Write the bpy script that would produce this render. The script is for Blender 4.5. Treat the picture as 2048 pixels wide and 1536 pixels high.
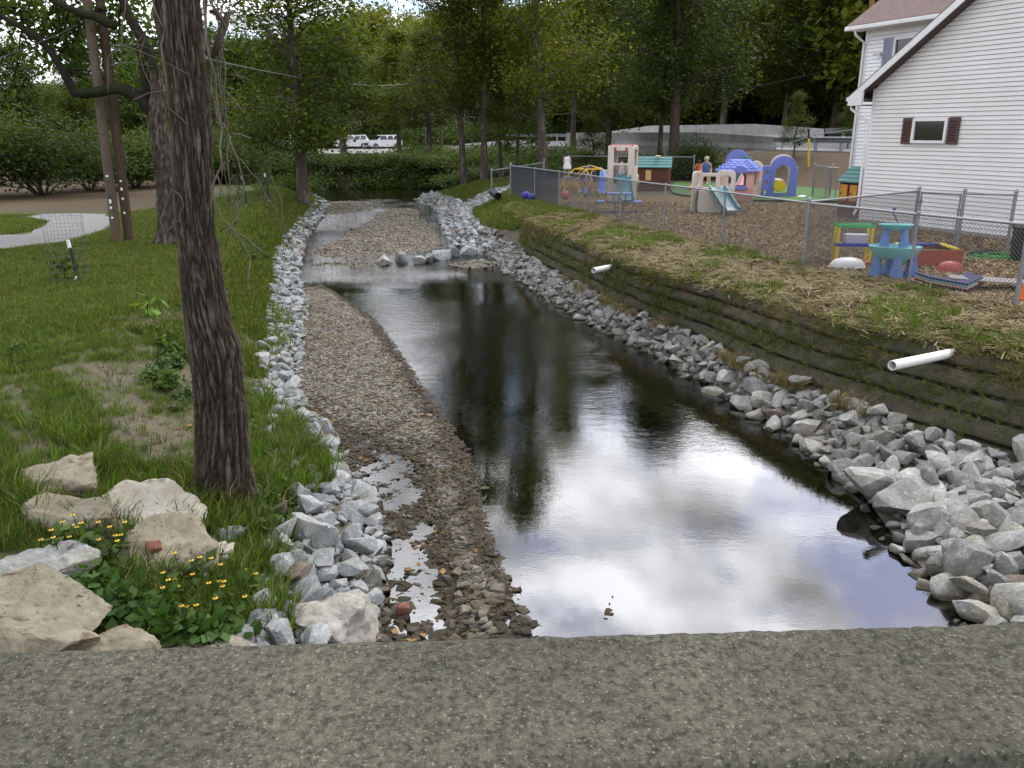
import bpy, bmesh, math, random
import numpy as np
from mathutils import Vector, Matrix, noise as mnoise

for _o in list(bpy.data.objects):
    bpy.data.objects.remove(_o)
sc = bpy.context.scene
COL = sc.collection
R = math.radians
PI = math.pi
rng = np.random.default_rng(7)
random.seed(7)

# ------------------------------------------------------------------ camera
EYE = 2.3
PITCH = R(16.76)
FPX = 1660.0
cam_d = bpy.data.cameras.new('camera')
cam_d.sensor_width = 36
cam_d.lens = FPX / 2048 * 36
cam_d.clip_start = 0.05
cam_d.clip_end = 3000
cam = bpy.data.objects.new('camera', cam_d)
COL.objects.link(cam)
cam.location = (0, 0, EYE)
cam.rotation_euler = (PI / 2 - PITCH, 0, 0)
sc.camera = cam

# ------------------------------------------------------------------ sky, sun, exposure
SUN_AZ = R(34)      # clockwise from straight ahead (+Y) towards the right (+X)
SUN_EL = R(46)
sun_dir = Vector((math.sin(SUN_AZ) * math.cos(SUN_EL), math.cos(SUN_AZ) * math.cos(SUN_EL), math.sin(SUN_EL)))
sd = bpy.data.lights.new('sun', 'SUN')
sd.energy = 1.5
sd.angle = R(12)
sd.color = (1.0, 0.95, 0.87)
sun = bpy.data.objects.new('sun', sd)
COL.objects.link(sun)
sun.location = (20, 20, 40)
sun.rotation_euler = sun_dir.to_track_quat('Z', 'Y').to_euler()

world = bpy.data.worlds.new('World')
sc.world = world
world.use_nodes = True
wn = world.node_tree
wn.nodes.clear()
def wnode(t, **k):
    n = wn.nodes.new(t)
    for a, b in k.items():
        setattr(n, a, b)
    return n
def wl_(a, b):
    wn.links.new(a, b)
w_out = wnode('ShaderNodeOutputWorld')
w_bg = wnode('ShaderNodeBackground')
w_bg.inputs['Strength'].default_value = 0.1
w_sky = wnode('ShaderNodeTexSky', sky_type='NISHITA', sun_disc=False, sun_elevation=SUN_EL, sun_rotation=SUN_AZ)
w_tc = wnode('ShaderNodeTexCoord')
# project the view direction on a flat cloud layer
w_sep = wnode('ShaderNodeSeparateXYZ')
wl_(w_tc.outputs['Generated'], w_sep.inputs[0])
def wmath(op, a, b=None, c=None):
    n = wnode('ShaderNodeMath', operation=op)
    for i, v in enumerate((a, b, c)):
        if v is None: continue
        if isinstance(v, (int, float)): n.inputs[i].default_value = v
        else: wl_(v, n.inputs[i])
    return n.outputs[0]
w_z = wmath('ADD', wmath('MAXIMUM', w_sep.outputs['Z'], 0.0), 0.16)
w_cx = wmath('DIVIDE', w_sep.outputs['X'], w_z)
w_cy = wmath('DIVIDE', w_sep.outputs['Y'], w_z)
w_cmb = wnode('ShaderNodeCombineXYZ')
wl_(w_cx, w_cmb.inputs[0]); wl_(w_cy, w_cmb.inputs[1]); w_cmb.inputs[2].default_value = 3.7
w_n1 = wnode('ShaderNodeTexNoise')
w_n1.inputs['Scale'].default_value = 2.3
w_n1.inputs['Detail'].default_value = 8
w_n1.inputs['Roughness'].default_value = 0.56
w_n1.inputs['Distortion'].default_value = 0.35
wl_(w_cmb.outputs[0], w_n1.inputs['Vector'])
w_ramp = wnode('ShaderNodeValToRGB')
w_ramp.color_ramp.elements[0].position = 0.37
w_ramp.color_ramp.elements[1].position = 0.50
wl_(w_n1.outputs[0], w_ramp.inputs[0])
# thickness shading of the clouds: thin parts glow white, thick parts are grey
w_n2 = wnode('ShaderNodeTexNoise')
w_n2.inputs['Scale'].default_value = 3.0
w_n2.inputs['Detail'].default_value = 6
wl_(w_cmb.outputs[0], w_n2.inputs['Vector'])
w_shade = wnode('ShaderNodeMapRange')
w_shade.inputs['From Min'].default_value = 0.36
w_shade.inputs['From Max'].default_value = 0.62
w_shade.inputs['To Min'].default_value = 0.24
w_shade.inputs['To Max'].default_value = 1.0
wl_(w_n2.outputs[0], w_shade.inputs['Value'])
# clouds are brighter towards the sun
w_dot = wnode('ShaderNodeVectorMath', operation='DOT_PRODUCT')
wl_(w_tc.outputs['Generated'], w_dot.inputs[0])
w_dot.inputs[1].default_value = sun_dir
w_au = wmath('POWER', wmath('MAXIMUM', w_dot.outputs['Value'], 0.0), 5.0)
CLOUD, AUREOLE = 24.0, 40.0
w_cl = wmath('MULTIPLY', wmath('MULTIPLY_ADD', w_au, AUREOLE, CLOUD), w_shade.outputs[0])
w_cc = wnode('ShaderNodeCombineColor')
wl_(wmath('MULTIPLY', w_cl, 0.985), w_cc.inputs[0]); wl_(wmath('MULTIPLY', w_cl, 0.99), w_cc.inputs[1]); wl_(wmath('MULTIPLY', w_cl, 1.03), w_cc.inputs[2])
w_mix = wnode('ShaderNodeMix', data_type='RGBA')
wl_(w_ramp.outputs[0], w_mix.inputs[0])
w_blue = wnode('ShaderNodeMix', data_type='RGBA', blend_type='MULTIPLY')
w_blue.inputs[0].default_value = 1.0
wl_(w_sky.outputs[0], w_blue.inputs[6])
w_blue.inputs[7].default_value = (1.9, 1.95, 2.4, 1)
wl_(w_blue.outputs[2], w_mix.inputs[6]); wl_(w_cc.outputs[0], w_mix.inputs[7])
wl_(w_mix.outputs[2], w_bg.inputs['Color'])
wl_(w_bg.outputs[0], w_out.inputs[0])

vs = sc.view_settings
vs.view_transform = 'Standard'
vs.look = 'None'
vs.exposure = 0.26
vs.gamma = 1.0
vs.use_curve_mapping = False
sc.cycles.max_bounces = 7
sc.cycles.diffuse_bounces = 3
sc.cycles.glossy_bounces = 3
sc.cycles.transparent_max_bounces = 10
sc.cycles.transmission_bounces = 4
sc.cycles.caustics_reflective = False
sc.cycles.caustics_refractive = False
sc.cycles.use_denoising = True

# ------------------------------------------------------------------ pixel -> place helpers (measuring the photograph)
_c, _s = math.cos(PITCH), math.sin(PITCH)
def ray(x, y):
    v = (768 - y) / FPX
    return ((x - 1024) / FPX, _c + v * _s, -_s + v * _c)
def at(x, y, z=0.0):
    r = ray(x, y); t = (z - EYE) / r[2]
    return Vector((r[0] * t, r[1] * t, z))
def atY(x, y, Y):
    r = ray(x, y); t = Y / r[1]
    return Vector((r[0] * t, Y, EYE + r[2] * t))
def pxsize(p):
    return FPX / max(0.5, p[1] * _c - (p[2] - EYE) * _s)
def inframe(P, m=40):
    d = P[:, 1] * _c - (P[:, 2] - EYE) * _s
    d = np.maximum(d, 0.05)
    v = P[:, 1] * _s + (P[:, 2] - EYE) * _c
    x = 1024 + FPX * P[:, 0] / d; y = 768 - FPX * v / d
    return (x > -m) & (x < 2048 + m) & (y > -m) & (y < 1536 + m)

# ------------------------------------------------------------------ materials
MATS = {}
def mat(name, color, rough=0.7, c2=None, scale=8.0, mixlo=0.35, mixhi=0.65, bump=0.0, bscale=None, metal=0.0, spec=0.5,
        detail=6, c3=None, s3=40.0, t3=(0.6, 0.7), coord='Object', stretch=None, randv=0.0, coat=0.0):
    if name in MATS: return MATS[name]
    m = bpy.data.materials.new(name); m.use_nodes = True
    nt = m.node_tree; nd = nt.nodes; ln = nt.links
    b = nd['Principled BSDF']
    b.inputs['Roughness'].default_value = rough
    b.inputs['Metallic'].default_value = metal
    b.inputs['Specular IOR Level'].default_value = spec
    b.inputs['Coat Weight'].default_value = coat
    col = None
    tc = nd.new('ShaderNodeTexCoord'); vec = tc.outputs[coord]
    if stretch:
        mp = nd.new('ShaderNodeMapping'); mp.inputs['Scale'].default_value = stretch
        ln.new(vec, mp.inputs[0]); vec = mp.outputs[0]
    rgb = nd.new('ShaderNodeRGB'); rgb.outputs[0].default_value = (*color, 1); col = rgb.outputs[0]
    def layer(col, c, s, lo, hi, det):
        n = nd.new('ShaderNodeTexNoise'); n.inputs['Scale'].default_value = s; n.inputs['Detail'].default_value = det
        n.inputs['Roughness'].default_value = 0.65
        ln.new(vec, n.inputs['Vector'])
        r = nd.new('ShaderNodeMapRange'); r.inputs['From Min'].default_value = lo; r.inputs['From Max'].default_value = hi
        ln.new(n.outputs[0], r.inputs['Value'])
        x = nd.new('ShaderNodeMix'); x.data_type = 'RGBA'
        ln.new(r.outputs[0], x.inputs[0]); ln.new(col, x.inputs[6]); x.inputs[7].default_value = (*c, 1)
        return x.outputs[2]
    if c2: col = layer(col, c2, scale, mixlo, mixhi, detail)
    if c3: col = layer(col, c3, s3, t3[0], t3[1], 4)
    if randv:
        oi = nd.new('ShaderNodeObjectInfo')
        mr = nd.new('ShaderNodeMapRange'); mr.inputs['To Min'].default_value = 1 - randv; mr.inputs['To Max'].default_value = 1 + randv
        ln.new(oi.outputs['Random'], mr.inputs['Value'])
        hs = nd.new('ShaderNodeHueSaturation'); ln.new(col, hs.inputs['Color']); ln.new(mr.outputs[0], hs.inputs['Value'])
        col = hs.outputs[0]
    ln.new(col, b.inputs['Base Color'])
    if bump:
        n = nd.new('ShaderNodeTexNoise'); n.inputs['Scale'].default_value = bscale or scale * 3; n.inputs['Detail'].default_value = 8
        n.inputs['Roughness'].default_value = 0.7
        ln.new(vec, n.inputs['Vector'])
        bp = nd.new('ShaderNodeBump'); bp.inputs['Strength'].default_value = min(1.0, bump); bp.inputs['Distance'].default_value = 0.02 * max(1, bump)
        ln.new(n.outputs[0], bp.inputs['Height']); ln.new(bp.outputs[0], b.inputs['Normal'])
    MATS[name] = m
    return m

def leaf_mat(name, dark, light, third=None, trans=0.35, randv=0.25):
    """foliage: per-leaf colour from the 'tint' attribute, diffuse + translucent"""
    if name in MATS: return MATS[name]
    m = bpy.data.materials.new(name); m.use_nodes = True
    nt = m.node_tree; nd = nt.nodes; ln = nt.links; nd.clear()
    out = nd.new('ShaderNodeOutputMaterial')
    at_ = nd.new('ShaderNodeAttribute'); at_.attribute_name = 'tint'
    rp = nd.new('ShaderNodeValToRGB')
    rp.color_ramp.elements[0].color = (*dark, 1); rp.color_ramp.elements[1].color = (*light, 1)
    if third:
        rp.color_ramp.elements[1].position = 0.86
        e = rp.color_ramp.elements.new(0.98); e.color = (*third, 1)
    ln.new(at_.outputs['Fac'], rp.inputs[0])
    oi = nd.new('ShaderNodeObjectInfo')
    mr = nd.new('ShaderNodeMapRange'); mr.inputs['To Min'].default_value = 1 - randv; mr.inputs['To Max'].default_value = 1 + randv
    ln.new(oi.outputs['Random'], mr.inputs['Value'])
    hs = nd.new('ShaderNodeHueSaturation'); ln.new(rp.outputs[0], hs.inputs['Color']); ln.new(mr.outputs[0], hs.inputs['Value'])
    df = nd.new('ShaderNodeBsdfPrincipled'); df.inputs['Roughness'].default_value = 0.6; df.inputs['Specular IOR Level'].default_value = 0.14
    ln.new(hs.outputs[0], df.inputs['Base Color'])
    tr = nd.new('ShaderNodeBsdfTranslucent')
    g = nd.new('ShaderNodeMix'); g.data_type = 'RGBA'; g.blend_type = 'MULTIPLY'; g.inputs[0].default_value = 1
    ln.new(hs.outputs[0], g.inputs[6]); g.inputs[7].default_value = (1.5, 1.7, 0.55, 1)
    ln.new(g.outputs[2], tr.inputs[0])
    mx = nd.new('ShaderNodeMixShader'); mx.inputs[0].default_value = trans
    ln.new(df.outputs[0], mx.inputs[1]); ln.new(tr.outputs[0], mx.inputs[2]); ln.new(mx.outputs[0], out.inputs[0])
    MATS[name] = m
    return m

# ------------------------------------------------------------------ object helpers
def link(o, parent=None):
    COL.objects.link(o)
    if parent is not None: o.parent = parent
    return o
def tag(o, label=None, cat=None, group=None, kind=None):
    if label: o['label'] = label
    if cat: o['category'] = cat
    if group: o['group'] = group
    if kind: o['kind'] = kind
    return o
def empty(name, loc=(0, 0, 0), rz=0.0, label=None, cat=None, group=None):
    o = bpy.data.objects.new(name, None); o.empty_display_size = 0.2
    o.location = loc; o.rotation_euler = (0, 0, rz)
    link(o)
    return tag(o, label, cat, group)
def copy_tree(o, parent=None):
    c = o.copy(); COL.objects.link(c); c.parent = parent
    for ch in list(o.children): copy_tree(ch, c)
    return c
def mesh_np(name, V, F, mats, smooth=False, mi=None, tint=None):
    """V (n,3) array, F (m,k) array of same-size faces"""
    me = bpy.data.meshes.new(name)
    V = np.asarray(V, dtype=np.float32); F = np.asarray(F, dtype=np.int32)
    k = F.shape[1]
    me.vertices.add(len(V)); me.vertices.foreach_set('co', V.ravel())
    me.loops.add(F.size); me.loops.foreach_set('vertex_index', F.ravel())
    me.polygons.add(len(F)); me.polygons.foreach_set('loop_start', np.arange(0, F.size, k, dtype=np.int32))
    if mi is not None: me.polygons.foreach_set('material_index', np.asarray(mi, dtype=np.int32))
    me.polygons.foreach_set('use_smooth', np.full(len(F), smooth, dtype=bool))
    for m in (mats if isinstance(mats, (list, tuple)) else [mats]): me.materials.append(m)
    if tint is not None:
        a = me.attributes.new('tint', 'FLOAT', 'POINT'); a.data.foreach_set('value', np.asarray(tint, dtype=np.float32))
    me.update(calc_edges=True); me.validate()
    return me
def obj(name, me, parent=None, loc=None, rot=None, scale=None):
    o = bpy.data.objects.new(name, me)
    if loc is not None: o.location = loc
    if rot is not None: o.rotation_euler = rot
    if scale is not None: o.scale = (scale,) * 3 if isinstance(scale, (int, float)) else scale
    return link(o, parent)

class MB:
    """collects simple shapes and links them as one mesh object"""
    def __init__(s): s.v = []; s.f = []; s.M = Matrix.Identity(4)
    def add(s, vs, fs):
        n = len(s.v)
        s.v += [tuple(s.M @ Vector(v)) for v in vs]
        s.f += [tuple(i + n for i in f) for f in fs]
        return s
    def box(s, c, d, rz=0.0, rx=0.0, ry=0.0, bev=0.0, taper=1.0):
        hx, hy, hz = d[0] / 2, d[1] / 2, d[2] / 2
        m = Matrix.Translation(Vector(c)) @ Matrix.Rotation(rz, 4, 'Z') @ Matrix.Rotation(ry, 4, 'Y') @ Matrix.Rotation(rx, 4, 'X')
        if bev <= 0:
            vs = [(-hx, -hy, -hz), (hx, -hy, -hz), (hx, hy, -hz), (-hx, hy, -hz), (-hx * taper, -hy * taper, hz), (hx * taper, -hy * taper, hz), (hx * taper, hy * taper, hz), (-hx * taper, hy * taper, hz)]
            fs = [(0, 3, 2, 1), (4, 5, 6, 7), (0, 1, 5, 4), (1, 2, 6, 5), (2, 3, 7, 6), (3, 0, 4, 7)]
        else:
            bm = bmesh.new(); bmesh.ops.create_cube(bm, size=1)
            for v in bm.verts:
                t = taper if v.co.z > 0 else 1
                v.co = Vector((v.co.x * d[0] * t, v.co.y * d[1] * t, v.co.z * d[2]))
            bmesh.ops.bevel(bm, geom=list(bm.edges), offset=bev, segments=2, affect='EDGES', profile=0.6)
            bm.verts.index_update()
            vs = [tuple(v.co) for v in bm.verts]; fs = [tuple(v.index for v in f.verts) for f in bm.faces]; bm.free()
        return s.add([tuple(m @ Vector(v)) for v in vs], fs)
    def tube(s, pts, r, n=8, cap=True):
        pts = [Vector(p) for p in pts]
        rs = r if isinstance(r, (list, tuple)) else [r] * len(pts)
        vs = []; fs = []; up = None
        for i, p in enumerate(pts):
            a = pts[max(0, i - 1)]; b = pts[min(len(pts) - 1, i + 1)]
            t = (b - a)
            t = t.normalized() if t.length > 1e-9 else Vector((0, 0, 1))
            if up is None:
                up = Vector((1, 0, 0)) if abs(t.x) < 0.8 else Vector((0, 1, 0))
            u = (up - t * up.dot(t))
            u = u.normalized() if u.length > 1e-6 else t.orthogonal().normalized()
            up = u; w = t.cross(u)
            for k in range(n):
                a_ = 2 * PI * k / n
                vs.append(tuple(p + (u * math.cos(a_) + w * math.sin(a_)) * rs[i]))
        for i in range(len(pts) - 1):
            for k in range(n):
                k2 = (k + 1) % n
                fs.append((i * n + k, i * n + k2, (i + 1) * n + k2, (i + 1) * n + k))
        if cap:
            fs.append(tuple(range(n - 1, -1, -1))); fs.append(tuple((len(pts) - 1) * n + k for k in range(n)))
        return s.add(vs, fs)
    def lathe(s, prof, c=(0, 0, 0), n=16, sx=1.0, sy=1.0, cap=True):
        vs = []; fs = []
        for (r, z) in prof:
            for k in range(n):
                a = 2 * PI * k / n
                vs.append((c[0] + r * math.cos(a) * sx, c[1] + r * math.sin(a) * sy, c[2] + z))
        for i in range(len(prof) - 1):
            for k in range(n):
                k2 = (k + 1) % n
                fs.append((i * n + k, i * n + k2, (i + 1) * n + k2, (i + 1) * n + k))
        if cap:
            fs.append(tuple(range(n - 1, -1, -1))); fs.append(tuple((len(prof) - 1) * n + k for k in range(n)))
        return s.add(vs, fs)
    def ball(s, c, r, n=14, sz=1.0):
        pr = [(max(1e-4, r * math.sin(PI * i / n)), -r * sz * math.cos(PI * i / n)) for i in range(n + 1)]
        return s.lathe(pr, c, n + 2, cap=False)
    def prism(s, poly, y0, y1):
        """poly in XZ, extruded along Y"""
        n = len(poly)
        vs = [(x, y0, z) for x, z in poly] + [(x, y1, z) for x, z in poly]
        fs = [tuple(range(n)), tuple(range(2 * n - 1, n - 1, -1))] + [(i, i + n, (i + 1) % n + n, (i + 1) % n) for i in range(n)]
        return s.add(vs, fs)
    def build(s, name, m, parent=None, smooth=False, loc=None, rot=None, auto=None):
        me = bpy.data.meshes.new(name)
        me.from_pydata(s.v, [], s.f)
        me.materials.append(m)
        bm = bmesh.new(); bm.from_mesh(me); bmesh.ops.recalc_face_normals(bm, faces=bm.faces); bm.to_mesh(me); bm.free()
        if smooth:
            me.polygons.foreach_set('use_smooth', np.ones(len(me.polygons), dtype=bool))
            if auto: me.set_sharp_from_angle(angle=R(auto))
        me.update()
        return obj(name, me, parent, loc, rot)

def panel_mesh(name, outline, holes, thick, bevel, m, holem=None):
    """flat plastic panel in XZ with rounded holes, thickness along Y"""
    cu = bpy.data.curves.new(name, 'CURVE'); cu.dimensions = '2D'; cu.fill_mode = 'BOTH'
    cu.extrude = max(0.001, thick / 2 - bevel); cu.bevel_depth = bevel; cu.bevel_resolution = 1; cu.offset = -bevel
    for pts in [outline] + list(holes):
        sp = cu.splines.new('POLY'); sp.points.add(len(pts) - 1); sp.use_cyclic_u = True
        for i, (x, z) in enumerate(pts): sp.points[i].co = (x, z, 0, 1)
    t = bpy.data.objects.new('tmp', cu); COL.objects.link(t)
    dg = bpy.context.evaluated_depsgraph_get()
    me = bpy.data.meshes.new_from_object(t.evaluated_get(dg))
    bpy.data.objects.remove(t); bpy.data.curves.remove(cu)
    me.transform(Matrix.Rotation(PI / 2, 4, 'X'))
    me.materials.clear(); me.materials.append(m); me.name = name
    return me
def rrect(x0, x1, z0, z1, r=0.05, n=4):
    p = []
    for cx, cz, a0 in ((x1 - r, z1 - r, 0), (x0 + r, z1 - r, 90), (x0 + r, z0 + r, 180), (x1 - r, z0 + r, 270)):
        for i in range(n + 1):
            a = R(a0 + 90 * i / n); p.append((cx + r * math.cos(a), cz + r * math.sin(a)))
    return p
def arch(x0, x1, z0, z1, n=10, rise=None):
    cx = (x0 + x1) / 2; rx = (x1 - x0) / 2; rz = rise if rise else rx
    return [(x0, z0), (x1, z0)] + [(cx + rx * math.cos(PI * i / n), z1 - rz + rz * math.sin(PI * i / n)) for i in range(n + 1)]

def scatter(name, P, rot, scl, protos, pi, label, cat, parent=None):
    """one 'stuff' object: tufts / pebbles / leaves spread with a geometry node tree"""
    me = bpy.data.meshes.new(name)
    P = np.asarray(P, dtype=np.float32)
    me.vertices.add(len(P)); me.vertices.foreach_set('co', P.ravel())
    a = me.attributes.new('rot', 'FLOAT_VECTOR', 'POINT'); a.data.foreach_set('vector', np.asarray(rot, dtype=np.float32).ravel())
    scl = np.asarray(scl, dtype=np.float32)
    if scl.ndim == 1: scl = np.repeat(scl[:, None], 3, axis=1)
    a = me.attributes.new('scl', 'FLOAT_VECTOR', 'POINT'); a.data.foreach_set('vector', scl.ravel())
    a = me.attributes.new('pick', 'INT', 'POINT'); a.data.foreach_set('value', np.asarray(pi, dtype=np.int32))
    o = obj(name, me, parent)
    pc = bpy.data.collections.new(name + '_source')
    for k, p in enumerate(protos):
        po = bpy.data.objects.new('%s_source_%02d' % (name, k), p); pc.objects.link(po)
    g = bpy.data.node_groups.new(name, 'GeometryNodeTree')
    g.interface.new_socket('Geometry', in_out='INPUT', socket_type='NodeSocketGeometry')
    g.interface.new_socket('Geometry', in_out='OUTPUT', socket_type='NodeSocketGeometry')
    nd = g.nodes; ln = g.links
    gi = nd.new('NodeGroupInput'); go = nd.new('NodeGroupOutput')
    m2p = nd.new('GeometryNodeMeshToPoints')
    iop = nd.new('GeometryNodeInstanceOnPoints'); iop.inputs['Pick Instance'].default_value = True
    ci = nd.new('GeometryNodeCollectionInfo'); ci.inputs['Collection'].default_value = pc
    ci.inputs['Separate Children'].default_value = True; ci.inputs['Reset Children'].default_value = True
    def na(n, t):
        x = nd.new('GeometryNodeInputNamedAttribute'); x.data_type = t; x.inputs['Name'].default_value = n
        return x.outputs[0]
    ln.new(gi.outputs[0], m2p.inputs[0]); ln.new(m2p.outputs[0], iop.inputs['Points'])
    ln.new(ci.outputs[0], iop.inputs['Instance'])
    ln.new(na('pick', 'INT'), iop.inputs['Instance Index'])
    e2r = nd.new('FunctionNodeEulerToRotation')
    ln.new(na('rot', 'FLOAT_VECTOR'), e2r.inputs[0]); ln.new(e2r.outputs[0], iop.inputs['Rotation'])
    ln.new(na('scl', 'FLOAT_VECTOR'), iop.inputs['Scale'])
    ln.new(iop.outputs[0], go.inputs[0])
    md = o.modifiers.new('spread', 'NODES'); md.node_group = g
    tag(o, label, cat, kind='stuff')
    return o
# ------------------------------------------------------------------ terrain: lines along the stream, X as a function of Y
def tab(pts):
    p = sorted(pts, key=lambda q: q[1])
    ys = np.array([q[1] for q in p]); xs = np.array([q[0] for q in p])
    return lambda y: np.interp(y, ys, xs)
WL = lambda y: np.interp(y, [0, 20, 23, 26, 40, 46], [-1.40, -1.40, -1.37, -1.30, -1.06, -1.03])      # water surface
A = tab([(-5.0, 0), (-5.2, 5), (-5.2, 9.4), (-5.2, 12), (-5.5, 14), (-5.9, 16), (-6.4, 18.4), (-7.8, 23.4), (-9.2, 31), (-10.6, 40), (-12.6, 44), (-18, 48), (-26, 52)])
B = tab([(-1.8, 0), (-1.88, 5), (-2.0, 6.05), (-2.27, 6.77), (-2.53, 7.9), (-2.94, 9.25), (-3.33, 10.4), (-3.95, 12.4), (-4.23, 13.7), (-5.15, 17.2), (-6.55, 22.7), (-7.97, 30.9), (-9.6, 42.3), (-11.2, 45), (-16, 48.5), (-24, 52.5)])
C = tab([(-1.0, 0), (-1.06, 5.46), (-1.19, 6.15), (-1.21, 6.85), (-1.45, 7.94), (-1.87, 8.6), (-2.37, 9.88), (-3.2, 11.5), (-3.75, 14.0), (-4.75, 18.6), (-6.0, 22.9), (-7.2, 28.8), (-8.1, 34.8), (-9.0, 41.1), (-10.4, 45.4), (-15, 49), (-22, 53)])
D = tab([(.06, 0), (.06, 5.54), (-.17, 6.48), (-.36, 7.35), (-.49, 8.43), (-.67, 9.5), (-1.06, 10.8), (-1.5, 12.2), (-2.04, 14.0), (-2.95, 16.9), (-4.63, 20.4), (-5.4, 23), (-6.6, 28.8), (-7.6, 34.8), (-8.5, 41.1), (-10, 45.4), (-14, 49), (-21, 53)])
E_ = tab([(3.6, 0), (3.57, 5.7), (3.54, 6.23), (3.59, 7.35), (3.72, 8.57), (3.64, 9.83), (3.33, 11.0), (3.05, 12.2), (2.5, 14.04), (1.76, 16.2), (.88, 19.1), (-.12, 23.1), (-.55, 25.2), (-1.8, 28), (-2.4, 31), (-3.0, 36), (-3.6, 40), (-5.0, 44.5), (-4.0, 48), (-2.6, 53)])
F_ = tab([(5.6, 0), (5.6, 6.5), (5.41, 8.15), (5.09, 8.5), (4.58, 9.23), (4.11, 10.4), (3.49, 11.7), (3.12, 13.35), (1.85, 17.25), (.75, 21.5), (.23, 24.05), (-.3, 26.2), (-1.1, 28.5), (-1.5, 31), (-1.9, 36), (-2.6, 40), (-4.2, 44.8), (-3.0, 49), (-1.4, 54)])
G = tab([(7.6, 0), (6.8, 6.5), (6.3, 8.2), (5.8, 9.08), (5.31, 9.78), (4.53, 10.88), (3.78, 13.04), (2.6, 15.58), (1.6, 20.2), (.55, 24.6), (.35, 26.2), (.0, 28.5), (-.1, 31), (-.3, 36), (-.9, 40), (-1.9, 44.8), (-1.5, 49), (.5, 54)])
FENCE = [(7.02, 11.4), (6.24, 12.95), (5.3, 15.1), (4.52, 18.0), (3.72, 20.6), (2.97, 23.1), (2.25, 25.6), (1.55, 28.0), (.82, 30.6), (-.05, 33.4)]
H = tab([(12, 0), (8.2, 9)] + FENCE + [(1.5, 40), (3, 60)])
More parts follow.
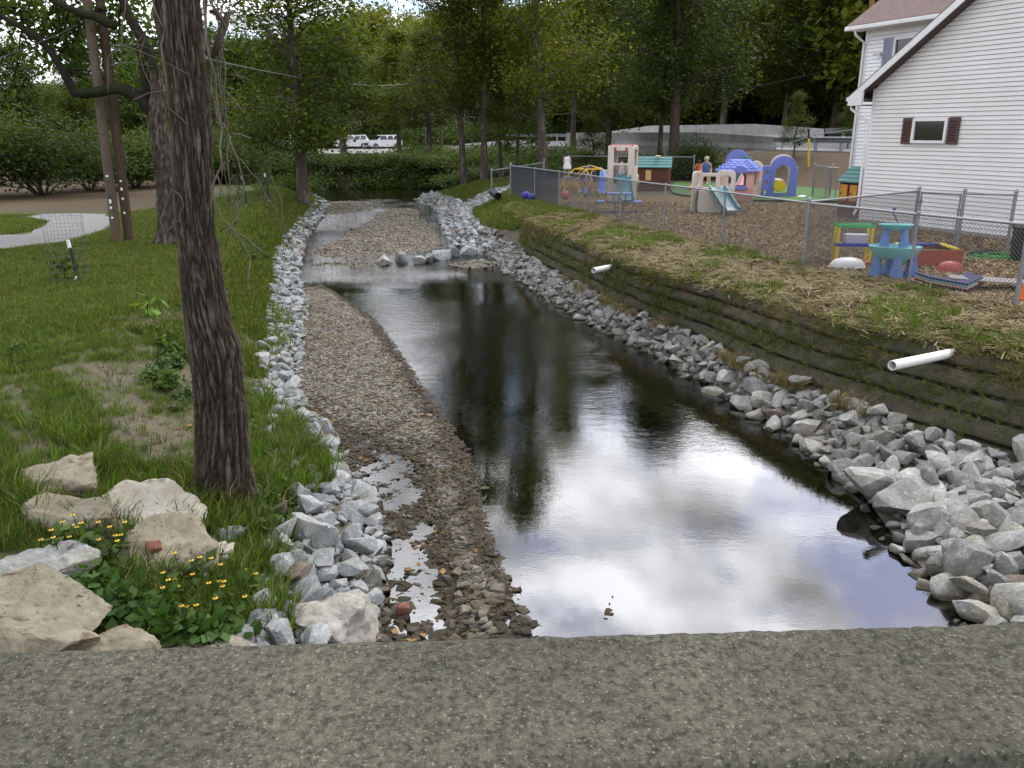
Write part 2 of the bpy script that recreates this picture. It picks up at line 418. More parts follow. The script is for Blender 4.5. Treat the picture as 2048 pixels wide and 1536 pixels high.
# road line
RP = Vector((15.2, 46.0)); RD = Vector((-.35, .937)).normalized(); RN = Vector((RD.y, -RD.x))
def sstep(a, b, x):
    t = np.clip((x - a) / (b - a), 0, 1); return t * t * (3 - 2 * t)
def vnoise(x, y, s, seed=0.0):
    """cheap smooth noise from sines"""
    return (np.sin(x * s * 1.7 + 1.3 + seed) * np.cos(y * s * 1.3 - .7 + seed * 2) + .6 * np.sin(x * s * 3.1 - y * s * 2.3 + seed) + .4 * np.cos(x * s * 5.3 + y * s * 4.7 + seed * 3)
            + .25 * np.sin(x * s * 11.3 - y * s * 9.1 + seed)) / 2.25
def gz(x, y):
    x = np.asarray(x, dtype=float); y = np.asarray(y, dtype=float)
    a, b, c, d, e, f, g, h = (L(y) for L in (A, B, C, D, E_, F_, G, H))
    w = WL(y)
    near = 1 - sstep(11, 15, y)
    lawn = -.2 + .06 * vnoise(x, y, .25)
    zb = np.interp(y, [0, 12, 20, 30, 44], [-1.02, -1.05, -1.05, -.93, -.8])
    bar = (.03 + .045 * sstep(9.3, 11.5, y)) * (1 - sstep(19.5, 21, y))
    pud = (1 - sstep(8.9, 10.2, y))
    ks = [(x * 0 - 400, lawn), (a - 4, lawn), (a, lawn - .08), (a * .55 + b * .45, -.62 + .1 * near), (b, zb),
          (c, w + .06), (c + (d - c) * .12, w + bar * .6 - .035 * pud), (c + (d - c) * .45, w + bar - .055 * pud), (c + (d - c) * .8, w + bar * .9 + .012), (d, w),
          (d + (e - d) * .18, w - .10), (d + (e - d) * .6, w - .24), (e - .05 * (e - d), w - .15), (e, w - .02), (e + (f - e) * .55, w + .2), (f, np.interp(y, [0, 24, 28, 44], [-1.05, -1.05, -.85, -.75])),
          (f + (g - f) * np.interp(y, [0, 24.3, 25.5, 60], [.99, .99, .35, .35]), np.interp(y, [0, 24.3, 25.5, 60], [-1.06, -1.06, -.62, -.55])), (g + .05, -.17 + 0 * x), (g + .35 * (h - g), -.06 + 0 * x), (h, -.02 + 0 * x), (x * 0 + 400, 0 * x)]
    z = np.zeros_like(x) + lawn
    for (x0, z0), (x1, z1) in zip(ks[:-1], ks[1:]):
        m = (x >= x0) & (x <= x1)
        t = np.where(m, (x - x0) / np.maximum(1e-6, x1 - x0), 0)
        z = np.where(m, z0 + (z1 - z0) * t, z)
    # undulation of the left bank and of the stream bed
    onb = (x < b) & (x > a - 3)
    z = z + np.where(onb, .05 * vnoise(x, y, 1.1, 2) * near, 0)
    inb = (x > c) & (x < d) & (y < 21)
    z = z + np.where(inb, .03 * vnoise(x, y, 2.1, 1) + .02 * vnoise(x, y, 5.1, 4), 0)
    # upstream riffle: gravel bars in the shallow channel
    up = (x > c) & (x < e) & (y >= 20.0) & (y < 47)
    ub = w - .075 + .02 * vnoise(x, y, 1.0, 5)
    for (bx, by, rx, ry, hh) in ((-4.3, 28.4, 2.1, 3.4, .20), (-4.6, 33.0, 1.6, 3.2, .17), (-8.4, 40.5, 2.2, 3.6, .20), (-5.0, 37.4, 1.0, 3.0, .17), (-.7, 24.2, 1.3, .8, .16), (-4.6, 24.2, 1.6, .4, .10), (-5.6, 26.5, .8, 1.0, .12)):
        ub = ub + hh * np.exp(-(((x - bx) / rx) ** 2 + ((y - by) / ry) ** 2) * 1.3)
    kb = sstep(20.0, 22.5, y) * (1 - sstep(44, 47, y)) * sstep(0, .4, x - c) * sstep(0, .4, e - x)
    pool = np.clip((x - d) / .8, 0, 1) * (1 - sstep(22.6, 23.6, y)) * sstep(0, 1.0, x + 3.6 - (y - 21) * .5)
    z = np.where(up, z * (1 - kb * (1 - pool)) + ub * kb * (1 - pool), z)
    # far pool, then the far bank rising to the road
    far = sstep(55.5, 57.5, y)
    zf = .1 + .5 * sstep(58, 78, y)
    z = z * (1 - far) + zf * far
    s_ = (x - RP.x) * RN.x + (y - RP.y) * RN.y
    al = (x - RP.x) * RD.x + (y - RP.y) * RD.y
    emb = sstep(-5.2, -.6, s_) * (1 - sstep(3, 9, al)) * (1 - sstep(9, 30, s_))
    z = z * (1 - emb) + 1.42 * emb
    emb2 = sstep(-9, -.8, s_) * sstep(30, 38, al)
    z = z * (1 - emb2) + 1.0 * emb2
    hl = .16 * np.maximum(0, y - 112 + .25 * np.abs(x)) * (1 - sstep(250, 420, y)) * (.35 + .65 * sstep(-70, 30, x))
    z = z + np.minimum(hl, 40)
    z = z + .28 * np.maximum(0, x - 34) * sstep(30, 50, y) * (1 - sstep(90, 140, x)) * sstep(3, 14, s_)
    # camera-side bridge approach stays level
    return z
def gz1(x, y): return float(gz(np.array([x]), np.array([y]))[0])

def build_ground():
    Y = np.concatenate([np.arange(-8, 0, .8), np.arange(0, 12, .16), np.arange(12, 30, .3), np.arange(30, 62, .7), np.arange(62, 130, 4), np.arange(130, 400, 20), np.arange(400, 1001, 100)])
    segs = [(lambda y: y * 0 - 420, lambda y: A(y) - 26, 12), (lambda y: A(y) - 26, lambda y: A(y) - 8, 22), (lambda y: A(y) - 8, A, 30), (A, B, 22), (B, C, 10), (C, D, 18), (D, E_, 26), (E_, F_, 12),
            (F_, G, 8), (G, H, 14), (H, lambda y: H(y) + 8, 22), (lambda y: H(y) + 8, lambda y: H(y) + 26, 20), (lambda y: H(y) + 26, lambda y: y * 0 + 420, 12)]
    cols = []
    for (a, b, n) in segs:
        for i in range(n): cols.append(a(Y) + (b(Y) - a(Y)) * i / n)
    cols.append(Y * 0 + 420)
    X = np.stack(cols, axis=1); YY = np.repeat(Y[:, None], X.shape[1], axis=1)
    Z = gz(X, YY)
    Vv = np.stack([X, YY, Z], axis=2).reshape(-1, 3)
    nr, nc = X.shape
    i = np.arange(nr - 1)[:, None] * nc + np.arange(nc - 1)[None, :]
    Fc = np.stack([i, i + 1, i + nc + 1, i + nc], axis=2).reshape(-1, 4)
    me = mesh_np('ground', Vv, Fc, ground_mat(), smooth=True)
    x, y = Vv[:, 0], Vv[:, 1]
    a, b, c, d, e, f, g, h = (L(y) for L in (A, B, C, D, E_, F_, G, H))
    bed = sstep(-.25, .0, x - c + .1) * (1 - sstep(-.1, .35, x - f)) * (1 - sstep(55, 57, y))
    rip = sstep(-.2, .1, x - b) * (x < f + .3) * (1 - bed)
    straw = sstep(0, .15, x - g + .15) * (y < 40) * (1 - sstep(25.5, 31, y) * .75)
    mulch = sstep(-.12, .1, x - h + .05) * (1 - sstep(33.2, 33.6, y - .0 * x))
    turf_edge = 40
    litter = ((x < a - 3) * sstep(27, 30, y) + sstep(45, 48, y) * (x < -12) + (y > 34) * (x > g) * .75 + (y > 58)).clip(0, 1) * (1 - bed)
    bare = .85 * (.5 + .5 * vnoise(x, y, .9, 3)) * (x < b + .2) * (1 - sstep(12, 16, y)) * sstep(0, 1.5, x - a + 1.5)
    for nm, v in (('m_bed', bed), ('m_straw', straw), ('m_mulch', mulch), ('m_litter', litter), ('m_bare', bare), ('m_rip', rip)):
        at_ = me.attributes.new(nm, 'FLOAT', 'POINT'); at_.data.foreach_set('value', v.astype(np.float32))
    o = obj('ground', me); tag(o, kind='structure')
    return o
def ground_mat():
    m = bpy.data.materials.new('ground'); m.use_nodes = True
    nt = m.node_tree; nd = nt.nodes; ln = nt.links
    b = nd['Principled BSDF']; b.inputs['Roughness'].default_value = 0.9; b.inputs['Specular IOR Level'].default_value = 0.2
    tc = nd.new('ShaderNodeTexCoord'); vec = tc.outputs['Object']
    def noi(s, det=8, rough=.65):
        n = nd.new('ShaderNodeTexNoise'); n.inputs['Scale'].default_value = s; n.inputs['Detail'].default_value = det; n.inputs['Roughness'].default_value = rough
        ln.new(vec, n.inputs['Vector']); return n.outputs[0]
    def ramp(v, stops):
        r = nd.new('ShaderNodeValToRGB')
        while len(r.color_ramp.elements) < len(stops): r.color_ramp.elements.new(.5)
        for e, (p, c) in zip(r.color_ramp.elements, stops): e.position = p; e.color = (*c, 1)
        ln.new(v, r.inputs[0]); return r.outputs[0]
    def mask(nm, nz, amt=.5):
        a = nd.new('ShaderNodeAttribute'); a.attribute_name = nm
        s1 = nd.new('ShaderNodeMath'); s1.operation = 'MULTIPLY_ADD'; ln.new(nz, s1.inputs[0]); s1.inputs[1].default_value = amt; ln.new(a.outputs['Fac'], s1.inputs[2])
        mr = nd.new('ShaderNodeMapRange'); mr.inputs['From Min'].default_value = .35 + amt / 2; mr.inputs['From Max'].default_value = .65 + amt / 2
        ln.new(s1.outputs[0], mr.inputs['Value']); return mr.outputs[0]
    def mix(f, c1, c2):
        x = nd.new('ShaderNodeMix'); x.data_type = 'RGBA'; ln.new(f, x.inputs[0]); ln.new(c1, x.inputs[6]); ln.new(c2, x.inputs[7]); return x.outputs[2]
    nbig = noi(.55, 4); nmid = noi(4, 8); nfine = noi(26, 8, .75); npeb = noi(60, 4, .8)
    grass = ramp(nmid, [(.3, (.042, .052, .016)), (.5, (.068, .080, .026)), (.66, (.13, .112, .062))])
    grass2 = ramp(nfine, [(.3, (.022, .036, .009)), (.7, (.08, .11, .028))])
    h = nd.new('ShaderNodeMix'); h.data_type = 'RGBA'; h.inputs[0].default_value = .45; ln.new(grass, h.inputs[6]); ln.new(grass2, h.inputs[7])
    soil = ramp(nfine, [(.3, (.06, .045, .03)), (.55, (.14, .115, .085)), (.75, (.24, .21, .165))])
    straw = ramp(nfine, [(.25, (.045, .038, .017)), (.5, (.13, .105, .048)), (.75, (.23, .185, .085))])
    mul = ramp(npeb, [(.25, (.038, .025, .012)), (.5, (.145, .095, .042)), (.75, (.27, .19, .095))])
    lit = ramp(nfine, [(.25, (.035, .026, .016)), (.55, (.105, .075, .045)), (.8, (.16, .125, .07))])
    bed = ramp(npeb, [(.25, (.04, .035, .027)), (.5, (.13, .115, .09)), (.75, (.25, .225, .185))])
    col = h.outputs[2]
    col = mix(mask('m_bare', nmid, .9), col, soil)
    col = mix(mask('m_litter', nbig, .5), col, lit)
    col = mix(mask('m_straw', nmid, .7), col, straw)
    col = mix(mask('m_mulch', nmid, .1), col, mul)
    col = mix(mask('m_rip', nmid, .2), col, soil)
    col = mix(mask('m_bed', nmid, .25), col, bed)
    ln.new(col, b.inputs['Base Color'])
    bp = nd.new('ShaderNodeBump'); bp.inputs['Strength'].default_value = .8; bp.inputs['Distance'].default_value = .03
    ln.new(nfine, bp.inputs['Height']); ln.new(bp.outputs[0], b.inputs['Normal'])
    return m
ground = build_ground()

# ------------------------------------------------------------------ water
def water_mat():
    m = bpy.data.materials.new('water'); m.use_nodes = True
    nt = m.node_tree; nd = nt.nodes; ln = nt.links; nd.clear()
    out = nd.new('ShaderNodeOutputMaterial')
    tr = nd.new('ShaderNodeBsdfTransparent'); tr.inputs[0].default_value = (.42, .41, .31, 1)
    gl = nd.new('ShaderNodeBsdfGlossy'); gl.inputs['Roughness'].default_value = .004; gl.inputs[0].default_value = (1, 1, 1, 1)
    fr = nd.new('ShaderNodeFresnel'); fr.inputs['IOR'].default_value = 2.05
    mx = nd.new('ShaderNodeMixShader')
    tc = nd.new('ShaderNodeTexCoord')
    def noi(s, det, stretch):
        mp = nd.new('ShaderNodeMapping'); mp.inputs['Scale'].default_value = stretch; ln.new(tc.outputs['Object'], mp.inputs[0])
        n = nd.new('ShaderNodeTexNoise'); n.inputs['Scale'].default_value = s; n.inputs['Detail'].default_value = det; n.inputs['Roughness'].default_value = .55
        ln.new(mp.outputs[0], n.inputs['Vector']); return n.outputs[0]
    n1 = noi(4.0, 2, (.9, 1.6, 1)); n2 = noi(24, 2, (.8, 1.7, 1)); n3 = noi(.45, 2, (1, 1, 1))
    at_ = nd.new('ShaderNodeAttribute'); at_.attribute_name = 'chop'
    mr = nd.new('ShaderNodeMapRange'); mr.inputs['From Min'].default_value = .38; mr.inputs['From Max'].default_value = .62; mr.inputs['To Min'].default_value = .45; mr.inputs['To Max'].default_value = 1.25
    ln.new(n3, mr.inputs['Value'])
    ad = nd.new('ShaderNodeMath'); ad.operation = 'MULTIPLY_ADD'; ln.new(n2, ad.inputs[0]); ad.inputs[1].default_value = .5; ln.new(n1, ad.inputs[2])
    st = nd.new('ShaderNodeMath'); st.operation = 'MULTIPLY'; ln.new(at_.outputs['Fac'], st.inputs[0]); ln.new(mr.outputs[0], st.inputs[1])
    bp = nd.new('ShaderNodeBump'); bp.inputs['Distance'].default_value = .10
    ln.new(st.outputs[0], bp.inputs['Strength']); ln.new(ad.outputs[0], bp.inputs['Height'])
    ln.new(bp.outputs[0], gl.inputs['Normal']); ln.new(bp.outputs[0], fr.inputs['Normal'])
    ln.new(fr.outputs[0], mx.inputs[0]); ln.new(tr.outputs[0], mx.inputs[1]); ln.new(gl.outputs[0], mx.inputs[2])
    # broken white water where the stream runs fast
    fo = nd.new('ShaderNodeBsdfDiffuse'); fo.inputs[0].default_value = (.62, .64, .64, 1)
    nf = noi(16, 6, (1.4, .6, 1))
    am = nd.new('ShaderNodeMath'); am.operation = 'MULTIPLY_ADD'; ln.new(at_.outputs['Fac'], am.inputs[0]); am.inputs[1].default_value = .36; ln.new(nf, am.inputs[2])
    fm = nd.new('ShaderNodeMapRange'); fm.inputs['From Min'].default_value = .72; fm.inputs['From Max'].default_value = 1.0; fm.inputs['To Max'].default_value = .5
    ln.new(am.outputs[0], fm.inputs['Value'])
    m2 = nd.new('ShaderNodeMixShader'); ln.new(fm.outputs[0], m2.inputs[0]); ln.new(mx.outputs[0], m2.inputs[1]); ln.new(fo.outputs[0], m2.inputs[2])
    ln.new(m2.outputs[0], out.inputs[0])
    return m
def build_water():
    Y = np.concatenate([np.arange(-8, 30, .5), np.arange(30, 60, 1.0)])
    rows = []; n = 24
    for y in Y:
        x0, x1 = float(C(y)) - .35, float(E_(y)) + .35
        rows.append(np.stack([np.linspace(x0, x1, n), np.full(n, y), np.full(n, float(WL(y)))], axis=1))
    Vv = np.concatenate(rows)
    i = np.arange(len(Y) - 1)[:, None] * n + np.arange(n - 1)[None, :]
    Fc = np.stack([i, i + 1, i + n + 1, i + n], axis=2).reshape(-1, 4)
    me = mesh_np('stream_water', Vv, Fc, water_mat(), smooth=True)
    x, y = Vv[:, 0], Vv[:, 1]
    calm = np.interp(y, [0, 6, 8.5, 11, 15, 18, 21, 22.6, 24, 42, 46, 60], [.002, .004, .009, .034, .07, .06, .015, .2, .8, .8, .03, .02])
    left = sstep(-2.2, -4.6, x - (y - 21) * .3) * sstep(19.5, 21, y) * (1 - sstep(43, 46, y))
    fast = np.maximum(.85 * np.exp(-((x - C(y) - .9) / .9) ** 2) * sstep(20.5, 22, y) * (1 - sstep(29, 34, y)), .9 * np.exp(-(((x + 6.3 - (y - 36) * -.35) / 1.3) ** 2)) * sstep(30, 35, y) * (1 - sstep(42, 45, y)))
    fast = np.maximum(fast, .75 * np.exp(-((y - 22.3 - .25 * (x + 3)) / .9) ** 2) * (x < -1.2))
    chop = np.maximum(np.minimum(calm, .22), fast) + 0 * left
    bar = (x < D(y)) * (y < 12)
    chop = np.where(bar, .01, chop)
    a = me.attributes.new('chop', 'FLOAT', 'POINT'); a.data.foreach_set('value', chop.astype(np.float32))
    return tag(obj('stream_water', me), kind='structure')
water = build_water()
# ------------------------------------------------------------------ stones
def rock_mesh(seed, flat=.7, npt=15, rough=.16, name='stone', m=None):
    r = np.random.default_rng(seed)
    bm = bmesh.new()
    ax = np.array([1.0, r.uniform(.6, .95), r.uniform(.45, .8) * flat / .7])
    for _ in range(npt):
        v = r.normal(size=3); v /= np.linalg.norm(v)
        # push towards a box so that faces stay broad, like blasted quarry stone
        v = np.sign(v) * np.abs(v) ** .65; v /= np.max(np.abs(v)) ** .55
        v = v * ax * r.uniform(1 - rough * 2, 1.0) * .5
        bm.verts.new(v)
    ret = bmesh.ops.convex_hull(bm, input=list(bm.verts))
    junk = [v for v in bm.verts if not v.link_faces]
    if junk: bmesh.ops.delete(bm, geom=junk, context='VERTS')
    bmesh.ops.dissolve_limit(bm, angle_limit=R(9), verts=bm.verts, edges=bm.edges)
    bmesh.ops.bevel(bm, geom=list(bm.edges), offset=.022 if flat > .5 else .03, segments=1, affect='EDGES')
    me = bpy.data.meshes.new(name)
    bm.to_mesh(me); bm.free()
    me.materials.append(m)
    return me
def rock_hi(seed, m):
    """finer broken stone for the nearest pieces: sphere cut by planes, chipped edges"""
    r = np.random.default_rng(seed); bm = bmesh.new(); bmesh.ops.create_icosphere(bm, subdivisions=3, radius=1.0)
    ax = Vector((.5, r.uniform(.32, .46), r.uniform(.26, .40)))
    pl = []
    for _ in range(11):
        q = Vector(r.normal(size=3)).normalized(); pl.append((q, r.uniform(.5, .85)))
    sd_ = Vector((seed * 1.7, seed * .9, 0))
    for v in bm.verts:
        c = v.co.normalized() * 1.25
        for q, d in pl:
            e = c.dot(q) - d
            if e > 0: c = c - q * e * .97
        n = mnoise.fractal(c * 2.4 + sd_, .8, 2.0, 4) * .045 - max(0, mnoise.noise(c * 3.3 + sd_) - .3) * .12
        c = c * (1 + n); v.co = Vector((c.x * ax.x, c.y * ax.y, c.z * ax.z)) * .98
    bmesh.ops.dissolve_limit(bm, angle_limit=R(5), verts=bm.verts, edges=bm.edges)
    bmesh.ops.triangulate(bm, faces=bm.faces)
    me = bpy.data.meshes.new('stone'); bm.to_mesh(me); bm.free(); me.materials.append(m)
    me.polygons.foreach_set('use_smooth', np.ones(len(me.polygons), dtype=bool)); me.set_sharp_from_angle(angle=R(24))
    return me
def stone_mat(name, c1, c2, c3, rv=.28, scale=5):
    m = mat(name, c1, .8, c2, scale, .38, .62, bump=1.0, bscale=16, c3=c3, s3=13, t3=(.55, .72), randv=rv, spec=.3)
    nt = m.node_tree; nd = nt.nodes; ln = nt.links; b = nd['Principled BSDF']
    old = b.inputs['Base Color'].links[0].from_socket
    ge = nd.new('ShaderNodeNewGeometry'); sp = nd.new('ShaderNodeSeparateXYZ'); ln.new(ge.outputs['Position'], sp.inputs[0])
    # wet, silty band just above the water line of the pool, and olive silt stains
    wt = nd.new('ShaderNodeMapRange'); wt.inputs['From Min'].default_value = -1.33; wt.inputs['From Max'].default_value = -1.37; ln.new(sp.outputs[2], wt.inputs['Value'])
    mx = nd.new('ShaderNodeMix'); mx.data_type = 'RGBA'; mx.blend_type = 'MULTIPLY'; ln.new(wt.outputs[0], mx.inputs[0]); ln.new(old, mx.inputs[6]); mx.inputs[7].default_value = (.36, .33, .26, 1)
    n = nd.new('ShaderNodeTexNoise'); n.inputs['Scale'].default_value = 1.7; n.inputs['Detail'].default_value = 5; ln.new(ge.outputs['Position'], n.inputs['Vector'])
    si = nd.new('ShaderNodeMapRange'); si.inputs['From Min'].default_value = .52; si.inputs['From Max'].default_value = .68; si.inputs['To Max'].default_value = .75; ln.new(n.outputs[0], si.inputs['Value'])
    m3 = nd.new('ShaderNodeMix'); m3.data_type = 'RGBA'; m3.blend_type = 'MULTIPLY'; ln.new(si.outputs[0], m3.inputs[0]); ln.new(mx.outputs[2], m3.inputs[6]); m3.inputs[7].default_value = (.80, .72, .56, 1)
    ln.new(m3.outputs[2], b.inputs['Base Color'])
    return m
M_ROCK = stone_mat('limestone', (.195, .205, .205), (.30, .31, .305), (.47, .48, .465), rv=.42)
M_ROCK_R = stone_mat('limestone_right', (.20, .20, .185), (.32, .32, .30), (.46, .46, .43), rv=.4)
M_ROCK_B = stone_mat('brown_stone', (.12, .095, .08), (.20, .165, .13), (.26, .22, .18))
M_COB = stone_mat('cobble', (.125, .113, .088), (.22, .20, .155), (.34, .315, .255), rv=.5, scale=9)
M_SAND = mat('sandstone', (.215, .187, .130), .88, (.31, .282, .212), 3.5, .35, .65, bump=1.0, bscale=26, c3=(.16, .11, .07), s3=5, t3=(.58, .68), spec=.2)
ROCKS = [rock_mesh(100 + i, npt=11 + i % 7, m=M_ROCK) for i in range(16)]
ROCKS_R = []
for me in ROCKS:
    q = me.copy(); q.materials.clear(); q.materials.append(M_ROCK_R); ROCKS_R.append(q)
HI_L = [rock_hi(700 + i, M_ROCK) for i in range(14)]; HI_R = [rock_hi(740 + i, M_ROCK_R) for i in range(14)]; HI_B = [rock_hi(780 + i, M_ROCK_B) for i in range(3)]
ROCKS_B = []
for me in ROCKS[:4]:
    q = me.copy(); q.materials.clear(); q.materials.append(M_ROCK_B); ROCKS_B.append(q)

def darts(region, n, size, sep, seed, y0, y1, bias=1.0):
    """region(y)->(x0,x1); spread points by throwing darts; size(x,y,r)"""
    r = np.random.default_rng(seed)
    P = np.zeros((0, 3))
    out = []
    ylist = y0 + (y1 - y0) * r.random(n) ** bias
    for y in ylist:
        x0, x1 = region(y)
        x = r.uniform(x0, x1)
        s = size(x, y, r)
        if len(out):
            q = P[:len(out)]
            d = np.hypot(q[:, 0] - x, q[:, 1] - y)
            if np.any(d < (q[:, 2] + s) * .5 * sep): continue
        if len(out) >= len(P): P = np.vstack([P, np.zeros((200, 3))])
        P[len(out)] = (x, y, s); out.append((x, y, s))
    return np.array(out)

def lay_riprap(name, label, groups, meshes, seed, limit=300, extra=(), hi=None):
    r = np.random.default_rng(seed)
    L = []
    for g_, lift in groups:
        for x, y, s in g_:
            z = gz1(x, y) + s * (.10 + lift)
            L.append((x, y, z, s))
    L += list(extra)
    L.sort(key=lambda q: -q[3] * pxsize(q))
    root = empty(name, (L[0][0], L[0][1], gz1(L[0][0], L[0][1])), 0, label, 'riprap')
    base = Vector(root.location)
    VV, FF = [], []
    n0 = 0
    for i, (x, y, z, s) in enumerate(L):
        me = meshes[r.integers(len(meshes))]
        if r.random() < .05 and s < .5: me = ROCKS_B[r.integers(len(ROCKS_B))]
        if i < 190 and hi is not None: me = HI_B[i % 3] if me.materials[0] is M_ROCK_B else hi[r.integers(len(hi))]
        rot = (r.normal() * .35, r.normal() * .35, r.uniform(0, 2 * PI))
        sc3 = (s * 1.16 * r.uniform(.9, 1.25), s * 1.12 * r.uniform(.85, 1.1), s * 1.05 * r.uniform(.8, 1.1))
        if i < limit:
            obj('stone', me, root, Vector((x, y, z)) - base, rot, sc3)
        else:
            if me.materials[0] is M_ROCK_B: me = meshes[0]
            from mathutils import Euler
            M = Matrix.Translation((x, y, z)) @ Euler(rot).to_matrix().to_4x4() @ Matrix.Diagonal((*sc3, 1))
            bm = bmesh.new(); bm.from_mesh(me); bm.transform(M)
            bm.verts.index_update()
            VV += [tuple(v.co - base) for v in bm.verts]; FF += [tuple(v.index + n0 for v in f.verts) for f in bm.faces]
            n0 = len(VV); bm.free()
    if VV:
        me = bpy.data.meshes.new('small_stones'); me.from_pydata(VV, [], FF); me.materials.append(meshes[0].materials[0]); me.update()
        tag(obj('small_stones', me, root), kind='stuff')
    return root

# right bank of the pool, from the bridge to the far bend
szR = lambda x, y, r: np.interp(y, [5, 9, 13, 20], [.29, .28, .26, .25]) * r.uniform(.5, 1.35)
gR = darts(lambda y: (E_(y) + np.interp(y, [7, 10], [.10, -.10]), F_(y) + .10), 3800, szR, .62, 11, 5.2, 26)
gR2 = darts(lambda y: (E_(y) + .12, F_(y) + .02), 900, lambda x, y, r: szR(x, y, r) * .8, .8, 12, 5.2, 26)
gRs = darts(lambda y: (E_(y) - .22, F_(y) + .1), 1800, lambda x, y, r: r.uniform(.10, .18), .8, 13, 5.2, 22)
# far part of the right bank, the branch up to the black culvert
gF = darts(lambda y: (E_(y) - .1, F_(y) + .1), 2600, lambda x, y, r: r.uniform(.17, .34), .6, 14, 26, 45.5)
p0, p1 = at(925, 430, -.85), at(988, 388, -.3)
br = []
rr = np.random.default_rng(15)
for k in range(300):
    t = rr.random(); w_ = .55 + .5 * t
    q = p0.lerp(p1, t)
    br.append((q.x + rr.uniform(-1, 1) * w_, q.y + rr.normal() * .5, rr.uniform(.18, .33)))
xr = []
for (px, py, s_) in ((1760, 972, .62), (1800, 1002, .5), (1852, 1032, .52), (1925, 1048, .46), (1960, 1012, .5), (1930, 1130, .52), (1990, 1090, .5), (2030, 1190, .45), (1940, 950, .5), (2020, 980, .42), (1830, 968, .5), (1985, 920, .45), (1735, 905, .42), (1890, 1000, .4), (2035, 1060, .42)):
    p = at(px, py, -1.22); xr.append((p.x, p.y, p.z, s_))
lay_riprap('riprap', 'loose grey quarry stones piled between the pool and the dark soil wall', [(gR, .08), (gR2, .38), (gRs, .08)], ROCKS_R, 21, extra=xr, hi=HI_R)
lay_riprap('riprap', 'pale stone lining of the far right bank with a branch up to the black culvert', [(gF, .12), (np.array(br), .18)], ROCKS, 22)
# left bank
szL = lambda x, y, r: np.interp(y, [4.5, 7, 10, 16, 40], [.27, .24, .21, .22, .28]) * r.uniform(.5, 1.35)
gL = darts(lambda y: (B(y) + .04, C(y) + .04), 4200, szL, .62, 31, 4.6, 24)
gL2 = darts(lambda y: (B(y) + .1, C(y) - .05), 900, lambda x, y, r: szL(x, y, r) * .85, .8, 32, 4.6, 24)
gLs = darts(lambda y: (B(y) - .06, C(y) + .12), 1500, lambda x, y, r: r.uniform(.07, .14), .8, 33, 4.6, 20)
gLf = darts(lambda y: (B(y) + .0, C(y) + .08), 1400, lambda x, y, r: r.uniform(.18, .36), .6, 34, 24, 43.5)
lay_riprap('riprap', 'light grey broken stones edging the left side of the gravel bar by the big trunk', [(gL, .06), (gL2, .36), (gLs, .08)], ROCKS, 23, hi=HI_L)
lay_riprap('riprap', 'thin pale line of stones along the far left bank beside the riffle', [(gLf, .12)], ROCKS, 24, limit=300)
# rock vane that crosses the channel at the head of the pool
vroot = None
vx = [(770, 522, .42), (800, 519, .52), (838, 521, .34), (858, 518, .40), (880, 514, .55), (905, 508, .5), (932, 505, .62), (955, 498, .5), (975, 502, .55), (1000, 505, .5), (1018, 512, .45), (1035, 520, .45), (930, 495, .4)]
vroot = empty('rock_vane', at(880, 520, -1.3), 0, 'row of pale stones crossing the stream at the head of the pool', 'stones')
for i, (x, y, s) in enumerate(vx):
    p = at(x, y, -1.25) - vroot.location
    obj('stone', ROCKS[(i * 5) % 16], vroot, p, (random.gauss(0, .2), random.gauss(0, .2), random.uniform(0, 6)), (s * 1.3, s * 1.2, s * 1.5))

# ------------------------------------------------------------------ sandstone boulders at the lower left
def boulder_mesh(seed, dims, m, cuts=2):
    r = np.random.default_rng(seed)
    bm = bmesh.new()
    bmesh.ops.create_icosphere(bm, subdivisions=5, radius=1.0)
    ax = Vector(dims) / 2
    pl = []
    for _ in range(13):
        q = Vector(r.normal(size=3)); q.z *= .8; q.normalize(); pl.append((q, r.uniform(.58, .86)))
    pl.append((Vector((r.normal() * .12, r.normal() * .12, 1)).normalized(), .55))
    for v in bm.verts:
        c = v.co.normalized() * 1.12
        for q, d in pl:                                   # broken faces
            e = c.dot(q) - d
            if e > 0: c = c - q * e * .93
        w = Vector((c.x * ax.x, c.y * ax.y, c.z * ax.z)) * 1.15
        s_ = Vector((seed * 3.1, seed, 0))
        n = mnoise.fractal(w * 5 + s_, .7, 2.1, 6) * .030 + abs(mnoise.noise(w * 3.2 + s_)) * -.05
        lay = math.sin(w.z * 55 + w.x * 9 + 3 * mnoise.noise(w * 3 + s_))       # bedding layers
        v.co = w + v.co.normalized() * (n + (lay > .4) * .006)
    me = bpy.data.meshes.new('boulder'); bm.to_mesh(me); bm.free(); me.materials.append(m)
    me.polygons.foreach_set('use_smooth', np.ones(len(me.polygons), dtype=bool)); me.set_sharp_from_angle(angle=R(32))
    return me
M_SAND2 = mat('sandstone_pale', (.38, .345, .27), .88, (.48, .45, .375), 3, .4, .6, bump=1.0, bscale=24, c3=(.27, .22, .15), s3=4, t3=(.6, .7), spec=.2)
M_CONG = mat('conglomerate', (.205, .178, .122), .9, (.295, .268, .20), 8, .35, .65, bump=1.0, bscale=16, c3=(.12, .10, .07), s3=22, t3=(.58, .66), spec=.15)
def boulder(px, z, dims, rz, tilt, m, seed, label):
    p = at(px[0], px[1], z)
    for _ in range(6): p = at(px[0], px[1], gz1(p.x, p.y) + dims[2] * .22)
    o = obj('boulder', boulder_mesh(seed, dims, m), None, p, (tilt[0], tilt[1], rz))
    return tag(o, label, 'boulder')
boulder((292, 1012), -.72, (.78, .84, .36), .3, (.32, .22), M_SAND2, 1, 'big smooth cream sandstone slab lying left of the large trunk')
boulder((128, 968), -.66, (.72, .58, .40), -.2, (.25, .1), M_SAND, 2, 'tan angular boulder with a dry twig across it')
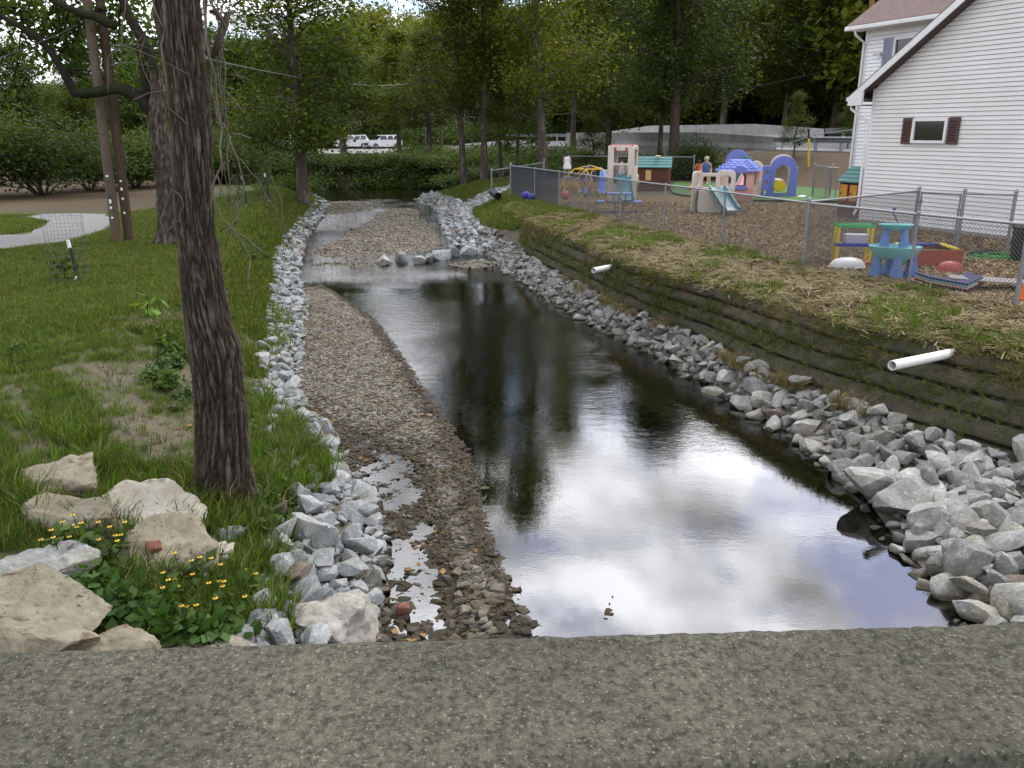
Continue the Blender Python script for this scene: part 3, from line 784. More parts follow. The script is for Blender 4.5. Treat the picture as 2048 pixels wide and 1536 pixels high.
boulder((152, 1030), -.78, (.64, .42, .34), .1, (.1, .1), M_SAND, 3, 'low brown boulder tucked under the twig boulder')
boulder((316, 1110), -.86, (.80, .62, .34), -.5, (.3, .3), M_CONG, 4, 'rough crumbly boulder with a red brick fragment on it')
boulder((85, 1212), -.84, (1.0, .5, .36), -.25, (.15, .15), M_CONG, 5, 'long tan boulder behind the flower leaves at the left picture edge')
boulder((60, 1285), -.78, (.72, .38, .34), -.1, (.1, .1), M_SAND, 6, 'grainy grey boulder in the bottom left against the parapet')
boulder((215, 1310), -.95, (.5, .34, .28), .1, (.1, 0), M_SAND, 7, 'small tan boulder peeping over the parapet at the left')
boulder((405, 1300), -1.08, (.64, .40, .22), .1, (.06, .1), M_COB, 8, 'flat grey slab just beyond the parapet below the flowers')
boulder((668, 1250), -1.22, (.52, .46, .44), .4, (.1, -.1), mat('granite', (.265, .248, .21), .85, (.35, .332, .29), 14, .4, .6, bump=.6, bscale=30, c3=(.22, .16, .11), s3=30, t3=(.6, .68)), 9, 'rounded pinkish granite boulder among the broken stones by the parapet')
boulder((97, 1140), -.86, (.58, .40, .30), .6, (.3, 0), M_ROCK_R, 10, 'bluish grey boulder behind the yellow flowers')
boulder((455, 1072), -.98, (.28, .18, .26), .5, (.2, .2), M_ROCK, 11, 'small grey pointed stone standing in grass right of the cream slab')
boulder((440, 1110), -.98, (.28, .20, .28), .9, (.2, .1), M_SAND2, 12, 'small cream pointed stone in grass below the trunk')
boulder((385, 1165), -1.0, (.34, .26, .22), .9, (.2, .1), M_SAND, 13, 'small tan stone between the yellow flowers')
bpy.context.view_layer.update()
def on_boulder(px, py, ob):
    inv = ob.matrix_world.inverted(); o_ = inv @ Vector((0, 0, EYE)); d_ = (inv.to_3x3() @ Vector(ray(px, py))).normalized()
    ok, loc, nor, _i = ob.ray_cast(o_, d_)
    return (ob.matrix_world @ loc) if ok else at(px, py, -.6)
crumb = [o for o in COL.objects if 'crumbly' in str(o.get('label', ''))][0]
bk = MB(); bk.box((0, 0, 0), (.12, .10, .055), bev=.016, taper=.86)
tag(bk.build('brick_fragment', mat('red_brick', (.15, .055, .035), .9, (.23, .10, .065), 20, bump=1.0), None, loc=on_boulder(308, 1096, crumb) + Vector((0, 0, .012)), rot=(.45, .12, .5)), 'red brick fragment lying on the crumbly boulder', 'brick')
bk = MB(); bk.box((0, 0, 0), (.12, .09, .075), bev=.022, taper=.85)
tag(bk.build('brick_fragment', MATS['red_brick'], None, loc=at(806, 1217, -1.34), rot=(.1, .15, .2)), 'red brick fragment at the water edge of the gravel', 'brick')

# ------------------------------------------------------------------ gravel: cobbles and pebbles
M_PEB = [stone_mat('pebble_grey', (.15, .142, .122), (.25, .238, .205), (.38, .365, .33), rv=.5, scale=14), M_COB, stone_mat('pebble_rust', (.11, .085, .055), (.19, .15, .10), (.26, .22, .16), rv=.45, scale=14)]
PEB = []
for i in range(12):
    me = rock_mesh(300 + i, flat=.42, npt=12, rough=.08, name='pebble', m=M_PEB[(0, 1, 1, 2)[i % 4]])
    PEB.append(me)
def gravel_points(n, y0, y1, seed, side='bar'):
    r = np.random.default_rng(seed)
    y = r.uniform(y0, y1, n); x = C(y) - .1 + (r.random(n)) * ((D(y) if side == 'bar' else E_(y)) + .25 - C(y))
    z = gz(x, y)
    w = WL(y)
    keep = (z > w - (.045 if side == 'bar' else -.005) + r.normal(size=n) * .012)
    P = np.stack([x, y, z], axis=1)[keep]
    return P[inframe(P)]
Pb = gravel_points(95000, 4.6, 21, 41)
Pu = gravel_points(26000, 20.5, 46, 42, 'all')
r = np.random.default_rng(43)
def spread_gravel(name, P, smin, smax, label, pw=2.6):
    n = len(P)
    s = smin + (smax - smin) * r.random(n) ** pw
    Q = P.copy(); Q[:, 2] += s * .08
    rot = np.stack([r.normal(size=n) * .18, r.normal(size=n) * .18, r.uniform(0, 6.28, n)], axis=1)
    return scatter(name, Q, rot, s * 1.3, PEB, r.integers(0, 12, n), label, 'gravel')
spread_gravel('gravel', Pb, .014, .075, 'brown and grey pebbles of the gravel bar left of the pool')
spread_gravel('gravel', Pu, .04, .13, 'pebbles of the shallow riffle bars upstream')
# 300 larger cobbles, each its own piece
Pc = gravel_points(9000, 4.6, 15, 44)
sz = .05 + .075 * r.random(len(Pc)) ** 2.2
o_ = np.argsort(-sz * FPX / (Pc[:, 1] + 1))[:286]
for i in o_:
    obj('cobble', PEB[r.integers(12)], ground, Pc[i] + np.array([0, 0, sz[i] * .14]), (r.normal() * .15, r.normal() * .15, r.uniform(0, 6.28)), float(sz[i] * 1.3))
for (px, py, s) in ((1015, 1215, .10), (1215, 1222, .09), (1218, 1230, .07), (1212, 1240, .06), (1218, 1210, .05), (1224, 1196, .05), (795, 905, .16), (845, 915, .13)):
    p = at(px, py, -1.41); obj('cobble', PEB[int(s * 100) % 12], ground, p, (0, 0, s * 40), s * 1.3)
# stones on the pool bed, seen through the water
yb = r.uniform(5.2, 12, 2600); xb = D(yb) + r.random(2600) * (E_(yb) - D(yb))
zb_ = gz(xb, yb); Pq = np.stack([xb, yb, zb_], axis=1)
scatter('bed_stones', Pq, np.stack([yb * 0, yb * 0, r.uniform(0, 6.28, 2600)], axis=1), .04 + .14 * r.random(2600) ** 2.5, PEB, r.integers(0, 12, 2600), 'sunken stones on the bed of the clear pool', 'stones')

# ------------------------------------------------------------------ retaining wall of wrapped soil lifts
def lift_mat():
    m = mat('soil_lift', (.058, .052, .036), .95, (.115, .10, .068), 5, .35, .65, bump=1.0, bscale=14, c3=(.055, .07, .024), s3=2.2, t3=(.48, .62), spec=.15)
    nt = m.node_tree; nd = nt.nodes; ln = nt.links
    b = nd['Principled BSDF']
    uv = nd.new('ShaderNodeUVMap'); uv.uv_map = 'net'
    br_ = nd.new('ShaderNodeTexBrick'); br_.offset = .5; br_.inputs['Scale'].default_value = 1.0
    br_.inputs['Brick Width'].default_value = .035; br_.inputs['Row Height'].default_value = .02; br_.inputs['Mortar Size'].default_value = .0035
    ln.new(uv.outputs[0], br_.inputs['Vector'])
    old = b.inputs['Base Color'].links[0].from_socket
    mx = nd.new('ShaderNodeMix'); mx.data_type = 'RGBA'
    ln.new(br_.outputs['Fac'], mx.inputs[0]); ln.new(old, mx.inputs[6]); mx.inputs[7].default_value = (.036, .033, .026, 1)
    ln.new(mx.outputs[2], b.inputs['Base Color'])
    return m
M_LIFT = lift_mat()
NL = 5
wall = empty('retaining_wall', (3.0, 14.0, -1.1), 0, 'dark terraced wall of netted soil lifts with weeds, right of the pool', 'retaining wall')
def lift_front(y, t):
    """point on the wall front at height share t"""
    f = float(F_(y)); g = float(G(y))
    x = f + (g - f) * (t ** 1.05) * .97 + .02
    return x, -1.16 + t * 1.01
def build_lift(k):
    ys = np.concatenate([np.arange(5.0, 14, .12), np.arange(14, 25.01, .2)])
    ns = 9
    V_, F2, uvs = [], [], []
    for j, y in enumerate(ys):
        endf = float(sstep(25.0, 23.8, y))
        for i in range(ns):
            q = i / (ns - 1)
            t = (k + q) / NL
            x, z = lift_front(y, t)
            bul = .09 * math.sin(PI * min(1, max(0, q * 1.02))) ** .6
            bul *= .8 + .5 * mnoise.noise(Vector((y * 1.5, k * 3.1, 0)))
            if i == 0: x += .10
            if i == ns - 1: x += .13
            wob = .045 * mnoise.noise(Vector((y * 2.1, t * 9, k))) + .015 * mnoise.noise(Vector((y * 9, t * 20, k)))
            z += .03 * mnoise.noise(Vector((y * .8, k * 7.0, 3))) * math.sin(PI * q)
            V_.append((x - (bul + wob) * .9 - wall.location.x + (1 - endf) * .5, y - wall.location.y, z - wall.location.z - (1 - endf) * .35 * (k + q) / NL))
            uvs.append((y, q * .26))
    for j in range(len(ys) - 1):
        for i in range(ns - 1):
            F2.append((j * ns + i, (j + 1) * ns + i, (j + 1) * ns + i + 1, j * ns + i + 1))
    me = bpy.data.meshes.new('soil_lift'); me.from_pydata(V_, [], F2); me.materials.append(M_LIFT)
    ul = me.uv_layers.new(name='net')
    for lp in me.loops: ul.data[lp.index].uv = uvs[lp.vertex_index]
    me.polygons.foreach_set('use_smooth', np.ones(len(me.polygons), dtype=bool)); me.update()
    return obj('soil_lift', me, wall)
for k in range(NL): build_lift(k)

# drain pipes
M_PVC = mat('white_pvc', (.74, .74, .72), .35, (.62, .61, .58), 6, .5, .75)
M_IN = mat('pipe_inside', (.05, .05, .05), .8)
def pipe(name, p, q, r_, label, mt, wall_t=.008):
    p, q = Vector(p), Vector(q); d = q - p; Lh = d.length
    root = empty(name, p, 0, label, 'pipe')
    b = MB(); n = 20
    prof = [(r_ - wall_t, .30), (r_ - wall_t, .002), (r_ - .002, 0), (r_, .004), (r_, Lh)]
    b.M = d.to_track_quat('Z', 'Y').to_matrix().to_4x4()
    b.lathe(prof, n=n, cap=False)
    b.build('pipe_wall', mt, root, smooth=True, auto=40)
    e = MB(); e.M = b.M; e.lathe([(r_ - wall_t, .28), (.001, .29)], n=n, cap=False); e.build('pipe_inside', M_IN, root)
    return root
pipe('drain_pipe', atY(1784, 731, 9.05), atY(1915, 704, 9.75), .057, 'long white plastic drain pipe sticking out of the near soil wall', M_PVC)
pipe('drain_pipe', atY(1187, 541, 16.9), atY(1232, 532, 17.5), .057, 'short white plastic drain pipe in the far part of the soil wall', M_PVC)
pipe('culvert', atY(996, 393, 33.0), atY(984, 384, 34.2), .15, 'black corrugated culvert end beyond the pale stones', mat('black_plastic', (.012, .012, .013), .5), .02)

# ------------------------------------------------------------------ bridge parapet under the camera
M_CONC = mat('weathered_concrete', (.050, .049, .040), .92, (.195, .188, .148), 85, .34, .62, bump=1.0, bscale=130, c3=(.38, .375, .31), s3=150, t3=(.585, .66), spec=.2, detail=10)
def concrete_layers(m):
    nt = m.node_tree; nd = nt.nodes; ln = nt.links; b = nd['Principled BSDF']
    old = b.inputs['Base Color'].links[0].from_socket
    tc = nd.new('ShaderNodeTexCoord')
    n = nd.new('ShaderNodeTexNoise'); n.inputs['Scale'].default_value = 2.2; n.inputs['Detail'].default_value = 5; ln.new(tc.outputs['Object'], n.inputs[0])
    rp = nd.new('ShaderNodeValToRGB'); rp.color_ramp.elements[0].position = .3; rp.color_ramp.elements[0].color = (.62, .62, .6, 1); rp.color_ramp.elements[1].position = .7; rp.color_ramp.elements[1].color = (1.35, 1.33, 1.2, 1)
    ln.new(n.outputs[0], rp.inputs[0])
    mx = nd.new('ShaderNodeMix'); mx.data_type = 'RGBA'; mx.blend_type = 'MULTIPLY'; mx.inputs[0].default_value = 1
    ln.new(old, mx.inputs[6]); ln.new(rp.outputs[0], mx.inputs[7]); ln.new(mx.outputs[2], b.inputs['Base Color'])
concrete_layers(M_CONC)
pr = empty('bridge_parapet', (0, 1.105, .56), R(2.8), 'weathered speckled concrete parapet of the bridge in the foreground', 'parapet')
# coping with a worn, chipped lip
prof_ = [(-.17, .58), (-.17, .70), (-.17, .80), (-.17, .875), (-.160, .893), (-.145, .90), (-.09, .90), (0, .90), (.09, .90), (.145, .90), (.160, .893), (.17, .875), (.17, .80), (.17, .70), (.17, .58)]
xs_ = np.concatenate([np.arange(-6, -1.6, .1), np.arange(-1.6, 1.6, .011), np.arange(1.6, 6.01, .1)]); V_, F2 = [], []
for x in xs_:
    for i, (y, z) in enumerate(prof_):
        e = 1.0 if i in (3, 4, 5, 9, 10, 11) else .25
        c = mnoise.fractal(Vector((x * 22, i * 1.7, 0)), .6, 2, 4) * .0022 * e - max(0, mnoise.noise(Vector((x * 9, y * 12, 7))) - .5) * .016 * (e > .5)
        V_.append((x, y + (c if y > 0 else -c) * (abs(y) > .12), z + c))
k = len(prof_)
for j in range(len(xs_) - 1):
    for i in range(k - 1): F2.append((j * k + i, (j + 1) * k + i, (j + 1) * k + i + 1, j * k + i + 1))
    F2.append((j * k + k - 1, (j + 1) * k + k - 1, (j + 1) * k, j * k))
me = mesh_np('coping', np.array(V_), np.array(F2), M_CONC, smooth=True); me.flip_normals(); obj('coping', me, pr)
b = MB(); b.box((0, .02, -.2), (11.8, .24, 1.55)); b.build('parapet_wall', M_CONC, pr)
b = MB(); b.box((0, -3.2, -.02), (14, 6.2, .24)); o = b.build('bridge_deck', mat('asphalt', (.05, .05, .05), .9, (.08, .08, .078), 30, bump=.5), None, loc=(0, 1.1, .55), rot=(0, 0, R(2.8))); tag(o, kind='structure')
# ------------------------------------------------------------------ house with gable wall and two-storey wing
HU = Vector((.412, -.911, 0)).normalized()      # along the gable wall, towards the camera
HN = Vector((.911, .412, 0)).normalized()       # into the house
HC = at(1719, 443, 0.0)                         # far left corner of the gable wall
HM = Matrix(((HU.x, HN.x, 0, HC.x), (HU.y, HN.y, 0, HC.y), (0, 0, 1, HC.z), (0, 0, 0, 1)))
def wall_uv(x, y, off=0.0):
    """where the line of sight through a pixel meets the gable wall plane -> (s, z)"""
    r_ = Vector(ray(x, y)); o = Vector((0, 0, EYE))
    pn = HC + HN * off
    t = (pn - o).dot(HN) / r_.dot(HN)
    p = o + r_ * t
    return (p - pn).dot(HU), p.z
M_SIDE = mat('vinyl_siding_cream', (.70, .688, .67), .55, (.635, .622, .60), 1.2, .4, .7, spec=.3)
M_SIDEW = mat('vinyl_siding_white', (.82, .83, .85), .5, (.78, .79, .80), 1.2, .4, .7, spec=.3)
M_TRIM = mat('white_trim', (.74, .74, .74), .5, (.66, .66, .65), 3)
M_SOFF = mat('dark_brown_soffit', (.055, .035, .033), .6)
M_SHUT = mat('brown_shutter', (.070, .036, .032), .5)
M_SHUTB = mat('blue_grey_shutter', (.26, .28, .37), .5)
M_GLASS = mat('window_glass', (.012, .016, .012), .06, spec=.8)
M_ROOF = mat('brown_shingles', (.105, .066, .058), .95, (.17, .12, .108), 9, .35, .65, bump=.8, bscale=18, stretch=(1, 1, 3))
M_FOUND = mat('foundation', (.35, .34, .32), .9)
house = empty('house', HC, 0, 'cream sided house with a gable wall and white two-storey wing at the right', 'house')
house.matrix_world = HM
house.rotation_euler = (0, 0, math.atan2(HU.y, HU.x)); house.location = HC
# in house space: x = along the wall, y = into the house (HN is +90 deg from HU)
EX = .1016
APEX = 5.6; SL = .685; Z0 = 3.42
def rake(s): return Z0 + SL * (s if s < APEX else 2 * APEX - s)
def siding(parent, x0, x1, z0, z1, y, m, clip=None, name='siding_board'):
    n = int((z1 - z0) / EX)
    for i in range(n):
        za, zb = z0 + i * EX, z0 + (i + 1) * EX
        a, c = x0, x1; a2, c2 = x0, x1
        if clip:
            def ends(z):
                t = (z - Z0) / SL
                return max(x0, t), min(x1, 2 * APEX - t)
            a, c = ends(za); a2, c2 = ends(zb)
            if c2 - a2 < .1: break
        zl = za + .010
        vs_ = [(a, y - .042, zl), (c, y - .042, zl), (c2, y - .022, zb), (a2, y - .022, zb), (a, y - .012, zl), (c, y - .012, zl), (c2, y, zb), (a2, y, zb)]
        b = MB(); b.add(vs_, [(0, 1, 2, 3), (0, 4, 5, 1), (0, 3, 7, 4), (1, 5, 6, 2), (3, 2, 6, 7)])
        b.build(name, m, parent)
# gable block: wall core + siding
gb = MB(); gb.prism([(0.02, 0), (2 * APEX - .02, 0), (2 * APEX - .02, Z0 - .02), (APEX, rake(APEX) - .04), (0.02, Z0 - .02)], .02, 8.4)
gw = gb.build('wall', M_SIDE, house); gw['label'] = 'cream gable wall'
siding(gw, .06, 2 * APEX - .06, .06, 7.4, .0, M_SIDE, clip=True)
b = MB(); b.box((.02, -.012, 1.74), (.09, .03, 3.4)); b.build('corner_post', M_TRIM, house)
b = MB(); b.box((APEX, .0, .0), (2 * APEX, .03, .14)); b.build('foundation', M_FOUND, house)
# roof of the gable block
rf = empty('roof', (0, 0, 0)); rf.parent = house
def slab(p, q, r_, t, th, m, nm, par):
    p, q, r_ = Vector(p), Vector(q), Vector(r_); w = q + r_ - p
    n = (q - p).cross(r_ - p).normalized() * th
    b = MB(); b.add([p, q, w, r_, p + n, q + n, w + n, r_ + n], [(0, 1, 2, 3), (4, 7, 6, 5), (0, 4, 5, 1), (1, 5, 6, 2), (2, 6, 7, 3), (3, 7, 4, 0)])
    return b.build(nm, m, par)
OH = .52; RK = .36
def rk(s): return Z0 + .16 + SL * s
slab((-OH, -RK, rk(-OH)), (APEX, -RK, rk(APEX)), (-OH, 8.6, rk(-OH)), 0, .05, M_ROOF, 'roof_slope', rf)
slab((2 * APEX + OH, 8.6, rk(-OH)), (APEX, 8.6, rk(APEX)), (2 * APEX + OH, -RK, rk(-OH)), 0, .05, M_ROOF, 'roof_slope', rf)
# rake boards (pale) and dark soffit under the overhang
for sgn in (0, 1):
    X = (lambda s: s) if sgn == 0 else (lambda s: 2 * APEX - s)
    b = MB()
    b.add([(X(-OH), -RK - .02, rk(-OH) - .17), (X(APEX), -RK - .02, rk(APEX) - .17), (X(APEX), -RK - .02, rk(APEX) + .015), (X(-OH), -RK - .02, rk(-OH) + .015),
           (X(-OH), -RK + .005, rk(-OH) - .17), (X(APEX), -RK + .005, rk(APEX) - .17), (X(APEX), -RK + .005, rk(APEX) + .015), (X(-OH), -RK + .005, rk(-OH) + .015)],
          [(0, 1, 2, 3), (4, 7, 6, 5), (0, 4, 5, 1), (2, 6, 7, 3), (0, 3, 7, 4), (1, 5, 6, 2)])
    b.build('rake_board', M_TRIM, rf)
    b = MB(); b.add([(X(-OH + .05), -RK + .01, rk(-OH) - .10), (X(APEX), -RK + .01, rk(APEX) - .19), (X(APEX), .0, rk(APEX) - .19), (X(-OH + .05), .0, rk(-OH) - .10)], [(0, 1, 2, 3)])
    b.build('soffit', M_SOFF, rf)
# eave return: white triangle end and dark recess
b = MB(); b.prism([(-OH, rk(-OH) - .20), (-.06, rk(-OH) - .20), (-.06, rk(-.06) - .16), (-OH, rk(-OH) - .02)], -RK - .025, -RK + .05); b.build('eave_return', M_TRIM, rf)
b = MB(); b.box((-OH / 2 - .02, 4.1, rk(-OH) - .19), (OH - .06, 8.8, .02)); b.build('soffit', M_SOFF, rf)
b = MB(); b.box((-OH - .05, 4.1, rk(-OH) - .04), (.11, 8.9, .10), bev=.02); b.build('gutter', M_TRIM, rf)
# downspout from the eave, back to the corner and down
b = MB(); b.tube([(-OH + .02, -.28, rk(-OH) - .10), (-OH + .04, -.27, rk(-OH) - .28), (-.08, -.06, rk(-OH) - .62), (-.07, -.06, 1.6), (-.07, -.06, .35), (-.12, -.14, .18)], .038, 10); b.build('downspout', M_TRIM, house, smooth=True, auto=50)
# small window with brown shutters
s0, z0 = wall_uv(1826, 286); s1, z1 = wall_uv(1902, 236)
def window(par, x0, x1, z0, z1, y, sw, ms, mull=False, rail=False):
    w = empty('window', ((x0 + x1) / 2, y, z0)); w.parent = par
    fr = .065
    W, Hh = x1 - x0, z1 - z0
    b = MB()
    b.box((0, -.035, fr / 2), (W, .07, fr)); b.box((0, -.035, Hh - fr / 2), (W, .07, fr))
    b.box((-W / 2 + fr / 2, -.035, Hh / 2), (fr, .07, Hh - 2 * fr)); b.box((W / 2 - fr / 2, -.035, Hh / 2), (fr, .07, Hh - 2 * fr))
    if mull: b.box((0, -.033, Hh / 2), (.09, .062, Hh - 2 * fr))
    b.build('frame', M_TRIM, w)
    xs = [(-W / 2 + fr, -.045), (.045, W / 2 - fr)] if mull else [(-W / 2 + fr, W / 2 - fr)]
    for (a, c) in xs:
        b = MB(); b.box(((a + c) / 2, -.018, Hh / 2), (c - a, .012, Hh - 2 * fr)); b.build('pane', M_GLASS, w)
        if rail: b = MB(); b.box(((a + c) / 2, -.028, Hh / 2), (c - a, .02, .035)); b.build('rail', M_TRIM, w)
    for sg in (-1, 1):
        sh = MB(); xc = sg * (W / 2 + sw / 2 + .02)
        sh.box((xc, -.022, Hh / 2), (sw, .022, Hh + .04))
        sh.box((xc - sw / 2 + .03, -.038, Hh / 2), (.05, .014, Hh + .03)); sh.box((xc + sw / 2 - .03, -.038, Hh / 2), (.05, .014, Hh + .03))
        sh.box((xc, -.038, .02), (sw - .1, .014, .06)); sh.box((xc, -.038, Hh - .02), (sw - .1, .014, .06))
        so = sh.build('shutter', ms, w)
        for i in range(int((Hh - .1) / .06)):
            sl = MB(); sl.box((xc, -.036, .07 + i * .06), (sw - .1, .012, .042), rx=.5); sl.build('slat', ms, w)
    return w
window(gw, s0, s1, z0, z1, -.046, .30, M_SHUT)
# two-storey wing: recessed by 1.58 m, 1.95 m further along
WY = 1.58; WX = -2.0; WZ = 5.22
wb = MB(); wb.box((WX + 5.0, WY + 4.2, WZ / 2), (9.96, 8.36, WZ)); ww = wb.build('wall', M_SIDEW, house); ww['label'] = 'white wing wall'
siding(ww, WX + .06, WX + 6.4, .16, WZ - .12, WY + .02, M_SIDEW)
b = MB(); b.box((WX + .02, WY, WZ / 2), (.10, .05, WZ - .1)); b.build('corner_post', M_TRIM, house)
wr = empty('roof', (0, 0, 0)); wr.parent = house
slab((WX - .35, WY - .45, WZ - .02), (WX + 10.4, WY - .45, WZ - .02), (WX - .35, WY + 4.3, WZ + 3.1), 0, .06, M_ROOF, 'roof_slope', wr)
slab((WX + 10.4, WY + 9.05, WZ - .02), (WX - .35, WY + 9.05, WZ - .02), (WX + 10.4, WY + 4.3, WZ + 3.1), 0, .06, M_ROOF, 'roof_slope', wr)
b = MB(); b.prism([(WY - .1, WZ), (WY + 8.6, WZ), (WY + 4.3, WZ + 2.95)], WX + .04, WX + 9.9); b.M = Matrix.Identity(4)
b.v = [(y, x, z) for (x, y, z) in b.v]; b.build('gable_end', M_SIDEW, wr)
b = MB(); b.box((WX + 5, WY - .22, WZ - .085), (10.6, .42, .03)); b.build('soffit', M_TRIM, wr)
b = MB(); b.box((WX + 5, WY - .47, WZ - .045), (10.75, .11, .11), bev=.02); b.build('gutter', M_TRIM, wr)
b = MB(); b.tube([(WX - .02, WY - .46, WZ - .10), (WX - .02, WY - .44, WZ - .22), (WX - .03, WY - .06, WZ - .42), (WX - .03, WY - .06, 2.5), (WX - .03, WY - .06, .2)], .038, 10); b.build('downspout', M_TRIM, house, smooth=True, auto=50)
u0, v0 = wall_uv(1786, 140, WY); u1, v1 = wall_uv(1838, 70, WY)
window(ww, u0, u0 + 1.35, v1 - 1.35, v1, WY - .03, .36, M_SHUTB, mull=True, rail=True)
pl = wall_uv(1763, 107, WY)
b = MB(); b.box((pl[0], WY - .06, pl[1]), (.10, .1, .06)); b.tube([(pl[0] - .04, WY - .1, pl[1]), (pl[0] - .08, WY - .2, pl[1] - .04)], [.03, .045], 8); b.tube([(pl[0] + .04, WY - .1, pl[1]), (pl[0] + .08, WY - .2, pl[1] - .04)], [.03, .045], 8); b.build('flood_light', M_TRIM, house)
# ------------------------------------------------------------------ chain link fences
M_GALV = mat('galvanised', (.27, .28, .30), .5, (.20, .21, .225), 5, .35, .65, metal=.55)
M_WIRE = mat('fence_wire', (.075, .075, .072), .6)
M_WIREB = mat('black_wire', (.035, .04, .05), .5)
FH = 1.14
def fabric(p0, p1, h, pitch, rad, m, parent, base):
    """zigzag wires of a chain link panel from p0 to p1 (ground points)"""
    p0, p1 = np.array(p0, float), np.array(p1, float)
    d = p1 - p0; Lh = np.hypot(d[0], d[1]); u = d / Lh
    nrm = np.array([-u[1], u[0], 0]); nrm /= np.linalg.norm(nrm)
    ns = max(2, int(Lh / pitch)); nz = max(4, int(h / pitch))
    s = (np.arange(ns) + .5) * Lh / ns
    k = np.arange(nz + 1)
    amp = Lh / ns / 2 * 1.02
    off = np.where(k % 2 == 0, -amp, amp)
    S = s[:, None] + off[None, :] * np.where(np.arange(ns) % 2 == 0, 1, -1)[:, None]; Zz = np.repeat((.03 + (h - .05) * k / nz)[None, :], ns, axis=0)
    dep = np.where(k % 2 == 0, rad * .8, -rad * .8)[None, :] * np.where(np.arange(ns) % 2 == 0, 1, -1)[:, None]
    Pc = p0[None, None, :] + S[..., None] * u[None, None, :] + Zz[..., None] * np.array([0, 0, 1.0]) + dep[..., None] * nrm
    prof = [(-.5, -.6), (.5, -.6), (0, .7)]
    ring = np.stack([Pc + (u * a * 2 * rad + nrm * b_ * 2 * rad) for a, b_ in prof], axis=2)   # ns,nz+1,3,3
    V_ = ring.reshape(-1, 3) - np.array(base)
    idx = np.arange(ns * (nz + 1) * 3).reshape(ns, nz + 1, 3)
    Fs = []
    for a in range(3):
        c = (a + 1) % 3
        Fs.append(np.stack([idx[:, :-1, a], idx[:, :-1, c], idx[:, 1:, c], idx[:, 1:, a]], axis=2).reshape(-1, 4))
    me = mesh_np('chain_link', V_, np.concatenate(Fs), m)
    return tag(obj('chain_link', me, parent), kind='stuff')
def fence(name, pts, label, h=FH, pitch=.030, rad=.0025, thick=None, black=(), zs=None, rail=True, corner=(0, -1), skip=()):
    P = [np.array([p[0], p[1], (gz1(p[0], p[1]) if zs is None else zs)]) for p in pts]
    base = P[0]
    root = empty(name, base, 0, label, 'fence')
    for i, p in enumerate(P):
        if i in skip: continue
        big = i in corner or i - len(P) in corner
        b = MB(); r_ = .034 if big else .024
        hh = h + (.05 if big else -.01)
        prof = [(r_, -.1), (r_, hh)] + ([(r_ * 1.15, hh + .005), (r_ * 1.1, hh + .03), (r_ * .6, hh + .055), (.004, hh + .062)] if big else [(r_ * 1.2, hh), (r_ * 1.2, hh + .05), (.004, hh + .055)])
        b.lathe(prof, tuple(p - base), 12)
        b.build('post', M_GALV, root, smooth=True, auto=40)
    for i in range(len(P) - 1):
        if rail:
            b = MB(); b.tube([P[i] - base + np.array([0, 0, h]), P[i + 1] - base + np.array([0, 0, h])], .021, 10); b.build('top_rail', M_GALV, root, smooth=True, auto=40)
        fabric(P[i], P[i + 1], h - .01, pitch * (.8 if i in black else 1), rad * (1.1 if i in black else 1), M_WIREB if i in black else M_WIRE, root, base)
    return root
fence('chain_link_fence', FENCE, 'long chain link fence between the straw bank and the mulched playground', corner=(0, 2, -1), black=(8, 7))
# dark windscreen look of the far end: denser black mesh
# fence running from the corner post past the toys to the house, with a gate
q0 = Vector((5.3, 15.3, 0)); q1 = at(1823, 490, 0); q2 = at(1912, 500, 0); q3 = at(2012, 505, 0)
fence('chain_link_fence', [(5.33, 15.14), (q1.x, q1.y)], 'chain link fence from the corner post towards the house wall', zs=0.0, corner=(-1,), skip=(0,))
g0, g1 = Vector((q1.x, q1.y, 0)), Vector((q2.x, q2.y, 0))
def gate(g0, g1, label, h=1.12):
    d = (g1 - g0); Lh = d.length; root = empty('chain_link_gate', g0 + d.normalized() * .07, math.atan2(d.y, d.x), label, 'gate')
    W = Lh - .14
    b = MB(); b.tube([(0, 0, .06), (W, 0, .06), ], .019, 8); b.tube([(0, 0, h), (W, 0, h)], .019, 8); b.tube([(0, 0, .04), (0, 0, h + .02)], .019, 8); b.tube([(W, 0, .04), (W, 0, h + .02)], .019, 8)
    b.build('gate_frame', M_GALV, root, smooth=True, auto=40)
    b = MB(); b.box((W + .03, 0, h * .72), (.12, .05, .05)); b.build('latch', M_GALV, root)
    for z in (.25, h - .2): b = MB(); b.box((-.02, 0, z), (.10, .05, .05)); b.build('hinge', M_GALV, root)
    fabric((0, .0, .05), (W, 0, .05), h - .06, .030, .0024, M_WIRE, root, (0, 0, 0))
    return root
gate(g0, g1, 'chain link gate in front of the siding')
fence('chain_link_fence', [(q2.x, q2.y), (q3.x, q3.y)], 'short chain link panel between the gate and the house wall', zs=0.0)
# rail fence behind the dome and log cabin
f0, f1 = at(1128, 358 + 20, .05), at(1363, 356, .1)
fb = [(2.9, 44.0), (6.0, 43.0), (8.9, 42.0)]
fence('chain_link_fence', fb, 'chain link fence with a bright top rail behind the climbing dome', h=1.1, pitch=.06, rad=.002, zs=.12)
fence('chain_link_fence', [(-.9, 37.5), (1.4, 38.2), (1.55, 41.5)], 'small chain link enclosure at the far end of the playground', h=1.1, pitch=.06, rad=.002)
fc = [(atY(1465, 340, 43.5).x, 43.5), (atY(1560, 335, 42.6).x, 42.6), (atY(1625, 330, 42).x, 42), (atY(1700, 325, 41).x, 41)]
fence('chain_link_fence', fc, 'chain link fence on the slope under the road guard rail', h=1.1, pitch=.06, rad=.002)
ga, gb_ = at(1624, 394, 0), at(1642, 397, 0)
fence('chain_link_fence', [(ga.x, ga.y), (gb_.x + .3, gb_.y)], 'narrow chain link panel left of the open gate by the turf', zs=0.0)
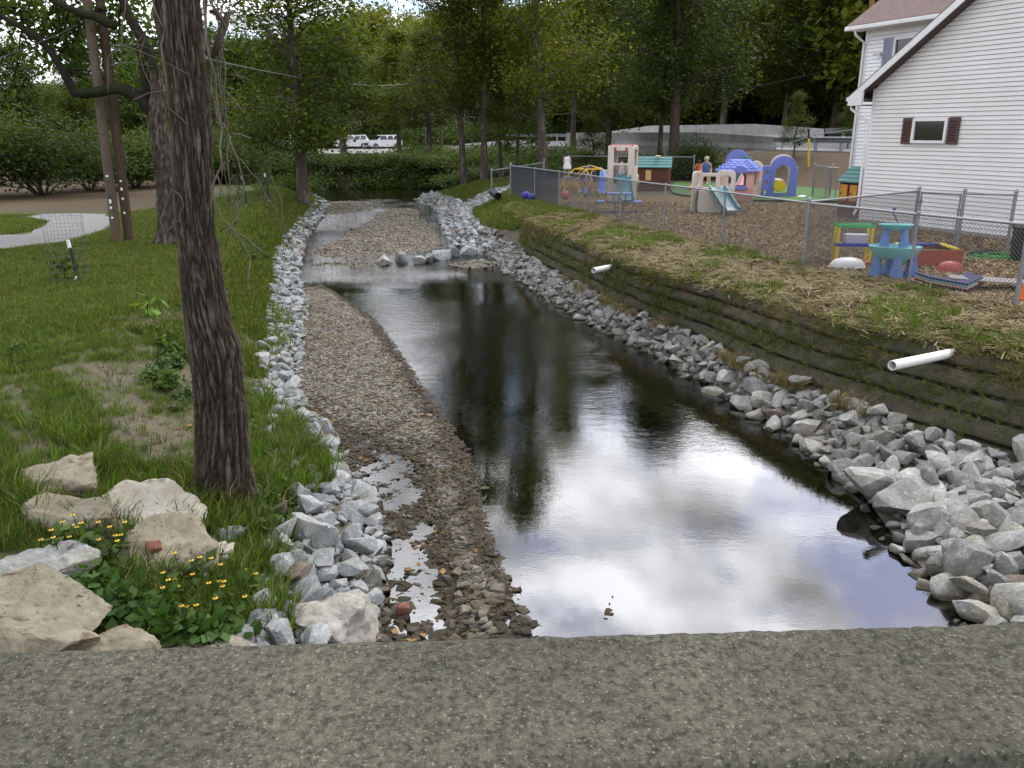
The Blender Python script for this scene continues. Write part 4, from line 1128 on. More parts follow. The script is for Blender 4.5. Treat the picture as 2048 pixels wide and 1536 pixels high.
gate(Vector((at(1646, 398, 0).x, at(1646, 398, 0).y, 0)), Vector((at(1674, 398, 0).x, at(1674, 398, 0).y, 0)), 'narrow chain link gate standing by the turf')
# ------------------------------------------------------------------ turf patch, driveway
def sheet(name, poly, m, dz=.012, sub=.6):
    """polygon sheet draped on the ground"""
    bm = bmesh.new()
    xs = [p[0] for p in poly]; ys = [p[1] for p in poly]
    f = bm.faces.new([bm.verts.new((x, y, 0)) for x, y in poly])
    x0, x1, y0, y1 = min(xs), max(xs), min(ys), max(ys)
    for k in range(1, int((x1 - x0) / sub)):
        bmesh.ops.bisect_plane(bm, geom=bm.verts[:] + bm.edges[:] + bm.faces[:], plane_co=(x0 + k * sub, 0, 0), plane_no=(1, 0, 0))
    for k in range(1, int((y1 - y0) / sub)):
        bmesh.ops.bisect_plane(bm, geom=bm.verts[:] + bm.edges[:] + bm.faces[:], plane_co=(0, y0 + k * sub, 0), plane_no=(0, 1, 0))
    for v in bm.verts: v.co.z = gz1(v.co.x, v.co.y) + dz
    me = bpy.data.meshes.new(name); bm.to_mesh(me); bm.free(); me.materials.append(m)
    me.polygons.foreach_set('use_smooth', np.ones(len(me.polygons), dtype=bool))
    o = obj(name, me); return tag(o, kind='structure')
def smooth_poly(pts, n=6):
    out = []; N = len(pts)
    for i in range(N):
        p0, p1, p2, p3 = (np.array(pts[(i + k) % N], float) for k in (-1, 0, 1, 2))
        for j in range(n):
            t = j / n
            out.append(tuple(.5 * ((2 * p1) + (-p0 + p2) * t + (2 * p0 - 5 * p1 + 4 * p2 - p3) * t * t + (-p0 + 3 * p1 - 3 * p2 + p3) * t ** 3)))
    return out
M_TURF = mat('artificial_turf', (.036, .105, .018), .9, (.055, .14, .028), 14, .35, .65, bump=.6, bscale=60)
tp = [at(1345, 372, 0), at(1345, 386, 0), at(1385, 394, 0), at(1500, 402, 0), at(1625, 404, 0), at(1690, 403, 0), at(1700, 388, 0), at(1600, 376, 0), at(1480, 370, 0), at(1365, 366, 0)]
sheet('turf', smooth_poly([(p.x, p.y) for p in tp], 4), M_TURF, .07, .5)
M_DRIVE = mat('driveway_gravel', (.14, .136, .13), .95, (.22, .215, .21), 30, .35, .65, bump=.8, bscale=50, c3=(.16, .16, .16), s3=60, t3=(.58, .66))
dp = [at(-500, 520, -.2), at(0, 505, -.2), at(130, 485, -.2), at(215, 462, -.2), at(238, 442, -.2), at(215, 429, -.2), at(150, 427, -.2), at(40, 434, -.2), at(95, 446, -.2), at(70, 463, -.2), at(0, 474, -.2), at(-500, 478, -.2)]
sheet('driveway', smooth_poly([(p.x, p.y) for p in dp], 4), M_DRIVE, .03, .5)
# ------------------------------------------------------------------ road on its embankment and bridge
M_RCON = mat('barrier_concrete', (.46, .45, .435), .85, (.36, .35, .33), 1.5, .4, .65, bump=.3, bscale=10)
M_RCON2 = mat('barrier_concrete_shaded', (.30, .30, .28), .9, (.20, .20, .18), .9, .35, .65, bump=.3, bscale=10)  # darker copy of the barrier concrete, the near side's shade put into its colour
M_ASPH = mat('road_asphalt', (.16, .16, .16), .9, (.20, .20, .195), 2, .4, .6)
M_LINE = mat('road_line', (.75, .75, .73), .7)
ra = math.atan2(RD.y, RD.x)
def RPt(al, s, z): return Vector((RP.x + RD.x * al + RN.x * s, RP.y + RD.y * al + RN.y * s, z))
rl = MB()
for (a0, a1, z0_, z1_) in ((-40, 0, 1.46, 1.46), (0, 22, 1.46, 1.46), (22, 45, 1.46, 1.1), (45, 130, 1.1, 1.08)):
    rl.add([RPt(a0, 0, z0_), RPt(a1, 0, z1_), RPt(a1, 5.6, z1_ + .5), RPt(a0, 5.6, z0_ + .5), RPt(a0, 0, z0_ - .5), RPt(a1, 0, z1_ - .5), RPt(a1, 5.6, z1_ - .5), RPt(a0, 5.6, z0_ - .5)], [(0, 3, 2, 1), (4, 5, 6, 7), (0, 1, 5, 4), (2, 3, 7, 6)])
tag(rl.build('road', M_ASPH), kind='structure')
ln_ = MB()
for s in (.55, 4.9): ln_.add([RPt(-40, s, 1.47 + s * .0893), RPt(22, s, 1.47 + s * .0893), RPt(22, s + .14, 1.484 + s * .0893), RPt(-40, s + .14, 1.484 + s * .0893)], [(0, 3, 2, 1)])
tag(ln_.build('road_line', M_LINE), kind='structure')
def barrier(name, al0, al1, s, z, h, label, m, flip=1, taper0=0.0, taper1=0.0, down=.0):
    root = empty(name, RPt(al0, s, z), ra, label, 'barrier')
    Lh = al1 - al0
    n = max(1, int(Lh / 6))
    for i in range(n):
        a, c = Lh * i / n + .012, Lh * (i + 1) / n - .012
        ha = h - (taper0 if i == 0 else 0); hc = h - (taper1 if i == n - 1 else 0)
        b = MB()
        pr_ = lambda x, hh: [(x, -.22, -down), (x, -.22, .08), (x, -.12, .33), (x, -.09, hh), (x, .09, hh), (x, .12, .33), (x, .22, .08), (x, .22, -down)]
        A_, C_ = pr_(a, ha), pr_(c, hc); k = 8
        b.add(A_ + C_, [tuple(range(k)), tuple(range(2 * k - 1, k - 1, -1))] + [(j, j + k, (j + 1) % k + k, (j + 1) % k) for j in range(k)])
        b.build('barrier_segment', m, root)
    return root
barrier('concrete_barrier', 2.0, 30, 0, 1.46, .95, 'concrete bridge barrier with shade in its colour on the near side of the road', M_RCON2, taper0=.25, down=.75)
barrier('concrete_barrier', 4.4, 32, 5.3, 1.93, 1.02, 'pale concrete barrier on the far side of the road', M_RCON, taper0=.35, taper1=.4)
def guard_rail(al0, al1, s, z, side, label, step=1.9):
    root = empty('guard_rail', RPt(al0, s, z), ra, label, 'guard rail')
    Lh = al1 - al0
    prof = [(0, .42), (.05, .46), (.05, .52), (0, .565), (.05, .61), (.05, .67), (0, .71), (-.012, .71), (-.012, .42)]
    b = MB(); k = len(prof)
    b.add([(0, y * side, zz) for y, zz in prof] + [(Lh, y * side, zz) for y, zz in prof], [(j, j + k, (j + 1) % k + k, (j + 1) % k) for j in range(k)])
    b.build('rail', M_GALV, root)
    for i in range(int(Lh / step)):
        b = MB(); b.box((.4 + i * step, -.13 * side, .15), (.12, .16, 1.2)); b.build('post', mat('weathered_post', (.24, .24, .26), .8, (.32, .32, .34), 6), root)
    return root
guard_rail(-34, 2.0, .0, 1.46, 1, 'grey guard rail with square posts above the turf, near side')
guard_rail(-34, 4.2, 5.3, 1.93, -1, 'galvanised guard rail joining the far concrete barrier at the right')
guard_rail(32.2, 110, 5.3, 1.6, -1, 'long galvanised guard rail far off behind the trees', 3.8)
# ------------------------------------------------------------------ playground things
def plas(name, c, rough=.42): return mat('plastic_' + name, c, rough, tuple(v * .85 for v in c), 2.0, .4, .7, spec=.4)
P_TAN = plas('tan', (.58, .53, .46)); P_TEAL = plas('teal', (.045, .16, .20)); P_RED = plas('red', (.34, .055, .04)); P_BLUE = plas('blue', (.06, .16, .52))
P_LBLUE = plas('light_blue', (.11, .22, .49)); P_PERI = plas('periwinkle', (.15, .19, .53)); P_PINK = plas('pink', (.58, .35, .33)); P_LOG = plas('log_brown', (.115, .043, .028), .6)
P_GREEN = plas('roof_green', (.05, .17, .155), .6); P_YEL = plas('tan_yellow', (.52, .33, .12)); P_AQUA = plas('aqua', (.17, .46, .47)); P_YELLOW = plas('yellow', (.58, .44, .02))
P_GRN = plas('bright_green', (.03, .33, .10)); P_DBLUE = plas('dark_blue', (.03, .03, .28)); P_ORANGE = plas('orange', (.70, .16, .03)); P_WHITE = plas('white', (.70, .70, .66)); P_CREAM = plas('cream', (.64, .58, .44))
P_BLACK = plas('black', (.015, .015, .016)); P_DK = mat('shade_interior', (.05, .03, .025), .8)
def faced(px, py, rz, name, label, cat, z=0.0):
    p = at(px, py, z); return empty(name, p, rz, label, cat)
def panel(root, nm, outline, holes, m, loc=(0, 0, 0), rz=0.0, thick=.06, bev=.012, tilt=0.0):
    me = panel_mesh(nm, outline, holes, thick, bev, m)
    return obj(nm, me, root, loc, (tilt, 0, rz))
def slide_part(root, x0, z0, x1, z1, w, m, y=0.0, th=.035, lip=.09, nm='slide'):
    """chute going down along +x from (x0,z0) to (x1,z1)"""
    b = MB(); n = 12; rows = []
    for i in range(n + 1):
        t = i / n
        x = x0 + (x1 - x0) * t; z = z0 + (z1 - z0) * (t * .9 + .1 * t * t * (3 - 2 * t)) if True else 0
        e = max(0, (t - .8) / .2); z += .06 * e * e
        rows.append([(x, y - w / 2, z + lip), (x, y - w / 2 + .035, z + lip), (x, y - w / 2 + .06, z), (x, y + w / 2 - .06, z), (x, y + w / 2 - .035, z + lip), (x, y + w / 2, z + lip), (x, y + w / 2, z - th), (x, y - w / 2, z - th)])
    vs_ = [p for r_ in rows for p in r_]; k = 8
    fs_ = [(i * k + j, i * k + (j + 1) % k, (i + 1) * k + (j + 1) % k, (i + 1) * k + j) for i in range(n) for j in range(k)] + [tuple(range(k)), tuple(n * k + j for j in range(k))]
    b.add(vs_, fs_)
    return b.build(nm, m, root, smooth=True, auto=40)

# tall climbing tower with a teal slide (front faces -y in local space)
t = faced(1243, 402, R(-18), 'climbing_tower', 'tall tan climbing tower with red top and teal slide', 'play tower')
W_ = .86; TH = 1.92
steps = [rrect(-.30, -.04, .12 + .19 * i, .24 + .19 * i, .03) for i in range(6)]
panel(t, 'front_panel', rrect(-W_ / 2, W_ / 2, 0, TH, .12), [rrect(-.24, .26, 1.32, 1.74, .07), rrect(-.24, .26, .62, 1.25, .06)], P_TAN, (0, -W_ / 2, 0))
panel(t, 'back_panel', rrect(-W_ / 2, W_ / 2, 0, TH, .12), [rrect(-.26, .26, 1.2, 1.74, .08), rrect(-.26, .26, .2, .8, .06)], P_TAN, (0, W_ / 2, 0))
panel(t, 'ladder_panel', rrect(-W_ / 2, W_ / 2, 0, TH, .12), [rrect(-.27, .27, 1.32, 1.78, .08)] + [rrect(a, a + .22, .10 + .20 * i, .22 + .20 * i, .03) for i in range(6) for a in (-.32, .10)], P_TAN, (-W_ / 2, 0, 0), PI / 2)
panel(t, 'side_panel', rrect(-W_ / 2, W_ / 2, 0, TH, .12), [rrect(-.27, .27, 1.2, 1.78, .08)], P_TAN, (W_ / 2, 0, 0), PI / 2)
b = MB(); b.box((0, 0, .60), (W_ - .06, W_ - .06, .05)); b.box((0, 0, .3), (W_ - .3, W_ - .3, .56)); b.build('platform', P_RED, t)
b = MB(); b.box((0, 0, TH - .01), (W_ - .02, W_ - .02, .07), bev=.03)
for sx in (-.2, .2): b.box((sx, -W_ / 2 - .012, TH - .14), (.09, .05, .14), bev=.01)
b.build('roof_cap', P_RED, t)
o = slide_part(t, 0, .92, 1.30, .10, .52, P_TEAL); o.rotation_euler = (0, 0, R(-72)); o.location = (.10, -.42, 0)

# climbing dome with little blue slide
t = faced(1178, 392, 0, 'climbing_dome', 'yellow and purple bar climbing dome behind the tower', 'climbing dome')
M_BARY = mat('yellow_bar', (.60, .40, .03), .4); M_BARP = mat('purple_bar', (.10, .08, .36), .4)
def sph(a, e, r_=1.25): return (r_ * math.cos(e) * math.cos(a), r_ * math.cos(e) * math.sin(a), r_ * math.sin(e) * .92)
rings = [(0.0, 10, 0), (R(34), 10, .5), (R(62), 5, .5)]
ptsr = [[sph(2 * PI * (i + o_) / n, e) for i in range(n)] for e, n, o_ in rings]
bars = []
for k in range(10):
    bars += [(ptsr[0][k], ptsr[1][k]), (ptsr[0][(k + 1) % 10], ptsr[1][k]), (ptsr[1][k], ptsr[1][(k + 1) % 10]), (ptsr[1][k], ptsr[2][k // 2])]
for k in range(5): bars += [(ptsr[2][k], (0, 0, 1.15)), (ptsr[2][k], ptsr[2][(k + 1) % 5])]
for i, (p, q) in enumerate(bars):
    b = MB(); b.tube([p, q], .017, 6); b.build('bar', M_BARP if i % 4 == 2 else M_BARY, t)
t2 = faced(1207, 391, R(-100), 'small_slide', 'small bright blue slide leaning on the climbing dome', 'slide')
slide_part(t2, -.9, .95, .35, .06, .42, P_BLUE)
b = MB()
for y_ in (-.17, .17): b.tube([(-.86, y_, .92), (-1.15, y_, 0)], .025, 6)
for k in range(3): b.tube([(-.93 - .07 * k, -.17, .7 - .22 * k), (-.93 - .07 * k, .17, .7 - .22 * k)], .018, 6)
b.build('ladder', P_BLUE, t2)

# log cabin playhouse
def log_house(root, W, Dp, wh, rh, mlog, mroof, mshut, shut_front=True, shut_right=None):
    n = 11; r_ = wh / n / 2
    for fc_ in range(4):
        ax = fc_ % 2; sgn = -1 if fc_ < 2 else 1
        for i in range(n):
            b = MB(); z = r_ + i * 2 * r_
            if ax == 0: b.tube([(-W / 2, sgn * Dp / 2, z), (W / 2, sgn * Dp / 2, z)], r_ * 1.04, 8)
            else: b.tube([(sgn * W / 2, -Dp / 2, z), (sgn * W / 2, Dp / 2, z)], r_ * 1.04, 8)
            b.build('log', mlog, root, smooth=True, auto=50)
    b = MB()
    for sx in (-1, 1):
        for sy in (-1, 1): b.tube([(sx * W / 2, sy * Dp / 2, 0), (sx * W / 2, sy * Dp / 2, wh + .02)], r_ * 1.5, 8)
    b.build('corner_logs', mlog, root, smooth=True, auto=50)
    for sgn in (-1, 1):
        b = MB(); b.add([(sgn * W / 2, -Dp / 2, wh), (sgn * W / 2, Dp / 2, wh), (sgn * W / 2, 0, wh + rh), (sgn * (W / 2 - .05), -Dp / 2, wh), (sgn * (W / 2 - .05), Dp / 2, wh), (sgn * (W / 2 - .05), 0, wh + rh)], [(0, 1, 2), (5, 4, 3), (0, 2, 5, 3), (1, 4, 5, 2), (0, 3, 4, 1)])
        b.build('gable', mlog, root)
    oh = .12
    for sgn in (-1, 1):
        rf_ = None
        for k in range(4):
            t0, t1 = k / 4, (k + 1) / 4 + .03
            y0_, y1_ = sgn * (Dp / 2 + oh) * (1 - t0), sgn * (Dp / 2 + oh) * (1 - min(1, t1))
            zz0, zz1 = wh - .05 + (rh + .08) * t0, wh - .05 + (rh + .08) * min(1, t1)
            b = MB(); b.add([(-W / 2 - oh, y0_, zz0 + .035), (W / 2 + oh, y0_, zz0 + .035), (W / 2 + oh, y1_, zz1 + .012), (-W / 2 - oh, y1_, zz1 + .012), (-W / 2 - oh, y0_, zz0), (W / 2 + oh, y0_, zz0), (W / 2 + oh, y1_, zz1 - .01), (-W / 2 - oh, y1_, zz1 - .01)],
                        [(0, 1, 2, 3), (4, 7, 6, 5), (0, 4, 5, 1), (1, 5, 6, 2), (2, 6, 7, 3), (3, 7, 4, 0)])
            b.build('shingle_row', mroof, root)
t = faced(1306, 379, R(-12), 'log_playhouse', 'brown log cabin playhouse with green roof and yellow shutters behind the tower', 'playhouse')
log_house(t, 1.28, 1.05, .98, .36, P_LOG, P_GREEN, P_YEL)
for (x, y, z, rz, w, h) in ((-.20, -.585, .62, 0, .24, .42),):
    b = MB(); b.box((x, y, z), (w, .035, h), bev=.012); b.build('shutter', P_YEL, t)
b = MB(); b.box((-.80, -.45, .64), (.26, .035, .44), rz=R(50), bev=.012); b.build('shutter', P_YEL, t)
b = MB(); b.box((.15, -.22, 1.37), (.22, .05, .12), rx=R(35), bev=.012); b.build('skylight', P_CREAM, t)
t = empty('log_playhouse', at(1716, 436, 0) + Vector((.25, .35, 0)), math.atan2(HU.y, HU.x), 'dark log cabin playhouse with orange shutters squeezed against the house corner', 'playhouse')
log_house(t, .95, .8, 1.02, .34, P_LOG, P_GREEN, P_ORANGE)
P_SHO = plas('shutter_orange', (.50, .235, .04))
for x in (-.34, .02):
    b = MB(); b.box((x, -.46, .68), (.27, .035, .46), bev=.012); b.build('shutter', P_SHO, t)
    b = MB(); b.box((x - .08, -.485, .66), (.03, .02, .07)); b.build('shutter_slot', P_LOG, t)

# picnic table
t = faced(1238, 424, R(-6), 'picnic_table', 'small blue picnic table with two benches near the fence', 'table')
b = MB(); b.box((0, 0, .56), (.72, .55, .045), bev=.018); b.build('tabletop', P_LBLUE, t)
M_STEEL = mat('grey_steel', (.16, .16, .165), .45, metal=.6)
for sx in (-1, 1):
    b = MB(); b.box((sx * .56, 0, .32), (.24, .60, .035), bev=.015); b.build('bench', P_LBLUE, t)
for sy in (-1, 1):
    b = MB(); y_ = sy * .22
    b.tube([(-.62, y_, .30), (-.66, y_, .02), (.66, y_, .02), (.62, y_, .30)], .015, 6); b.tube([(-.12, y_, .02), (-.2, y_, .54)], .015, 6); b.tube([(.12, y_, .02), (.2, y_, .54)], .015, 6)
    b.tube([(-.52, y_, .30), (-.2, y_, .30)], .013, 6); b.tube([(.52, y_, .30), (.2, y_, .30)], .013, 6)
    b.build('leg_frame', M_STEEL, t)

# low climber with teal slide
t = faced(1425, 424, R(-8), 'toddler_climber', 'low tan climber with twin arches and wide teal slide by the fence', 'climber')
steps = [rrect(-.06, .16, .10 + .21 * i, .21 + .21 * i, .03) for i in range(4)]
panel(t, 'side_panel', rrect(-.34, .34, 0, 1.22, .14), [rrect(-.22, .14, .78, 1.1, .08)] + [rrect(.02, .20, .10 + .17 * i, .20 + .17 * i, .03) for i in range(4)], P_TAN, (-.52, -.05, 0), R(62))
panel(t, 'front_panel', rrect(-.36, .36, 0, .66, .06), [], P_TAN, (-.12, -.28, 0), 0)
panel(t, 'arch_panel', rrect(-.30, .30, .0, 1.24, .16), [rrect(-.17, .17, .76, 1.08, .1)], P_TAN, (.34, .12, 0), R(-20))
panel(t, 'side_panel', rrect(-.34, .34, 0, .66, .08), [rrect(-.2, .2, .15, .45, .05)], P_TAN, (.44, .05, 0), R(80))
panel(t, 'back_panel', rrect(-.50, .50, 0, 1.15, .1), [rrect(-.3, .3, .1, .5, .08), rrect(-.3, .3, .72, 1.04, .08)], P_TAN, (-.05, .42, 0), 0)
b = MB(); b.box((-.05, .08, .6), (.9, .7, .05)); b.box((-.05, .1, .3), (.6, .5, .56)); b.build('platform', P_RED, t)
o = slide_part(t, 0, .74, .95, .08, .56, P_TEAL); o.rotation_euler = (0, 0, R(-62)); o.location = (.06, -.24, 0)

# pink cottage playhouse
t = faced(1474, 400, R(-24), 'toy_cottage', 'pink plastic cottage with a periwinkle shingled roof behind the low climber', 'playhouse')
CW = 1.15
for (nm, loc, rz, holes) in (('front_wall', (0, -CW / 2, 0), 0, [arch(-.02, .36, .52, 1.02, 8), rrect(-.42, -.16, .62, .92, .03)]), ('right_wall', (CW / 2, 0, 0), PI / 2, [arch(-.22, .22, .52, 1.0, 8)]),
                             ('back_wall', (0, CW / 2, 0), 0, [arch(-.3, .1, .5, 1.0, 8)]), ('left_wall', (-CW / 2, 0, 0), PI / 2, [arch(-.25, .2, .1, 1.0, 8)])):
    panel(t, nm, [(-CW / 2, 0), (CW / 2, 0), (CW / 2, 1.06), (-CW / 2, 1.06)], holes, P_PINK, loc, rz, thick=.05, bev=.008)
for i in range(7):
    b = MB(); b.box((0, -CW / 2 - .03, .05 + .068 * i), (CW, .03, .045), rx=.25); b.build('clapboard', P_PINK, t)
b = MB(); b.box((.17, -CW / 2 - .07, .47), (.46, .14, .12), bev=.02); b.build('flower_box', P_PERI, t)
hip = MB(); a = CW / 2 + .14; c_ = .24
for k in range(5):
    t0, t1 = k / 5, (k + 1) / 5
    e0, e1 = a + (c_ - a) * t0 + .02, a + (c_ - a) * t1
    z0_, z1_ = 1.03 + .40 * t0 ** .85, 1.03 + .40 * t1 ** .85
    b = MB(); b.add([(-e0, -e0, z0_), (e0, -e0, z0_), (e0, e0, z0_), (-e0, e0, z0_), (-e1, -e1, z1_), (e1, -e1, z1_), (e1, e1, z1_), (-e1, e1, z1_)], [(0, 1, 5, 4), (1, 2, 6, 5), (2, 3, 7, 6), (3, 0, 4, 7), (0, 3, 2, 1), (4, 5, 6, 7)])
    ro = b.build('shingle_row', P_PERI, t)
    for sd_ in range(4):
        nn = 7 - k
        for j in range(nn):
            w = 2 * e0 / nn
            sh = MB(); sh.M = Matrix.Rotation(PI / 2 * sd_, 4, 'Z'); sh.box((-e0 + w * (j + .5), -(e0 + e1) / 2 - .012, (z0_ + z1_) / 2), (w * .86, (e0 - e1) * 1.05, .03), rx=math.atan2(z1_ - z0_, e0 - e1))
            sh.build('shingle', P_PERI, t)
panel(t, 'dormer_arch', arch(-.26, .26, 0, .26, 8), [], P_PERI, (.17, -CW / 2 - .10, .98), 0, thick=.16)

# arched playset on the turf
t = faced(1545, 394, R(-8), 'arch_playset', 'blue and tan arched playset with ladder panels standing on the turf', 'playset')
panel(t, 'arch_panel', arch(-.48, .48, 0, 1.52, 12, .40), [arch(-.30, .28, .12, 1.18, 10)], P_PERI, (.30, -.10, 0), R(4))
panel(t, 'arch_panel', arch(-.46, .46, 0, 1.56, 12, .40), [arch(-.26, .26, .12, 1.16, 10)], P_TAN, (.38, .72, 0), R(4))
panel(t, 'side_panel', rrect(-.40, .40, 0, 1.1, .08), [rrect(-.2, .2, .6, .95, .08)], P_PERI, (.80, .30, 0), R(90))
panel(t, 'post_panel', rrect(-.14, .14, 0, 1.16, .04), [rrect(-.05, .06, .10, .26, .03), rrect(-.05, .06, .45, .62, .03), rrect(-.05, .06, .84, 1.0, .03)], P_PERI, (-.32, -.12, 0), 0, thick=.16)
panel(t, 'ladder_panel', arch(-.28, .28, 0, 1.34, 10), [arch(-.17, .17, .66, 1.20, 8)] + [rrect(-.15, .15, .12 + .18 * i, .23 + .18 * i, .04) for i in range(3)], P_CREAM, (-.72, -.06, 0), R(-12))
panel(t, 'arch_panel', arch(-.34, .34, 0, 1.5, 10), [arch(-.2, .2, .2, .9, 8)], P_TEAL, (-1.05, .5, 0), R(-20))
panel(t, 'arch_panel', arch(-.42, .42, 0, 1.72, 10), [arch(-.24, .24, .2, 1.0, 8)], P_PERI, (-1.30, 1.0, 0), R(-12))
b = MB(); b.box((-.4, .45, .62), (1.5, .9, .06), bev=.015); b.build('platform', P_TAN, t)
o = slide_part(t, 0, .78, 1.1, .1, .46, P_PINK); o.rotation_euler = (0, 0, R(-115)); o.location = (-.98, .1, 0)
b = MB(); b.lathe([(.20, -.02), (.22, 0), (.20, .02)], (0, 0, 0), 16); b.build('wheel_toy', P_YELLOW, t, loc=(.18, -.2, .42), rot=(PI / 2, 0, 0))
panel(t, 'red_panel', rrect(-.16, .16, .62, 1.0, .04), [], P_ORANGE, (-.60, .30, 0), 0)

# balls
def ball(px, py, r_, m, label, z=0.0, n=16):
    p = at(px, py, z); b = MB(); b.ball((0, 0, 0), r_, n)
    b.lathe([(r_ * 1.0, -.006), (r_ * 1.012, 0), (r_ * 1.0, .006)], (0, 0, 0), 20, cap=False)
    o = b.build('ball', m, None, smooth=True, loc=(p.x, p.y, z + r_ * .97), rot=(.4, .3, 0)); return tag(o, label, 'ball')
ball(1130, 399, .16, plas('rubber_red', (.50, .10, .12)), 'pinkish red play ball on the mulch')
ball(1170, 393, .155, P_BLUE, 'bright blue play ball in front of the dome')
ball(1052, 400, .16, P_DBLUE, 'dark blue ball behind the black mesh, left of the pair')
ball(1063, 402, .14, plas('navy', (.02, .03, .2)), 'dark blue ball behind the black mesh, right of the pair')
ball(1381, 382, .11, P_ORANGE, 'orange ball on the turf')
ball(1374, 360, .12, P_BLACK, 'black ball at the back of the turf')

# ---- toys behind the near fence
t = faced(1700, 527, R(-10), 'toy_stand', 'toy stand with yellow legs, green top rail and blue shelf', 'toy stand')
for sx in (-.29, .29):
    for sy in (-.16, .16):
        b = MB(); b.box((sx, sy, .34), (.045, .045, .68)); b.build('leg', P_YELLOW, t)
b = MB(); b.box((0, -.16, .70), (.66, .05, .05)); b.build('top_rail', P_GRN, t)
b = MB(); b.box((0, .16, .70), (.66, .05, .05)); b.build('top_rail', P_GRN, t)
b = MB(); b.box((0, -.18, .36), (.66, .03, .05)); b.box((0, 0, .36), (.6, .3, .02)); b.build('shelf', P_DBLUE, t)
b = MB(); b.box((0, 0, .03), (.66, .40, .05)); b.build('base', P_RED, t)
b = MB(); b.box((.05, .02, .46), (.40, .22, .17), bev=.02); tag(b.build('storage_bin', plas('clear_bin', (.42, .42, .50)), None, loc=t.location, rot=(0, 0, R(-10))), 'pale storage bin on the blue shelf of the toy stand', 'bin')
t = faced(1783, 551, R(-12), 'water_table', 'aqua water play table on blue legs behind the near fence', 'water table')
b = MB(); b.lathe([(.30, .30), (.36, .36), (.41, .46), (.42, .50), (.40, .505), (.37, .47), (.30, .40), (.02, .39)], n=28, sx=1.0, sy=.72); b.build('basin', P_AQUA, t, smooth=True, auto=40)
for i, (x, y_) in enumerate(((-.27, -.05), (.30, .02), (.02, -.2), (-.02, .2))):
    b = MB(); b.lathe([(.115, 0), (.11, .05), (.075, .22), (.07, .34)], (x, y_, 0), 12); b.build('leg', P_LBLUE if i != 1 else P_BLUE, t, smooth=True, auto=50)
for (x, y_) in ((-.16, .08), (.12, -.02)):
    b = MB(); b.lathe([(.09, .42), (.075, .55), (.055, .72), (.05, .78)], (x, y_, 0), 12); b.build('tower', P_LBLUE, t, smooth=True, auto=50)
b = MB(); b.lathe([(.08, .76), (.17, .80), (.20, .85), (.19, .86), (.14, .82), (.02, .81)], (-.02, .03, 0), 20, sx=1.4, sy=.7); b.build('upper_tray', P_AQUA, t, smooth=True, auto=40)
t = faced(1852, 525, R(-6), 'sandbox', 'red wooden sandbox with green, yellow and blue top boards', 'sandbox')
def plank(c, d, m, nm='board'):
    b = MB(); b.box(c, d); b.build(nm, m, t)
M_REDP = mat('red_paint', (.27, .055, .022), .7, (.20, .04, .02), 6)
plank((0, -.36, .14), (.96, .035, .28), M_REDP); plank((0, .36, .14), (.96, .035, .28), M_REDP); plank((-.47, 0, .14), (.035, .685, .28), P_GRN); plank((.47, 0, .14), (.035, .685, .28), M_REDP)
plank((0, .345, .30), (.9, .09, .03), P_DBLUE, 'top_board'); plank((-.45, 0, .302), (.09, .8, .03), P_YELLOW, 'top_board'); plank((.36, 0, .304), (.09, .74, .03), P_YELLOW, 'top_board'); plank((0, 0, .20), (.86, .64, .02), P_GRN, 'inner_board')
def shell_lid(px, py, w, dpt, h, m, label, rz):
    p = at(px, py, 0); b = MB()
    n = 22; rg = [(1.0, 0), (1.0, .02), (.9, .05), (.88, .35), (.7, .72), (.4, .94), (.02, 1.0)]
    vs_ = []; fs_ = []
    for (rr_, zz) in rg:
        for k in range(n):
            a = 2 * PI * k / n; sc_ = 1 + .035 * math.cos(a * 11) * (zz > .04)
            vs_.append((w / 2 * rr_ * sc_ * math.cos(a), dpt / 2 * rr_ * sc_ * math.sin(a), h * zz))
    for i in range(len(rg) - 1):
        for k in range(n): fs_.append((i * n + k, i * n + (k + 1) % n, (i + 1) * n + (k + 1) % n, (i + 1) * n + k))
    b.add(vs_, fs_); o = b.build('shell_lid', m, None, smooth=True, loc=p, rot=(0, 0, rz), auto=50); return tag(o, label, 'lid')
shell_lid(1694, 533, .72, .5, .17, P_WHITE, 'white shell shaped lid lying by the toy stand', R(10))
shell_lid(1899, 540, .46, .36, .16, plas('shell_red', (.34, .055, .045)), 'red shell shaped lid on the mulch beside the sandbox', R(-8))
# stack of foam play mats, each with a bent middle
for k, (c, lab) in enumerate((((.02, .02, .02), 'black foam mat at the bottom of the folded stack'), ((.55, .32, .22), 'peach foam mat in the folded stack'), ((.16, .36, .42), 'aqua foam mat in the folded stack'), ((.03, .03, .09), 'navy foam mat under the grey top mat'))):
    p = at(1915, 580, 0); b = MB(); z = .02 + k * .032
    pts_ = [(-.42, .26, z + .05), (0, -.0 - .10, z), (.42, .26, z + .05)]
    for (a, c2) in ((0, 1), (1, 2)):
        p0_, p1_ = pts_[a], pts_[c2]
        b.add([(p0_[0], p0_[1] - .16, p0_[2]), (p1_[0], p1_[1] - .16, p1_[2]), (p1_[0], p1_[1] + .3, p1_[2]), (p0_[0], p0_[1] + .3, p0_[2]), (p0_[0], p0_[1] - .16, p0_[2] + .024), (p1_[0], p1_[1] - .16, p1_[2] + .024), (p1_[0], p1_[1] + .3, p1_[2] + .024), (p0_[0], p0_[1] + .3, p0_[2] + .024)],
              [(0, 3, 2, 1), (4, 5, 6, 7), (0, 1, 5, 4), (1, 2, 6, 5), (2, 3, 7, 6), (3, 0, 4, 7)])
    tag(b.build('foam_mat', mat('foam_%d' % k, c, .9), None, loc=p), lab, 'mat')
